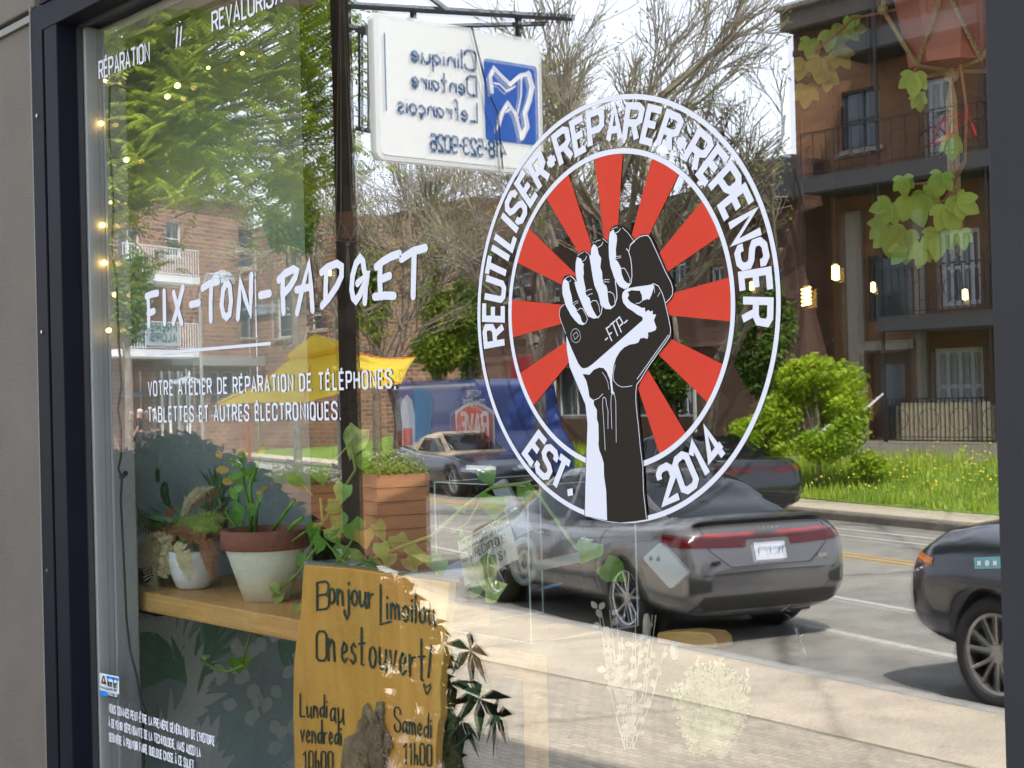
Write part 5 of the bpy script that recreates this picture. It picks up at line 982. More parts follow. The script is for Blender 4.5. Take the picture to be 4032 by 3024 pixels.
# dark SUV behind it, front corner in view
M['rim_d'] = mat('alloy_suv', (.42, .40, .38), .35, metal=.8)
wc = SG(3930, 2800, RD); Rz2 = Matrix.Rotation(hd, 3, 'Z'); uloc = wc - Rz2 @ V((1.36, -.86, 0)); uloc.z = RD
ss = dict(x=(-2.3, 2.28), w=.94, wr=.37, wx=(-1.34, 1.36), belt=1.12, gx=(-2.1, 1.2), spokes=6, rimm=M['rim_d'],
    body=[(-2.3, .45, 1.0, .8, .7), (-2.1, .3, 1.15, .9, .75), (0, .28, 1.18, .94, .78), (1.1, .28, 1.24, .94, .80), (1.6, .30, 1.22, .93, .80), (1.95, .32, 1.16, .91, .76), (2.16, .36, 1.06, .86, .70), (2.28, .42, .92, .72, .66)],
    green=[(-2.1, 1.4, .8, .62), (-1.8, 1.62, .83, .66), (-.5, 1.70, .84, .66), (.2, 1.66, .84, .66), (.6, 1.48, .83, .66), (1.2, 1.10, .80, .62)],
    glass=[('side_window', [(-1.5, 1.14), (.7, 1.12), (.3, 1.52), (-1.5, 1.58)], 0), ('windscreen', [(2.5, -.66, 1.15), (2.5, .66, 1.15), (2.5, .58, 1.6), (2.5, -.58, 1.6)], (-1, 0, 0))],
    patches=[('headlamp', [(2.5, .5, .72), (2.1, 1.0, .74), (2.1, 1.0, .86), (2.5, .5, .84)], (-.8, -.5, 0), M['lampglass']), ('headlamp', [(2.6, -.40, .70), (2.2, -.84, .72), (2.2, -.84, .82), (2.6, -.40, .80)], (-.9, .3, 0), M['lampglass']),
             ('amber_marker', [(2.3, -1.1, .93), (1.98, -1.1, .90), (1.98, -1.1, .945), (2.3, -1.1, .97)], (-.35, 1, 0), M['amber']), ('grille', [(2.6, -.45, .50), (2.6, .45, .50), (2.6, .5, .80), (2.6, -.5, .80)], (-1, 0, 0), M['plastic_dk']),
             ('arch_cladding', [(2.2, -1.2, .30), (1.8, -1.2, .30), (1.8, -1.2, .42), (2.2, -1.2, .42)], (-.1, 1, 0), M['plastic_dk'])])
suv, _, _ = car('dark_suv', uloc, hd, 'dark navy SUV nosing in at the right edge behind the grey sedan', M['pt_dark'], ss)
# convertible across the street
hc = atan2(.263, .965) - .02; wc = SG(1790, 1956, RD); Rc = Matrix.Rotation(hc, 3, 'Z'); cl = wc - Rc @ V((1.38, .82, 0)); cl.z = RD
cs_ = sedan_spec(); cs_['roofm'] = M['softtop']; cs_['gx'] = (-1.45, 1.05); cs_['green'] = [(-1.45, 1.0, .74, .56), (-1.1, 1.18, .76, .58), (-.6, 1.33, .78, .60), (-.1, 1.38, .78, .6), (.2, 1.35, .78, .6), (.55, 1.17, .78, .62), (1.05, .92, .76, .62)]
cs_['glass'] = [('side_window', [(-.75, .95), (.72, .94), (.25, 1.24), (-.62, 1.24)], 0), ('windscreen', [(2.5, -.66, .97), (2.5, .66, .97), (2.5, .56, 1.33), (2.5, -.56, 1.33)], (-1, 0, 0))]
car('navy_convertible', cl, hc, 'dark navy convertible with its beige soft top up across the street', M['pt_navy'], cs_)
# black car further along the far lane
bs = sedan_spec(); q = S(2700, 1850, 25.5); bl = V((q.x, q.y, RD)); car('black_car', bl, hd, 'black car seen over the grey sedan roof, with small red tail lamps', M['pt_black'], bs)

# ------------------------------------------------------------------ blue van with lettering
M['van_b'] = mat('van_blue', (.02, .05, .23), .35, coat=.6, var=.1, scale=2); M['van_y'] = mat('van_sky', (.03, .22, .45), .4, var=.2, scale=3); M['van_r'] = mat('van_red', (.62, .10, .03), .4, var=.15, scale=6); M['van_w'] = mat('van_white', (.6, .62, .66), .4)
vq = S(1885, 1700, 36); vl = V((vq.x, vq.y, RD)); hv = hc
van = thing('blue_van', vl, 'blue delivery van with a red and white banner logo on its side, beyond the convertible', 'van', None, hv)
mb = MB(); mb.prism([(-3.0, -1, .35), (3.0, -1, .35), (3.05, -1, .9), (2.5, -1, 1.35), (2.1, -1, 2.4), (1.8, -1, 2.55), (-2.9, -1, 2.6), (-3.0, -1, 2.5)], (0, 2, 0)); add('body', mb, M['van_b'], van, local=True, bevel=.06)
for wx in (-1.9, 1.9):
    for sg in (-1, 1): mb = MB(); mb.tube([(wx, sg * .98, .36), (wx, sg * 1.03, .36)], .36, 24); add('wheel', mb, M['rubber'], van, local=True)
mb = MB(); mb.bx((-3.0, 1.003, 2.40), (2.0, 1.008, 2.46)); add('roof_stripe', mb, M['van_w'], van, local=True)
def arcb(x0, x1, z0, h, s_): return [(x0 + (x1 - x0) * i / 12, 1.004, z0 + s_ * sin(pi * i / 12)) for i in range(13)] + [(x1 - (x1 - x0) * i / 12, 1.004, z0 + h + s_ * sin(pi * i / 12)) for i in range(13)]
mb = MB(); mb.prism(arcb(.85, 2.95, .95, .86, .22), (0, .003, 0)); add('logo_border', mb, M['van_w'], van, local=True)
mb = MB(); mb.prism([V(p) + V((0, .004, 0)) for p in arcb(.93, 2.87, 1.02, .72, .22)], (0, .003, 0)); add('logo_banner', mb, M['van_r'], van, local=True)
mb = MB(); 
def v3(a, b, l): return V((1.9 - a, 1.014 + l, b))
text_line(mb, "RAVE", (-.72, 1.26), (.72, 1.26), 0, .50, .11, v3, sp=.16); text_line(mb, "VOTRE", (-.4, 2.16), (.4, 2.16), 0, .13, .03, v3); text_line(mb, "COMMERCE", (-.6, 1.93), (.6, 1.93), 0, .15, .03, v3); text_line(mb, "TOUT", (-.3, .76), (.3, .76), 0, .13, .03, v3)
add('side_print', mb, M['van_w'], van, local=True)
mb = MB(); mb.prism([(-1.7, 1.003, .9), (-1.3, 1.003, .8), (-.7, 1.003, 1.2), (-.4, 1.003, 2.1), (-.9, 1.003, 2.38), (-1.6, 1.003, 2.38)], (0, .003, 0)); add('sky_graphic', mb, M['van_y'], van, local=True)
mb = MB(); mb.prism([(-2.55, 1.007, .55), (-1.65, 1.007, .55), (-1.6, 1.007, 1.7), (-1.75, 1.007, 2.1), (-2.1, 1.007, 2.25), (-2.45, 1.007, 2.1), (-2.6, 1.007, 1.6)], (0, .003, 0)); add('bottle_graphic', mb, M['van_w'], van, local=True)
mb = MB(); mb.prism([(-2.4, 1.011, .7), (-1.8, 1.011, .7), (-1.8, 1.011, 1.4), (-2.4, 1.011, 1.4)], (0, .003, 0)); add('bottle_label', mb, M['van_r'], van, local=True)
# ------------------------------------------------------------------ buildings across the street
M['brick_r'] = brickmat('brown_brick', (.19, .085, .038), (.26, .125, .058), (.20, .15, .10), bw=.3, rh=.1); M['brick_l'] = brickmat('sunlit_orange_brick', (.34, .165, .095), (.18, .08, .05), (.38, .30, .24), bw=.5, rh=.17)
M['brick_m'] = brickmat('red_brown_brick', (.11, .05, .035), (.16, .078, .052), (.12, .10, .085)); M['stone'] = mat('brownstone_blocks', (.22, .13, .09), .9, var=.3, scale=3, bump=.6, bscale=20)
M['cornice'] = mat('grey_cornice', (.28, .28, .27), .7, var=.1); M['slate'] = mat('dark_eave', (.05, .05, .055), .7); M['wframe'] = mat('white_window_frame', (.62, .64, .66), .5); M['wglass'] = mat('window_pane_far', (.05, .07, .085), .06, spec=.9)
M['iron'] = mat('wrought_iron', (.02, .02, .022), .5); M['door_w'] = woodmat('door_wood', (.09, .045, .02), (.16, .08, .035), (8, 8, 2)); M['tan'] = mat('tan_panel', (.42, .36, .26), .8, var=.1); M['lintel'] = mat('pale_stone', (.34, .31, .27), .8, var=.1); M['redbag'] = mat('red_banner', (.35, .012, .02), .6); M['whitecloth'] = mat('white_cloth', (.30, .34, .40), .8)
M['curtain'] = mat('grey_curtain', (.35, .36, .37), .9, var=.25, scale=30, stretch=(6, 6, .3))
class Facade:
    """a building front: local x runs to the mirrored picture's right, local y is the outward normal"""
    def __init__(s, name, org, ang, label, mt, x0, x1, z1, depth=8, z0=-.6):
        s.o = V((org.x, org.y, 0)); s.ang = ang; s.t = thing(name, s.o, label, 'building', None, ang); s.mt = mt; s.x0, s.x1, s.z0, s.z1 = x0, x1, z0, z1; s.h = []; s.depth = depth
        s.Ri = Matrix.Rotation(-ang, 3, 'Z')
    def uv(s, u, v):
        d = ray(u, v); C = mir(CAM); d = mir(d); n = V((-sin(s.ang), cos(s.ang), 0)); t = (s.o - C).dot(n) / d.dot(n); p = s.Ri @ (C + d * t - s.o); return p.x, p.z
    def rect(s, u0, v0, u1, v1):
        a = s.uv(u0, v0); b = s.uv(u1, v1); um = (u0 + u1) / 2; zt = s.uv(um, v0)[1]; zb = s.uv(um, v1)[1]; return min(a[0], b[0]), min(zb, zt), max(a[0], b[0]), max(zb, zt)
    def window(s, r, name='window', mt=None, fm=None, rec=.14, bars=(1, 1), sill=True, fw=.06, extra=None):
        s.h.append(r); x0, z0, x1, z1 = r; mb = MB(); y = -rec
        mb.bx((x0, y, z0), (x0 + fw, y + .06, z1)); mb.bx((x1 - fw, y, z0), (x1, y + .06, z1)); mb.bx((x0 + fw, y, z0), (x1 - fw, y + .06, z0 + fw)); mb.bx((x0 + fw, y, z1 - fw), (x1 - fw, y + .06, z1))
        for i in range(1, bars[0] + 1): xx = x0 + (x1 - x0) * i / (bars[0] + 1); mb.bx((xx - fw / 2.4, y + .002, z0 + fw), (xx + fw / 2.4, y + .055, z1 - fw))
        for i in range(1, bars[1] + 1): zz = z0 + (z1 - z0) * i / (bars[1] + 1); mb.bx((x0 + fw, y + .004, zz - fw / 2.6), (x1 - fw, y + .05, zz + fw / 2.6))
        w_ = mb.build(name, fm or M['wframe'], s.t, local=True); MB().bx((x0 + fw * .5, y - .01, z0 + fw * .5), (x1 - fw * .5, y + .012, z1 - fw * .5)).build('pane', mt or M['wglass'], w_, local=True)
        if sill: MB().bx((x0 - .08, -rec + .061, z0 - .1), (x1 + .08, .07, z0 - .002)).build('sill', M['lintel'], w_, local=True)
        return w_
    def finish(s):
        xs = sorted({s.x0, s.x1, *[h[0] for h in s.h], *[h[2] for h in s.h]}); zs = sorted({s.z0, s.z1, *[h[1] for h in s.h], *[h[3] for h in s.h]}); xs = [x for x in xs if s.x0 <= x <= s.x1]; zs = [z for z in zs if s.z0 <= z <= s.z1]
        mb = MB()
        for a, b in zip(xs, xs[1:]):
            for c, d in zip(zs, zs[1:]):
                cx_, cz_ = (a + b) / 2, (c + d) / 2
                if any(h[0] < cx_ < h[2] and h[1] < cz_ < h[3] for h in s.h): continue
                mb.add([(a, 0, c), (b, 0, c), (b, 0, d), (a, 0, d)], [(0, 1, 2, 3)])
        for x0, z0, x1, z1 in s.h:
            mb.add([(x0, 0, z0), (x1, 0, z0), (x1, 0, z1), (x0, 0, z1), (x0, -.3, z0), (x1, -.3, z0), (x1, -.3, z1), (x0, -.3, z1)], [(0, 1, 5, 4), (1, 2, 6, 5), (2, 3, 7, 6), (3, 0, 4, 7)])
        D = -s.depth; mb.add([(s.x0, 0, s.z0), (s.x1, 0, s.z0), (s.x1, 0, s.z1), (s.x0, 0, s.z1), (s.x0, D, s.z0), (s.x1, D, s.z0), (s.x1, D, s.z1), (s.x0, D, s.z1)], [(1, 5, 6, 2), (5, 4, 7, 6), (4, 0, 3, 7), (3, 2, 6, 7)])
        mb.build('wall', s.mt, s.t, local=True)
    def part(s, name, mb, mt, **k): return mb.build(name, mt, s.t, local=True, **k)
def railing(mb, x0, x1, y, z0, z1, step=.11, orn=False):
    mb.bx((x0, y - .02, z1 - .035), (x1, y + .02, z1)); mb.bx((x0, y - .012, z0 + .06), (x1, y + .012, z0 + .085)); n = max(1, int((x1 - x0) / step))
    for i in range(n + 1): x = x0 + (x1 - x0) * i / n; mb.bx((x - .009, y - .009, z0), (x + .009, y + .009, z1 - .036))
    if orn:
        for i in range(max(1, int((x1 - x0) / .7))): mb.tube([(x0 + .35 + .7 * i + .22 * cos(a * pi / 8), y, (z0 + z1) / 2 + .22 * sin(a * pi / 8)) for a in range(17)], .010, 4)
# --- right row house
q = S(3500, 1722, 31.6); rh = Facade('brick_row_house', V((q.x, q.y, 0)), 0.0, 'three-storey brown brick row house with balconies, filling the right of the reflection', M['brick_r'], 0, 14, 10)
rh.x0 = rh.uv(3140, 900)[0]; rh.x1 = 9.0; rh.z1 = rh.uv(3150, 110)[1]
rh.window(rh.rect(3306, 350, 3466, 585), bars=(1, 1), fm=M['slate'])
rh.window(rh.rect(3640, 306, 3752, 672), 'balcony_door', bars=(1, 2), fw=.1, sill=False, mt=M['curtain'])
rh.window(rh.rect(3690, 900, 3858, 1200), 'balcony_door', bars=(3, 1), fw=.09, sill=False, mt=M['wglass'])
rh.window(rh.rect(3412, 1000, 3586, 1262), 'loggia_opening', bars=(0, 0), fm=M['slate'], sill=False, mt=M['wglass'])
rh.window(rh.rect(3418, 1380, 3600, 1722), 'front_door', bars=(0, 0), fm=M['door_w'], fw=.28, sill=False)
rh.window(rh.rect(3668, 1368, 3872, 1672), 'window', bars=(3, 1), fw=.1, mt=M['curtain'])
rh.window(rh.rect(3180, 1150, 3270, 1330), bars=(0, 1), fm=M['slate'])
rh.finish()
X0, X1, ZT_ = rh.x0, rh.x1, rh.z1
mb = MB(); mb.bx((X0 - .03, .004, ZT_ - .1), (X1, .42, ZT_ + .32)); mb.bx((X0 - .05, .004, ZT_ + .321), (X1, .56, ZT_ + .46)); rh.part('cornice', mb, mat('brown_cornice', (.13, .11, .09), .8, var=.15))
mb = MB()
for i in range(38): mb.bx((X0 + .1 + i * .36, .002, ZT_ - .42), (X0 + .28 + i * .36, .05, ZT_ - .14))
mb.bx((X0, .002, ZT_ - .62), (X1, .04, ZT_ - .5)); rh.part('dentil_frieze', mb, M['brick_m'])
xb = rh.uv(3300, 760)[0]; zb3 = rh.uv(3400, 705)[1]; z2 = rh.uv(3700, 1245)[1]; xr = rh.uv(3600, 1245)[0]
mb = MB(); mb.bx((xb, .004, zb3 - .34), (X1, 1.35, zb3)); rh.part('balcony_slab', mb, M['slate']); mb = MB(); railing(mb, xb, X1, 1.3, zb3, zb3 + .95, .32, True); rh.part('balcony_railing', mb, M['iron'])
mb = MB(); mb.bx((xr, .004, z2 - .30), (X1, 1.35, z2)); rh.part('balcony_slab', mb, M['slate']); mb = MB(); railing(mb, xr, X1, 1.3, z2, z2 + .98, .16, True); rh.part('balcony_railing', mb, M['iron'])
mb = MB(); 
for x in (xr + .02, 3.2, 6.4): mb.bx((x, 1.22, -.2), (x + .06, 1.28, ZT_ - .1))
rh.part('balcony_post', mb, M['iron'])
zt2 = zb3 + 2.9; mb = MB(); mb.bx((xb + .8, .004, ZT_ - 1.15), (X1, 1.2, ZT_ - .75)); rh.part('eave_canopy', mb, M['slate'])
mb = MB(); a = rh.rect(3338, 1050, 3408, 1380); mb.bx((a[0], .003, -.3), (a[2], .10, a[3] + 1.2)); a = rh.rect(3604, 1050, 3652, 1380); mb.bx((a[0], .003, -.3), (a[2], .10, a[3] + 1.2)); a = rh.rect(3410, 1340, 3602, 1376); mb.bx((a[0], .003, a[1]), (a[2], .12, a[3])); rh.part('stone_surround', mb, M['lintel'])
zd = rh.uv(3500, 1722)[1]; xp = rh.uv(3345, 1750)[0]
mb = MB(); mb.bx((xp, .003, -.5), (X1, 1.6, zd - .04)); mb.bx((xp - .3, 1.601, -.5), (X1, 1.95, zd - .35)); mb.bx((xp - .6, 1.951, -.5), (X1, 2.3, zd - .62)); rh.part('porch_step', mb, M['lintel'])
mb = MB(); railing(mb, xp, xp + 1.15, 1.5, zd, zd + .8, .10); railing(mb, xr + .2, X1, 1.5, zd, zd + .85, .10, True); rh.part('porch_railing', mb, M['iron'])
mb = MB(); mb.bx((xp, .9, zd), (xp + 1.15, .94, zd + .7)); mb.bx((xr + .2, .9, zd), (X1, .94, zd + .75)); rh.part('tan_screen', mb, M['tan'])
mb = MB(); mb.tube([(.45, 1.55, zd + .95), (-.1, 2.4, zd + .1)], .025, 6); mb.tube([(.95, 1.55, zd + .95), (.4, 2.4, zd + .1)], .025, 6); rh.part('stair_rail', mb, M['white_metal'])
# bikes' red frames on the top balcony read as red and white shapes
bk = thing('red_bicycle', rh.o + Matrix.Rotation(0, 3, 'Z') @ V((rh.uv(3850, 600)[0], .9, zb3)), 'red and white bicycle kept on the upper balcony at the right edge', 'bicycle')
o = V(bk.location); mb = MB()
P_ = [o + V(p) for p in ((-.5, 0, .35), (-.15, 0, .35), (.32, 0, .85), (-.22, 0, .82), (.5, 0, .35), (.38, 0, 1.0))]
mb.tube([P_[0], P_[3], P_[1], P_[0]], .022, 6); mb.tube([P_[1], P_[2], P_[3]], .025, 6); mb.tube([P_[2], P_[4]], .02, 6); mb.tube([P_[2], P_[5]], .018, 6); add('frame', mb, mat('bike_red', (.6, .03, .04), .3), bk)
for p in (P_[0], P_[4]): mb = MB(); mb.tube([p + V((.33 * cos(a * pi / 14), 0, .33 * sin(a * pi / 14))) for a in range(29)], .018, 5); add('wheel', mb, M['rubber'], bk)
mb = MB(); mb.bx(P_[3] + V((-.13, -.05, .08)), P_[3] + V((.13, .05, .13))); add('saddle', mb, M['gasket'], bk)
# --- brownstone behind the decal
q = S(2500, 1600, 38); bs_ = Facade('brownstone_block', V((q.x, q.y, 0)), atan2(.263, .965), 'long low brownstone and brick block with shopfronts behind the fist decal', M['brick_m'], 0, 1, 6)
bs_.x0 = bs_.uv(1865, 1500)[0]; bs_.x1 = bs_.uv(2960, 1500)[0]; bs_.z1 = bs_.uv(2400, 860)[1]
for r in ((1990,1080,2090,1180),(2140,1100,2200,1180),(2330,1000,2400,1150),(2620,960,2700,1130),(2790,1050,2850,1200)): bs_.window(bs_.rect(*r), bars=(1, 1))
for r in ((2190,1440,2330,1640),(2400,1400,2560,1640),(2650,1450,2730,1640),(2200,1250,2300,1380)): bs_.window(bs_.rect(*r), 'shop_window', bars=(1, 0), fw=.05, sill=False)
bs_.finish()
mb = MB(); z_ = bs_.uv(2000, 1375)[1]
for i, (v0, v1) in enumerate(((1380,1395),(1400,1490),(1495,1580),(1585,1700))): a = bs_.rect(1868, v0, 2180 if i else 2900, v1); mb.bx((a[0], .003, a[1]), (a[2], .08 + .02 * (i == 0), a[3]))
bs_.part('stone_course', mb, M['stone'])
mb = MB(); mb.bx((bs_.x0 - .1, .003, bs_.z1 - .3), (bs_.x1, .3, bs_.z1 + .1)); bs_.part('parapet', mb, M['slate'])
mb = MB(); a = bs_.rect(2030, 1400, 2185, 1580); mb.bx((a[0], .11, a[1]), (a[2], .14, a[3])); bs_.part('red_banner', mb, M['redbag']); mb = MB(); mb.bx((bs_.uv(2200, 1460)[0], .16, -.4), (bs_.uv(2200, 1460)[0] + .09, .2, bs_.uv(2200, 1440)[1])); mb.bx((bs_.uv(2750, 1460)[0], .16, -.4), (bs_.uv(2750, 1460)[0] + .09, .2, bs_.uv(2750, 1440)[1])); bs_.part('shop_post', mb, M['white_metal'])
q = S(3050, 1600, 33); b4 = Facade('dark_flat_roof_house', V((q.x, q.y, 0)), 0.12, 'red-brown brick house with a dark parapet between the decal and the row house', M['brick_m'], 0, 1, 6)
b4.x0 = b4.uv(2890, 1400)[0]; b4.x1 = b4.uv(3170, 1400)[0]; b4.z1 = b4.uv(3050, 640)[1]; b4.window(b4.rect(3000, 1060, 3080, 1200), bars=(1, 1)); b4.window(b4.rect(2985, 1400, 3060, 1560), bars=(1, 1)); b4.finish()
mb = MB(); mb.bx((b4.x0, .003, b4.z1 - .9), (b4.x1, .35, b4.z1 + .05)); b4.part('parapet', mb, M['slate'])
# --- left apartment block
AL = radians(-112); q = S(1000, 1300, 60); bl_ = Facade('orange_brick_apartments', V((q.x, q.y, 0)), AL, 'sunlit orange brick apartment block with balconies at the left of the reflection', M['brick_l'], -14, 1, 9, depth=14)
bl_.x0 = bl_.uv(330, 1300)[0]; bl_.x1 = bl_.uv(1010, 1300)[0]; bl_.z1 = bl_.uv(800, 770)[1]
bl_.window(bl_.rect(940, 900, 1018, 1058), bars=(0, 1)); bl_.window(bl_.rect(950, 1170, 1008, 1328), bars=(0, 1), fm=M['slate']); bl_.window(bl_.rect(470, 900, 560, 1085), 'balcony_door', bars=(1, 0), sill=False); bl_.window(bl_.rect(500, 1180, 600, 1385), 'balcony_door', bars=(1, 0), sill=False, fm=M['slate']); bl_.window(bl_.rect(660, 870, 720, 1010), bars=(0, 1))
for i in range(6): bl_.window(bl_.rect(655 + i * 58, 1462, 700 + i * 58, 1640), 'shop_window', bars=(0, 1), sill=False)
bl_.finish()
mb = MB(); a = bl_.rect(400, 760, 1000, 778); mb.bx((bl_.x0, .003, bl_.z1 - .1), (bl_.x1 + .15, .25, bl_.z1 + .22)); bl_.part('parapet', mb, M['white_metal'])
mb = MB(); a = bl_.rect(640, 1402, 1008, 1440); mb.bx((a[0], .003, a[1]), (a[2], .5, a[3])); bl_.part('shop_cornice', mb, M['cornice'])
for v, vt in ((1100, 1008), (1392, 1285)):
    a = bl_.rect(340, v - 8, 640, v + 8); mb = MB(); mb.bx((a[0], .003, a[1] - .1), (a[2], 1.8, a[3])); bl_.part('balcony_slab', mb, M['white_metal']); mb = MB(); railing(mb, a[0], a[2], 1.75, a[3], a[3] + 1.0, .14); bl_.part('balcony_railing', mb, M['white_metal'])
a = bl_.rect(425, 1300, 560, 1385); mb = MB(); mb.bx((a[0], 1.80, a[1] + .15), (a[2], 1.83, a[3] + .1)); bl_.part('white_banner', mb, M['whitecloth'])
mb = MB()
for t_, zz in (("FRERE", .62), ("ALORS", .16)):
    text_line(mb, t_, (a[2] - .2, a[1] + .2 + zz * (a[3] - a[1])), (a[0] + .2, a[1] + .2 + zz * (a[3] - a[1])), 0, .32 * (a[3] - a[1]), .06, lambda p, r, l: V((p, 1.845 + l, r)), sp=.2)
bl_.part('banner_lettering', mb, mat('banner_ink', (.03, .10, .08), .7))
# corner return and back block
q = S(1010, 1300, 60.5); br_ = Facade('shaded_brick_wing', V((q.x, q.y, 0)), radians(-2), 'darker brick wing with tall windows between the apartments and the column', M['brick_l'], 0, 1, 9, depth=6)
br_.x0 = .05; br_.x1 = br_.uv(1340, 1300)[0]; br_.z1 = br_.uv(1200, 860)[1]
for r in ((1225,900,1270,1000),(1225,1180,1290,1300),(1090,1150,1150,1330)): br_.window(br_.rect(*r), bars=(0, 1))
br_.finish(); mb = MB(); a = br_.rect(1018, 1196, 1092, 1236); mb.bx((a[0], .05, a[1]), (a[2], .09, a[3])); br_.part('small_sign', mb, M['whitecloth'])
q = S(1500, 1350, 70); bb = Facade('far_grey_building', V((q.x, q.y, 0)), radians(5), 'far red brick building partly hidden by trees behind the column', M['brick_m'], 0, 1, 9); bb.x0 = bb.uv(1330, 1300)[0]; bb.x1 = bb.uv(1900, 1300)[0]; bb.z1 = bb.uv(1600, 830)[1]
for r in ((1420,960,1490,1090),(1620,1000,1680,1120)): bb.window(bb.rect(*r))
bb.finish()

# ------------------------------------------------------------------ trees and shrubs
M['lf_maple'] = leafmat('maple_foliage', (.13, .21, .012), (.36, .44, .04), .55, .4, .9); M['lf_shrub'] = leafmat('shrub_foliage', (.24, .40, .012), (.50, .62, .04), .5, .4, 1.5); M['lf_deep'] = leafmat('deep_green_foliage', (.06, .13, .012), (.15, .24, .03), .55, .35, .8); M['lf_bud'] = leafmat('spring_buds', (.24, .31, .04), (.38, .44, .09), .6, .4, 1)
M['trunkb'] = mat('tree_bark', (.17, .14, .11), .95, var=.45, scale=8, bump=1, bscale=25); M['twig'] = mat('bare_twigs', (.27, .23, .18), .95, var=.3, scale=3)
def leafquad(mb, c, L, W, droop=.5):
    d = V((random.gauss(0, 1), random.gauss(0, 1), random.gauss(-droop, .6))).normalized(); s_ = d.cross(V((random.gauss(0, 1), random.gauss(0, 1), random.gauss(0, 1)))).normalized()
    mb.add([c, c + d * L * .45 + s_ * W, c + d * L, c + d * L * .45 - s_ * W], [(0, 1, 2, 3)])
def clump(mb, c, r, n, L, W, droop=.5):
    for _ in range(n):
        q = V((random.gauss(0, 1), random.gauss(0, 1), random.gauss(0, .75))) * (r * .55); leafquad(mb, c + q, L * random.uniform(.7, 1.2), W * random.uniform(.7, 1.2), droop)
def spray(mb, c, d, n, L, W):
    for k in range(n):
        t = k / n; p = c + d * t + V((0, 0, -.25 * t * t * d.length)); s_ = d.cross(V((0, 0, 1))).normalized() * ((-1) ** k); dd = (s_ + d.normalized() * .6 + V((0, 0, -.5))).normalized(); w_ = dd.cross(V((random.uniform(-.5, .5), random.uniform(-.5, .5), 1))).normalized()
        mb.add([p, p + dd * L * .5 + w_ * W, p + dd * L, p + dd * L * .5 - w_ * W], [(0, 1, 2, 3)])
# 1: big bright honeylocust/maple at the left
random.seed(21); base = S(330, 2100, 17.5); base.z = PV
t1 = thing('leafy_street_tree', base, 'large bright yellow-green street tree overhanging the top left of the reflection', 'tree'); tr = MB(); cr = MB()
tr.tube([base, base + V((.1, .1, 2.4)), base + V((.3, 0, 4.2))], [.19, .16, .13], 12)
def pix_in(u, v):
    if v < 0: return True
    lim = 1010 if u < 430 else (820 if u < 700 else (700 if u < 1000 else (900 if u < 1180 else 760)))
    if u < 620 and v > 820: return random.random() < .10 and v < 1450
    return v < lim + random.uniform(-60, 50)
CC = [(random.uniform(180, 1345), random.uniform(-420, 1040)) for _ in range(150)]
for i in range(1800):
    u = random.uniform(180, 1345); v = random.uniform(-420, 1040); cc = random.choice(CC); u = cc[0] + random.gauss(0, 45); v = cc[1] + random.gauss(0, 40); D = random.uniform(13.5, 19) if u < 900 else random.uniform(17, 21)
    if u > 1340 or not pix_in(u, v): continue
    if random.random() < .12 and 850 < u < 1300 and v > 300: continue
    c = S(u, v, D)
    for _ in range(5):
        q = c + V((random.gauss(0, .25), random.gauss(0, .25), random.gauss(0, .2))); d = V((random.gauss(0, 1), random.gauss(0, 1), random.uniform(-.7, .3))).normalized() * random.uniform(.18, .36); spray(cr, q, d, 13, .085, .019)
    if i % 5 == 0: h = base + V((.3, 0, 4.0)); mid = h.lerp(c, .5) + V((0, 0, .5)); tr.tube([h, mid, c], [.05, .025, .008], 5)
add('trunk', tr, M['trunkb'], t1, smooth=True); add('crown', cr, M['lf_maple'], t1)
# bare trees
def pu(p): q = mir(p) - CAM; return 2016 + F * q.dot(CR) / q.dot(CF)
def bare_tree(label, u, D, vtop, spread, seed, lean=0, lvl=5, buds=.5, r0=.16, h0=2.4, vb=1750, umax=3120):
    random.seed(seed); b = S(u, vb, D); b.z = PV; H = S(u, vtop, D).z - b.z; t = thing('budding_tree', b, label, 'tree', 'spring trees still nearly bare'); tr = MB(); tw = MB(); lf = MB()
    def grow(p, d, L, r, k):
        n = 4; P = [p]; dd = d.copy()
        for i in range(n): dd = (dd + V((random.gauss(0, .10), random.gauss(0, .10), random.gauss(.02, .07)))).normalized(); P.append(P[-1] + dd * L / n)
        if k > 1 and pu(P[-1]) > umax: return
        (tr if k < 2 else tw).tube(P, [r * (1 - .5 * i / n) for i in range(n + 1)], 8 if k < 2 else (4 if k < 4 else 3), cap=False)
        if k >= lvl:
            for _ in range(3):
                if random.random() < buds: leafquad(lf, P[-1] + V((random.gauss(0, .07),) * 3), .07, .022)
            return
        nb = 3 if k < 3 else 4
        for j in range(nb):
            f = 1 if j == 0 else random.uniform(.35, .95); i = min(n - 1, int(f * n)); q = P[i].lerp(P[i + 1], f * n - i) if f < 1 else P[-1]
            a = random.uniform(0, 2 * pi); o_ = dd.orthogonal().normalized(); o2 = dd.cross(o_); sp = random.uniform(.35, .8) * (spread if k < 2 else 1); nd = (dd + (o_ * cos(a) + o2 * sin(a)) * sp + V((0, 0, .12))).normalized()
            grow(q, nd, L * random.uniform(.62, .85), r * (.62 if j else .7), k + 1)
    grow(b, V((lean, 0, 1)).normalized(), H * .30, r0, 0)
    add('trunk', tr, M['trunkb'], t, smooth=True); add('twigs', tw, M['twig'], t)
    if lf.v: add('buds', lf, M['lf_bud'], t)
bare_tree('wide nearly bare tree with fine twigs rising behind the top of the decal', 2440, 25, -350, 1.25, 4, .05, 6, .45)
bare_tree('leaning bare tree right of the decal top, branches reaching to the right', 2760, 24, -60, 1.3, 9, .25, 6, .5, .10)
bare_tree('bare tree showing just below the white clinic sign', 1770, 38, 250, 1.1, 14, -.12, 6, .6, .15)
bare_tree('thin bare tree far behind the column, left of the clinic sign', 1560, 36, 420, 1.1, 31, 0, 5, .9, .13)
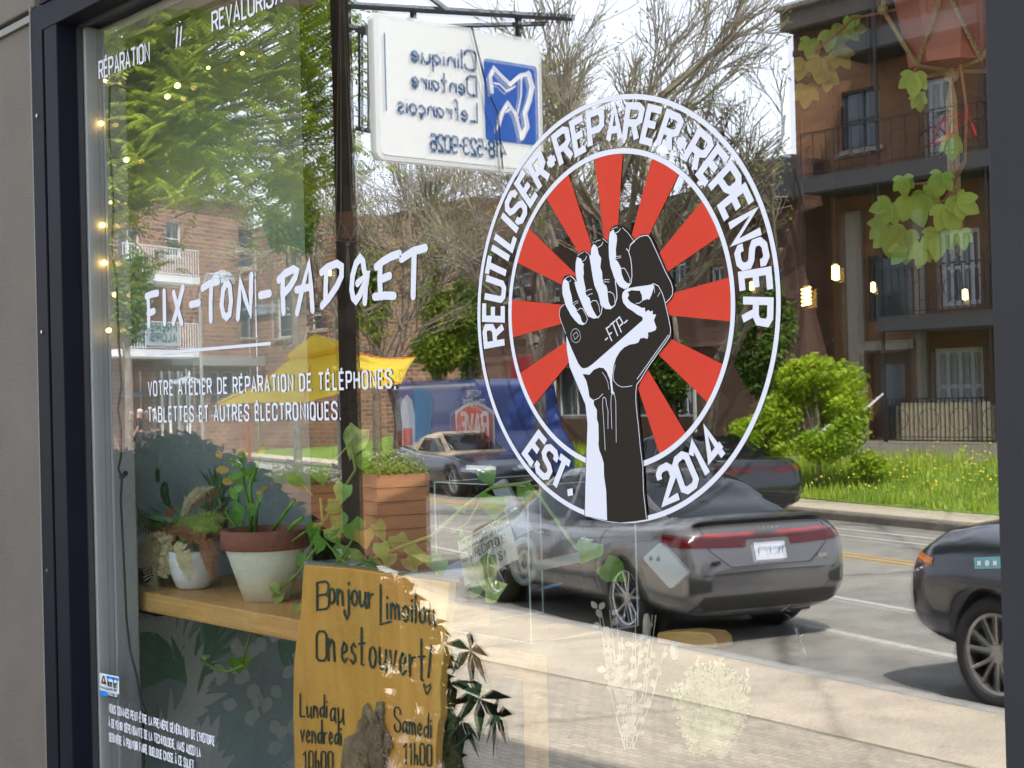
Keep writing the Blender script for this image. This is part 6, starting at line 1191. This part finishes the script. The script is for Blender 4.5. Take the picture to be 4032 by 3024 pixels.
bare_tree('bare tree in the middle, its fork hidden by the fist', 2150, 29, -50, 1.1, 17, .1, 6, .5, .14)
def bush(name, label, cat, u, v, D, ru, rv, n, m_, L=.09, W=.026, trunk=None, seed=1, group=None, zb=None):
    """crown of leaves around the point seen at (u,v); ru, rv half sizes in photo pixels"""
    random.seed(seed); c = S(u, v, D); sc_ = D / F; rx, rz = ru * sc_, rv * sc_; b = V((c.x, c.y, PV if zb is None else zb)); t = thing(name, b, label, cat, group); mb = MB(); lobes = []
    for k in range(16): a = random.uniform(0, 2 * pi); e = random.uniform(-.9, 1); rr = sqrt(max(0, 1 - e * e)) * random.uniform(.35, .85); lobes.append((c + V((rx * rr * cos(a), rx * .8 * rr * sin(a), rz * e * .72)), random.uniform(.22, .42)))
    for i in range(n): q, r = random.choice(lobes); v_ = V((random.gauss(0, 1), random.gauss(0, 1), random.gauss(0, 1))).normalized() * random.uniform(.5, 1.05); leafquad(mb, q + V((v_.x * rx * r, v_.y * rx * r, v_.z * rz * r)), L * random.uniform(.7, 1.3), W * random.uniform(.8, 1.3), .3)
    add('foliage', mb, m_, t); tk = MB(); tk.tube([b, b.lerp(c, .6) + V((.05, 0, 0)), c + V((0, 0, rz * .3))], [trunk or .05, (trunk or .05) * .8, .02], 8)
    for k in range(5): q = random.choice(lobes)[0]; tk.tube([b.lerp(c, .5), q], [.03, .008], 5)
    add('stems', tk, M['trunkb'], t); return t
bush('flowering_shrub', 'big bright lime-green shrub on the lawn in front of the row house', 'shrub', 3210, 1610, 27.5, 215, 225, 9000, M['lf_shrub'], .12, .04, seed=2, zb=-.1)
bush('green_shrub', 'low spreading green shrub left of the bright lime shrub', 'shrub', 2990, 1740, 28, 150, 110, 3500, M['lf_shrub'], .11, .035, seed=3, zb=-.2)
bush('green_shrub', 'small rough shrub beside the porch steps', 'shrub', 3420, 1830, 27, 90, 60, 1500, M['lf_shrub'], .1, .03, seed=8, zb=-.1)
bush('young_tree', 'slim green tree just right of the decal ring', 'tree', 3000, 1330, 29, 120, 300, 5200, M['lf_deep'], .12, .04, .07, seed=4)
bush('young_tree', 'bushy fresh green tree above the blue van', 'tree', 1730, 1310, 36, 150, 190, 6500, M['lf_maple'], .14, .05, .16, seed=5)
bush('young_tree', 'dark green tree low beside the left edge of the decal', 'tree', 1850, 1300, 41, 90, 230, 3500, M['lf_deep'], .16, .05, .12, seed=6)
bush('young_tree', 'yellow-green tree directly right of the dark column', 'tree', 1470, 1130, 44, 90, 260, 3800, M['lf_maple'], .16, .05, .14, seed=7)
bush('young_tree', 'dark green tree low at the foot of the decal on the right', 'tree', 2640, 1480, 30, 120, 170, 3600, M['lf_deep'], .12, .04, .1, seed=12)
bush('young_tree', 'dark leafy tree at the far left behind the fairy lights', 'tree', 500, 1180, 30, 120, 230, 3600, M['lf_deep'], .12, .04, .1, seed=13)
bush('young_tree', 'green tree overhanging the brick wing left of the column', 'tree', 1150, 820, 32, 150, 200, 4200, M['lf_deep'], .13, .04, .1, seed=15)

# ------------------------------------------------------------------ column, clinic sign
cb_ = S(1381, 1650, 15.5); cb_.z = PV
pole = thing('dark_street_column', cb_, 'tall dark square column on the pavement, left of the clinic sign', 'column')
mb = MB(); mb.bx(cb_ + V((-.08, -.08, 0)), cb_ + V((.08, .08, 8))); add('shaft', mb, mat('dark_column_paint', (.020, .016, .013), .7, spec=.1, var=.4, scale=3), pole, bevel=.006); mb = MB(); mb.bx(cb_ + V((-.16, -.16, 0)), cb_ + V((.16, .16, .25))); add('base_plate', mb, M['metal_dk'], pole)
# sign panel: corners measured, depth grows to the right
c00, c10, c11, c01 = S(1468, 22, 14.6), S(2128, 180, 16.0), S(2128, 712, 16.0), S(1484, 608, 14.6)
c01 = V((c00.x, c00.y, c01.z)); c11 = V((c10.x, c10.y, c11.z)); ex = (c10 - c00); ex.z = 0; W_ = ex.length; ex.normalize(); ztop = (c00.z + c10.z) / 2; zbot = (c01.z + c11.z) / 2; H_ = ztop - zbot; en = V((-ex.y, ex.x, 0)); en = en if en.dot(CAM - c00) > 0 else -en
cs = thing('dental_clinic_sign', V((c00.x, c00.y, zbot)), 'white lightbox sign of a dental clinic with a blue tooth emblem, hung from brackets', 'sign')
def sg3(a, b, l): return V((c00.x, c00.y, zbot)) + ex * (W_ - a) + V((0, 0, b)) + en * (.091 + l)     # a runs the way the sign reads from the street
def rrect(x0, z0, x1, z1, r, n=6):
    P = []
    for cx_, cz_, a0 in ((x1 - r, z1 - r, 0), (x0 + r, z1 - r, 90), (x0 + r, z0 + r, 180), (x1 - r, z0 + r, 270)):
        for k in range(n + 1): a = radians(a0 + 90 * k / n); P.append((cx_ + r * cos(a), cz_ + r * sin(a)))
    return P
M['sg_w'] = mat('sign_acrylic_white', (.80, .81, .82), .35); M['sg_b'] = mat('sign_blue', (.015, .09, .42), .35); M['sg_t'] = mat('sign_navy_text', (.03, .09, .22), .4)
mb = MB(); mb.prism([sg3(a, b, -.09) for a, b in rrect(0, 0, W_, H_, .09)], -en * .1); add('box', mb, M['white_metal'], cs, bevel=.01)
mb = MB(); mb.prism([sg3(a, b, -.088) for a, b in rrect(.05, .05, W_ - .05, H_ - .05, .06)], en * .006); add('face', mb, M['sg_w'], cs)
mb = MB(); mb.prism([sg3(a, b, -.078) for a, b in rrect(.07 * W_ * .5, .22 * H_, .37 * W_, .80 * H_, .04)], en * .003); em = add('emblem_panel', mb, M['sg_b'], cs)
def ex_(x, y): return (.055 * W_ + x * .30 * W_, .24 * H_ + y * .54 * H_)
mb = MB()
for i, (pts, wd_) in enumerate((([(.12,.92),(.05,.75),(.12,.55),(.22,.38),(.18,.2),(.30,.04)],.10),([(.12,.92),(.3,.88),(.52,.74),(.68,.82),(.85,.92),(.93,.8),(.9,.6)],.07),([(.42,.72),(.6,.64),(.75,.72),(.86,.72)],.035),([(.32,.08),(.42,.34),(.58,.48),(.70,.34),(.80,.12)],.07),([(.36,.3),(.5,.42),(.62,.36)],.03),([(.28,.86),(.30,.6),(.38,.36)],.04))):
    strip(mb, [ex_(*p) for p in pts], wd_ * W_ * .3, lambda a, b, l: sg3(a, b, l - .073), lift=.0006 * i)
mb.build('tooth_mark', M['sg_w'], em)
mb = MB(); f_ = lambda a, b, l: sg3(a, b, l * 6 - .078)
for text, x0, x1, z_, hh in (("Clinique", .42, .80, .70, .135), ("Dentaire", .42, .80, .52, .135), ("Lefrançois", .42, .88, .335, .135), ("418-523-9026", .25, .70, .10, .11)):
    text_line(mb, text, (x0 * W_, z_ * H_), (x1 * W_, z_ * H_), 0, hh * H_, .026, f_, sp=.13)
strip(mb, [(.945 * W_, .33 * H_), (.945 * W_, .86 * H_)], .02, f_, cap=False); add('clinic_lettering', mb, M['sg_t'], cs)
mb = MB(); mb.tube([V((c00.x, c00.y, ztop)) + ex * W_ * .52 + en * .12, V((c00.x, c00.y, ztop - .45 * H_)) + ex * W_ * .60 + en * .14, V((c00.x, c00.y, ztop - .6 * H_)) + ex * W_ * .66 + en * .14, V((c00.x, c00.y, zbot)) + ex * W_ * .69 + en * .12], .012, 6); add('hanging_cable', mb, M['metal_dk'], cs)
# brackets and overhead bars
br = thing('sign_bracket_frame', V((cb_.x, cb_.y, ztop)), 'dark metal bracket frame reaching from the column over the clinic sign', 'bracket')
zt3 = ztop + .32; a0_ = V((cb_.x, cb_.y, zt3)); a1_ = V((c10.x, c10.y, zt3)) + ex * .5
mb = MB(); mb.tube([a0_, a1_], .045, 4); mb.tube([a0_ + V((0, 0, -.25)), a1_ + V((0, 0, -.12)) - ex * .4], .03, 4)
for f in (.3, .75): p = a0_.lerp(a1_, f); mb.tube([p, V((p.x, p.y, ztop - .02))], .035, 4)
mb.tube([a0_ + V((0, 0, .8)), a0_.lerp(a1_, .45)], .03, 4); add('arms', mb, M['metal_dk'], br)
gr = thing('iron_window_bars', S(1440, 480, 15.3), 'short run of vertical dark iron bars beside the column, left of the sign', 'railing'); mb = MB()
for u in (1402+12, 1426, 1450, 1462): mb.tube([S(u, 120, 15.4), S(u, 510, 15.4)], .014, 4)
mb.tube([S(1400, 118, 15.4), S(1470, 140, 15.4)], .03, 4); mb.tube([S(1400, 505, 15.4), S(1470, 520, 15.4)], .03, 4); add('bars', mb, M['metal_dk'], gr)
# overhanging soffit high on our own building, seen mirrored at the top
sf = thing('entrance_canopy', V((-6.2, -1.2, 3.4)), 'thin tan canopy board above the pavement, its corner mirrored at the top left', 'canopy')
pA, pB, pC = S(530, -5, 5.2), S(880, 30, 5.2), S(1240, -10, 5.2)
mb = MB(); z_c = pB.z; mb.prism([V((pA.x, pA.y, z_c)), V((pB.x, pB.y, z_c)), V((pC.x, pC.y, z_c)), V((pC.x - .3, pC.y + 1.4, z_c)), V((pA.x - .3, pA.y + 1.4, z_c))], (0, 0, .10)); add('board', mb, M['soffit'], sf)

# ------------------------------------------------------------------ terrace: umbrella, planters, tables, people, lamp
M['yel'] = leafmat('yellow_canvas', (.85, .62, .045), (.90, .68, .06), .8, .4, 2); M['orange'] = mat('orange_pole', (.70, .16, .04), .5); M['cedar'] = woodmat('orange_cedar', (.40, .17, .07), (.56, .28, .13), (3, 3, 24), .7, .8)
uc = S(975, 1500, 20); ub = V((uc.x, uc.y, RD)); um = thing('yellow_parasol', ub, 'square bright yellow parasol on an orange pole over the terrace', 'parasol')
apex = S(1240, 1342, 21); cor = [S(838, 1602, 21), S(1190, 1590, 19.4), S(1578, 1512, 19.6), S(1636, 1409, 21.6), S(1420, 1440, 23.4), S(1010, 1520, 23.2)]; mb = MB()
for k in range(6):
    a, b = cor[k], cor[(k + 1) % 6]; b0 = len(mb.v); ta, tb2 = apex.lerp(a, .14), apex.lerp(b, .14)
    for i in range(9):
        for j in range(9):
            p = a.lerp(b, i / 8).lerp(ta.lerp(tb2, i / 8), j / 8); p.z -= .10 * sin(pi * j / 8) - .04 * sin(pi * i / 8) * (1 - j / 8); mb.v.append(p)
    for i in range(8):
        for j in range(8): q = b0 + i * 9 + j; mb.f.append((q, q + 1, q + 10, q + 9))
add('canopy', mb, M['yel'], um, smooth=False)
mb = MB(); vt = [apex.lerp(q, .26) + V((0, 0, .05)) for q in cor]; mb.add(vt + [apex + V((0, 0, .10))], [(k, (k + 1) % 6, 6) for k in range(6)]); mb.add(vt + [q - V((0, 0, .06)) for q in vt], [(k, (k + 1) % 6, 6 + (k + 1) % 6, 6 + k) for k in range(6)]); add('top_vent', mb, M['yel'], um)
pp0 = S(980, 1600, 21.2); mb = MB(); mb.tube([V((pp0.x, pp0.y, RD)), V((pp0.x, pp0.y, pp0.z + .12))], .026, 10); mb.tube([V((pp0.x, pp0.y, pp0.z + .1)), apex - V((0, 0, .1))], .02, 8); add('pole', mb, M['orange'], um)
mb = MB()
for k in range(6): mb.tube([apex - V((0, 0, .06)), cor[k].lerp(apex, .3) - V((0, 0, .09)), cor[k]], .012, 5)
add('ribs', mb, M['orange'], um)
def planter(label, c, w_, d_, h_, seed, rz):
    random.seed(seed); t = thing('wooden_planter', c, label, 'planter', 'cedar planters around the terrace', rz); mb = MB(); n = 7
    for i in range(n):
        z0 = h_ * i / n + .004; z1 = h_ * (i + 1) / n - .006; mb.bx((-w_ / 2, d_ / 2 - .02, z0), (w_ / 2, d_ / 2, z1)); mb.bx((-w_ / 2, -d_ / 2, z0), (w_ / 2, -d_ / 2 + .02, z1)); mb.bx((-w_ / 2, -d_ / 2 + .02, z0), (-w_ / 2 + .02, d_ / 2 - .02, z1)); mb.bx((w_ / 2 - .02, -d_ / 2 + .02, z0), (w_ / 2, d_ / 2 - .02, z1))
    mb.build('boards', M['cedar'], t, local=True); mb = MB(); mb.bx((-w_ / 2 + .03, -d_ / 2 + .03, .02), (w_ / 2 - .03, d_ / 2 - .03, h_ - .05)); mb.build('soil', M['soil'], t, local=True)
    lf = MB(); fl_ = MB()
    for i in range(1500):
        q = V((random.uniform(-w_ / 2, w_ / 2), random.uniform(-d_ / 2, d_ / 2), h_ + abs(random.gauss(0, .10)) - .05)) * 1.04; leafquad(lf, q, .06, .014, -.3)
    for i in range(130):
        q = V((random.uniform(-w_ / 2, w_ / 2), random.uniform(-d_ / 2, d_ / 2), h_ + random.uniform(.03, .26))); r = .014; fl_.add([q + V((r, 0, 0)), q + V((0, r, 0)), q - V((r, 0, 0)), q - V((0, r, 0)), q + V((0, 0, r))], [(0, 1, 4), (1, 2, 4), (2, 3, 4), (3, 0, 4)])
    lf.build('greenery', M['lf_bud'], t, local=True); fl_.build('blossoms', M['line_w'], t, local=True); return t
q = S(1530, 1860, 18.7); planter('tall cedar planter box with white flowers, nearest the dark column', V((q.x, q.y, RD)), .95, .7, q.z - RD, 1, hc)
q = S(1180, 1895, 22); planter('cedar planter box of white flowers below the yellow parasol', V((q.x, q.y, RD)), 2.0, .7, q.z - RD, 2, hc)
def patio(label, u, v, D, r):
    c = S(u, v, D); t = thing('patio_umbrella', V((c.x, c.y, RD + .2)), label, 'parasol', 'pale patio umbrellas by the cafe'); mb = MB(); n = 8; pts = [c + V((r * cos(2 * pi * k / n), r * sin(2 * pi * k / n), 0)) for k in range(n)]; mb.add(pts + [c + V((0, 0, .28))], [(k, (k + 1) % n, n) for k in range(n)]); add('canopy', mb, M['whitecloth'], t)
    mb = MB(); mb.tube([V((c.x, c.y, RD + .2)), c + V((0, 0, .55))], .03, 6); add('pole', mb, M['white_metal'], t)
patio('pale patio umbrella at the far left edge', 500, 1562, 54, 1.3); patio('pale patio umbrella above the word ATELIER', 738, 1510, 54, 1.1)
for k, (u, lab) in enumerate(((640, 'white terrace post under the V of VOTRE'), (672, 'white terrace post under the word VOTRE'), (706, 'white terrace post just left of the word ATELIER'), (748, 'white terrace post under the word ATELIER'), (505, 'white terrace post beside the left patio umbrella'), (555, 'white terrace post behind the person in black'))):
    q = S(u, 1460, 54); t = tag(MB().tube([V((q.x, q.y, -.2)), q], .05, 6).build('patio_post', M['white_metal']), lab, 'post', 'white posts of the cafe terrace')
fq = S(1745, 1010, 39); fg_ = thing('small_blue_flag', fq, 'small blue and white flag on a slanting white pole right of the letter T', 'flag')
add('pole', MB().tube([S(1690, 930, 39), S(1850, 1075, 39)], .035, 6), M['white_metal'], fg_); mb = MB(); P = [[S(1712 + 9 * i + 4 * sin(j), 985 + 16 * j + 5 * i, 39 + .12 * sin(i * 1.3)) for j in range(5)] for i in range(7)]
mb.add([p for r in P for p in r], [(i * 5 + j, i * 5 + j + 1, (i + 1) * 5 + j + 1, (i + 1) * 5 + j) for i in range(6) for j in range(4)]); add('cloth', mb, mat('flag_blue', (.03, .10, .45), .8), fg_, smooth=True)
lp = S(790, 1160, 44); l = thing('street_lamp', V((lp.x, lp.y, PV)), 'slim grey street lamp with a white dome head before the apartments', 'street lamp'); g_ = S(880, 1095, 44)
mb = MB(); mb.tube([V((lp.x, lp.y, PV)), V((lp.x, lp.y, lp.z)), lp.lerp(g_, .35) + V((0, 0, .45)), g_ + V((0, 0, .1))], [.06, .05, .035, .03], 8); add('pole', mb, M['cornice'], l); mb = MB(); mb.lathe(g_, [(.36, -.18), (.34, 0), (.22, .16), (.05, .24), (.001, .25)], 18); add('lamp_head', mb, M['whitecloth'], l, smooth=True)
lp2 = S(1330, 1500, 42); l = thing('grey_sign_post', V((lp2.x, lp2.y, PV)), 'plain pale grey post just left of the dark column', 'post'); mb = MB(); mb.tube([V((lp2.x, lp2.y, PV)), S(1315, 1060, 42)], .05, 6); add('pole', mb, M['cornice'], l)
# people on the terrace: one continuous skinned body each
def person(label, loc, rz, shirt, trousers, arms):
    t = thing('person', loc, label, 'person', None, rz); k = 1.72 / 1.75
    J = [(0,0,.95),(0,0,1.12),(0,0,1.32),(0,0,1.48),(0,.01,1.60),(0,.015,1.72), (.18,0,1.42),(.23,.02,1.16),(.20,.14,.95),(.19,.20,.87), (-.18,0,1.42),(-.24,.02,1.16),(-.22,.10,.93),(-.21,.14,.85), (.09,0,.90),(.11,.03,.50),(.11,-.02,.09),(.12,.12,.04), (-.09,0,.90),(-.12,.05,.50),(-.12,.0,.09),(-.13,.14,.04)]
    E = [(0,1),(1,2),(2,3),(3,4),(4,5),(2,6),(6,7),(7,8),(8,9),(2,10),(10,11),(11,12),(12,13),(0,14),(14,15),(15,16),(16,17),(0,18),(18,19),(19,20),(20,21)]
    Rr = [.15,.14,.16,.06,.085,.08, .065,.045,.033,.035, .065,.045,.033,.035, .09,.06,.04,.035, .09,.06,.04,.035]
    def skin(name, js, mt, infl=0, parent=None):
        idx = {j: i for i, j in enumerate(js)}; me = bpy.data.meshes.new(name); me.from_pydata([V(J[j]) * k for j in js], [(idx[a], idx[b]) for a, b in E if a in idx and b in idx], []); o = bpy.data.objects.new(name, me); COL.objects.link(o); o.parent = t; me.materials.append(mt)
        sm = o.modifiers.new('skin', 'SKIN'); 
        for i, j in enumerate(js): me.skin_vertices[0].data[i].radius = (Rr[j] + infl, (Rr[j] + infl) * (.72 if j in (0, 1, 2) else 1))
        me.skin_vertices[0].data[0].use_root = True; o.modifiers.new('sub', 'SUBSURF').render_levels = 2; return o
    skin('body', list(range(22)), mat('skin_tone', (.42, .24, .17), .6)); skin('shirt', [0, 1, 2, 6, 7, 10, 11], shirt, .022); skin('trousers', [0, 14, 15, 16, 18, 19, 20], trousers, .02)
    mb = MB(); mb.blob(V((0, -.012, 1.695)) * k, .098, 2, .04, (1, 1.05, 1)); add('hair', mb, mat('hair_cap', (.55, .53, .5), .9), t, smooth=True, local=True)
    for sx_ in (-1, 1):
        for i in range(4): mb = MB(); b_ = V((sx_ * (.205), .17 + .012 * i, .865)) * k; mb.tube([b_, b_ + V((0, .01, -.045)), b_ + V((0, -.005, -.08 + .01 * abs(i - 1.5)))], [.010, .009, .006], 5); add('finger', mb, mat('skin_tone', (.42, .24, .17), .6), t, smooth=True, local=True)
    return t
q = S(556, 1640, 50); person('person in a black T-shirt and pale cap standing under the patio umbrella', V((q.x, q.y, RD + .3)), .6, mat('black_shirt', (.012, .012, .015), .9), mat('dark_trousers', (.02, .02, .025), .9), 0)
q = S(615, 1640, 52); person('person in dark clothes standing right of the one in the black T-shirt', V((q.x, q.y, RD + .3)), 2.6, mat('brown_shirt', (.05, .035, .03), .9), mat('dark_jeans', (.02, .025, .04), .9), 0)

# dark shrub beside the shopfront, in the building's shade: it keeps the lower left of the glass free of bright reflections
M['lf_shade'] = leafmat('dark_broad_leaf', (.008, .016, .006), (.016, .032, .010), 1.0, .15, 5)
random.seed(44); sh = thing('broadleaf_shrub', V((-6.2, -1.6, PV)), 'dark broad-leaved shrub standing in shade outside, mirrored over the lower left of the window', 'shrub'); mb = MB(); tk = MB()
def fing(mb, c, L):
    ax = V((random.gauss(0, 1), random.gauss(0, 1), random.gauss(.3, .5))).normalized(); o1 = ax.orthogonal().normalized(); o2 = ax.cross(o1)
    for k in range(6):
        a = 2 * pi * k / 6 + random.uniform(-.2, .2); d = (o1 * cos(a) + o2 * sin(a) - V((0, 0, .35))).normalized(); s_ = d.cross(ax).normalized() * L * .17
        mb.add([c, c + d * L * .45 + s_, c + d * L - V((0, 0, .25 * L)), c + d * L * .45 - s_], [(0, 1, 2, 3)])
def top_v(u):
    pts = [(300, 1830), (420, 1800), (700, 1725), (980, 1850), (1150, 1990), (1330, 2190), (1560, 2290), (1720, 2480), (1800, 2800), (1790, 3300)]
    for (a, b), (c, d) in zip(pts, pts[1:]):
        if u <= c: return b + (d - b) * (u - a) / (c - a)
    return 9999
n = 0
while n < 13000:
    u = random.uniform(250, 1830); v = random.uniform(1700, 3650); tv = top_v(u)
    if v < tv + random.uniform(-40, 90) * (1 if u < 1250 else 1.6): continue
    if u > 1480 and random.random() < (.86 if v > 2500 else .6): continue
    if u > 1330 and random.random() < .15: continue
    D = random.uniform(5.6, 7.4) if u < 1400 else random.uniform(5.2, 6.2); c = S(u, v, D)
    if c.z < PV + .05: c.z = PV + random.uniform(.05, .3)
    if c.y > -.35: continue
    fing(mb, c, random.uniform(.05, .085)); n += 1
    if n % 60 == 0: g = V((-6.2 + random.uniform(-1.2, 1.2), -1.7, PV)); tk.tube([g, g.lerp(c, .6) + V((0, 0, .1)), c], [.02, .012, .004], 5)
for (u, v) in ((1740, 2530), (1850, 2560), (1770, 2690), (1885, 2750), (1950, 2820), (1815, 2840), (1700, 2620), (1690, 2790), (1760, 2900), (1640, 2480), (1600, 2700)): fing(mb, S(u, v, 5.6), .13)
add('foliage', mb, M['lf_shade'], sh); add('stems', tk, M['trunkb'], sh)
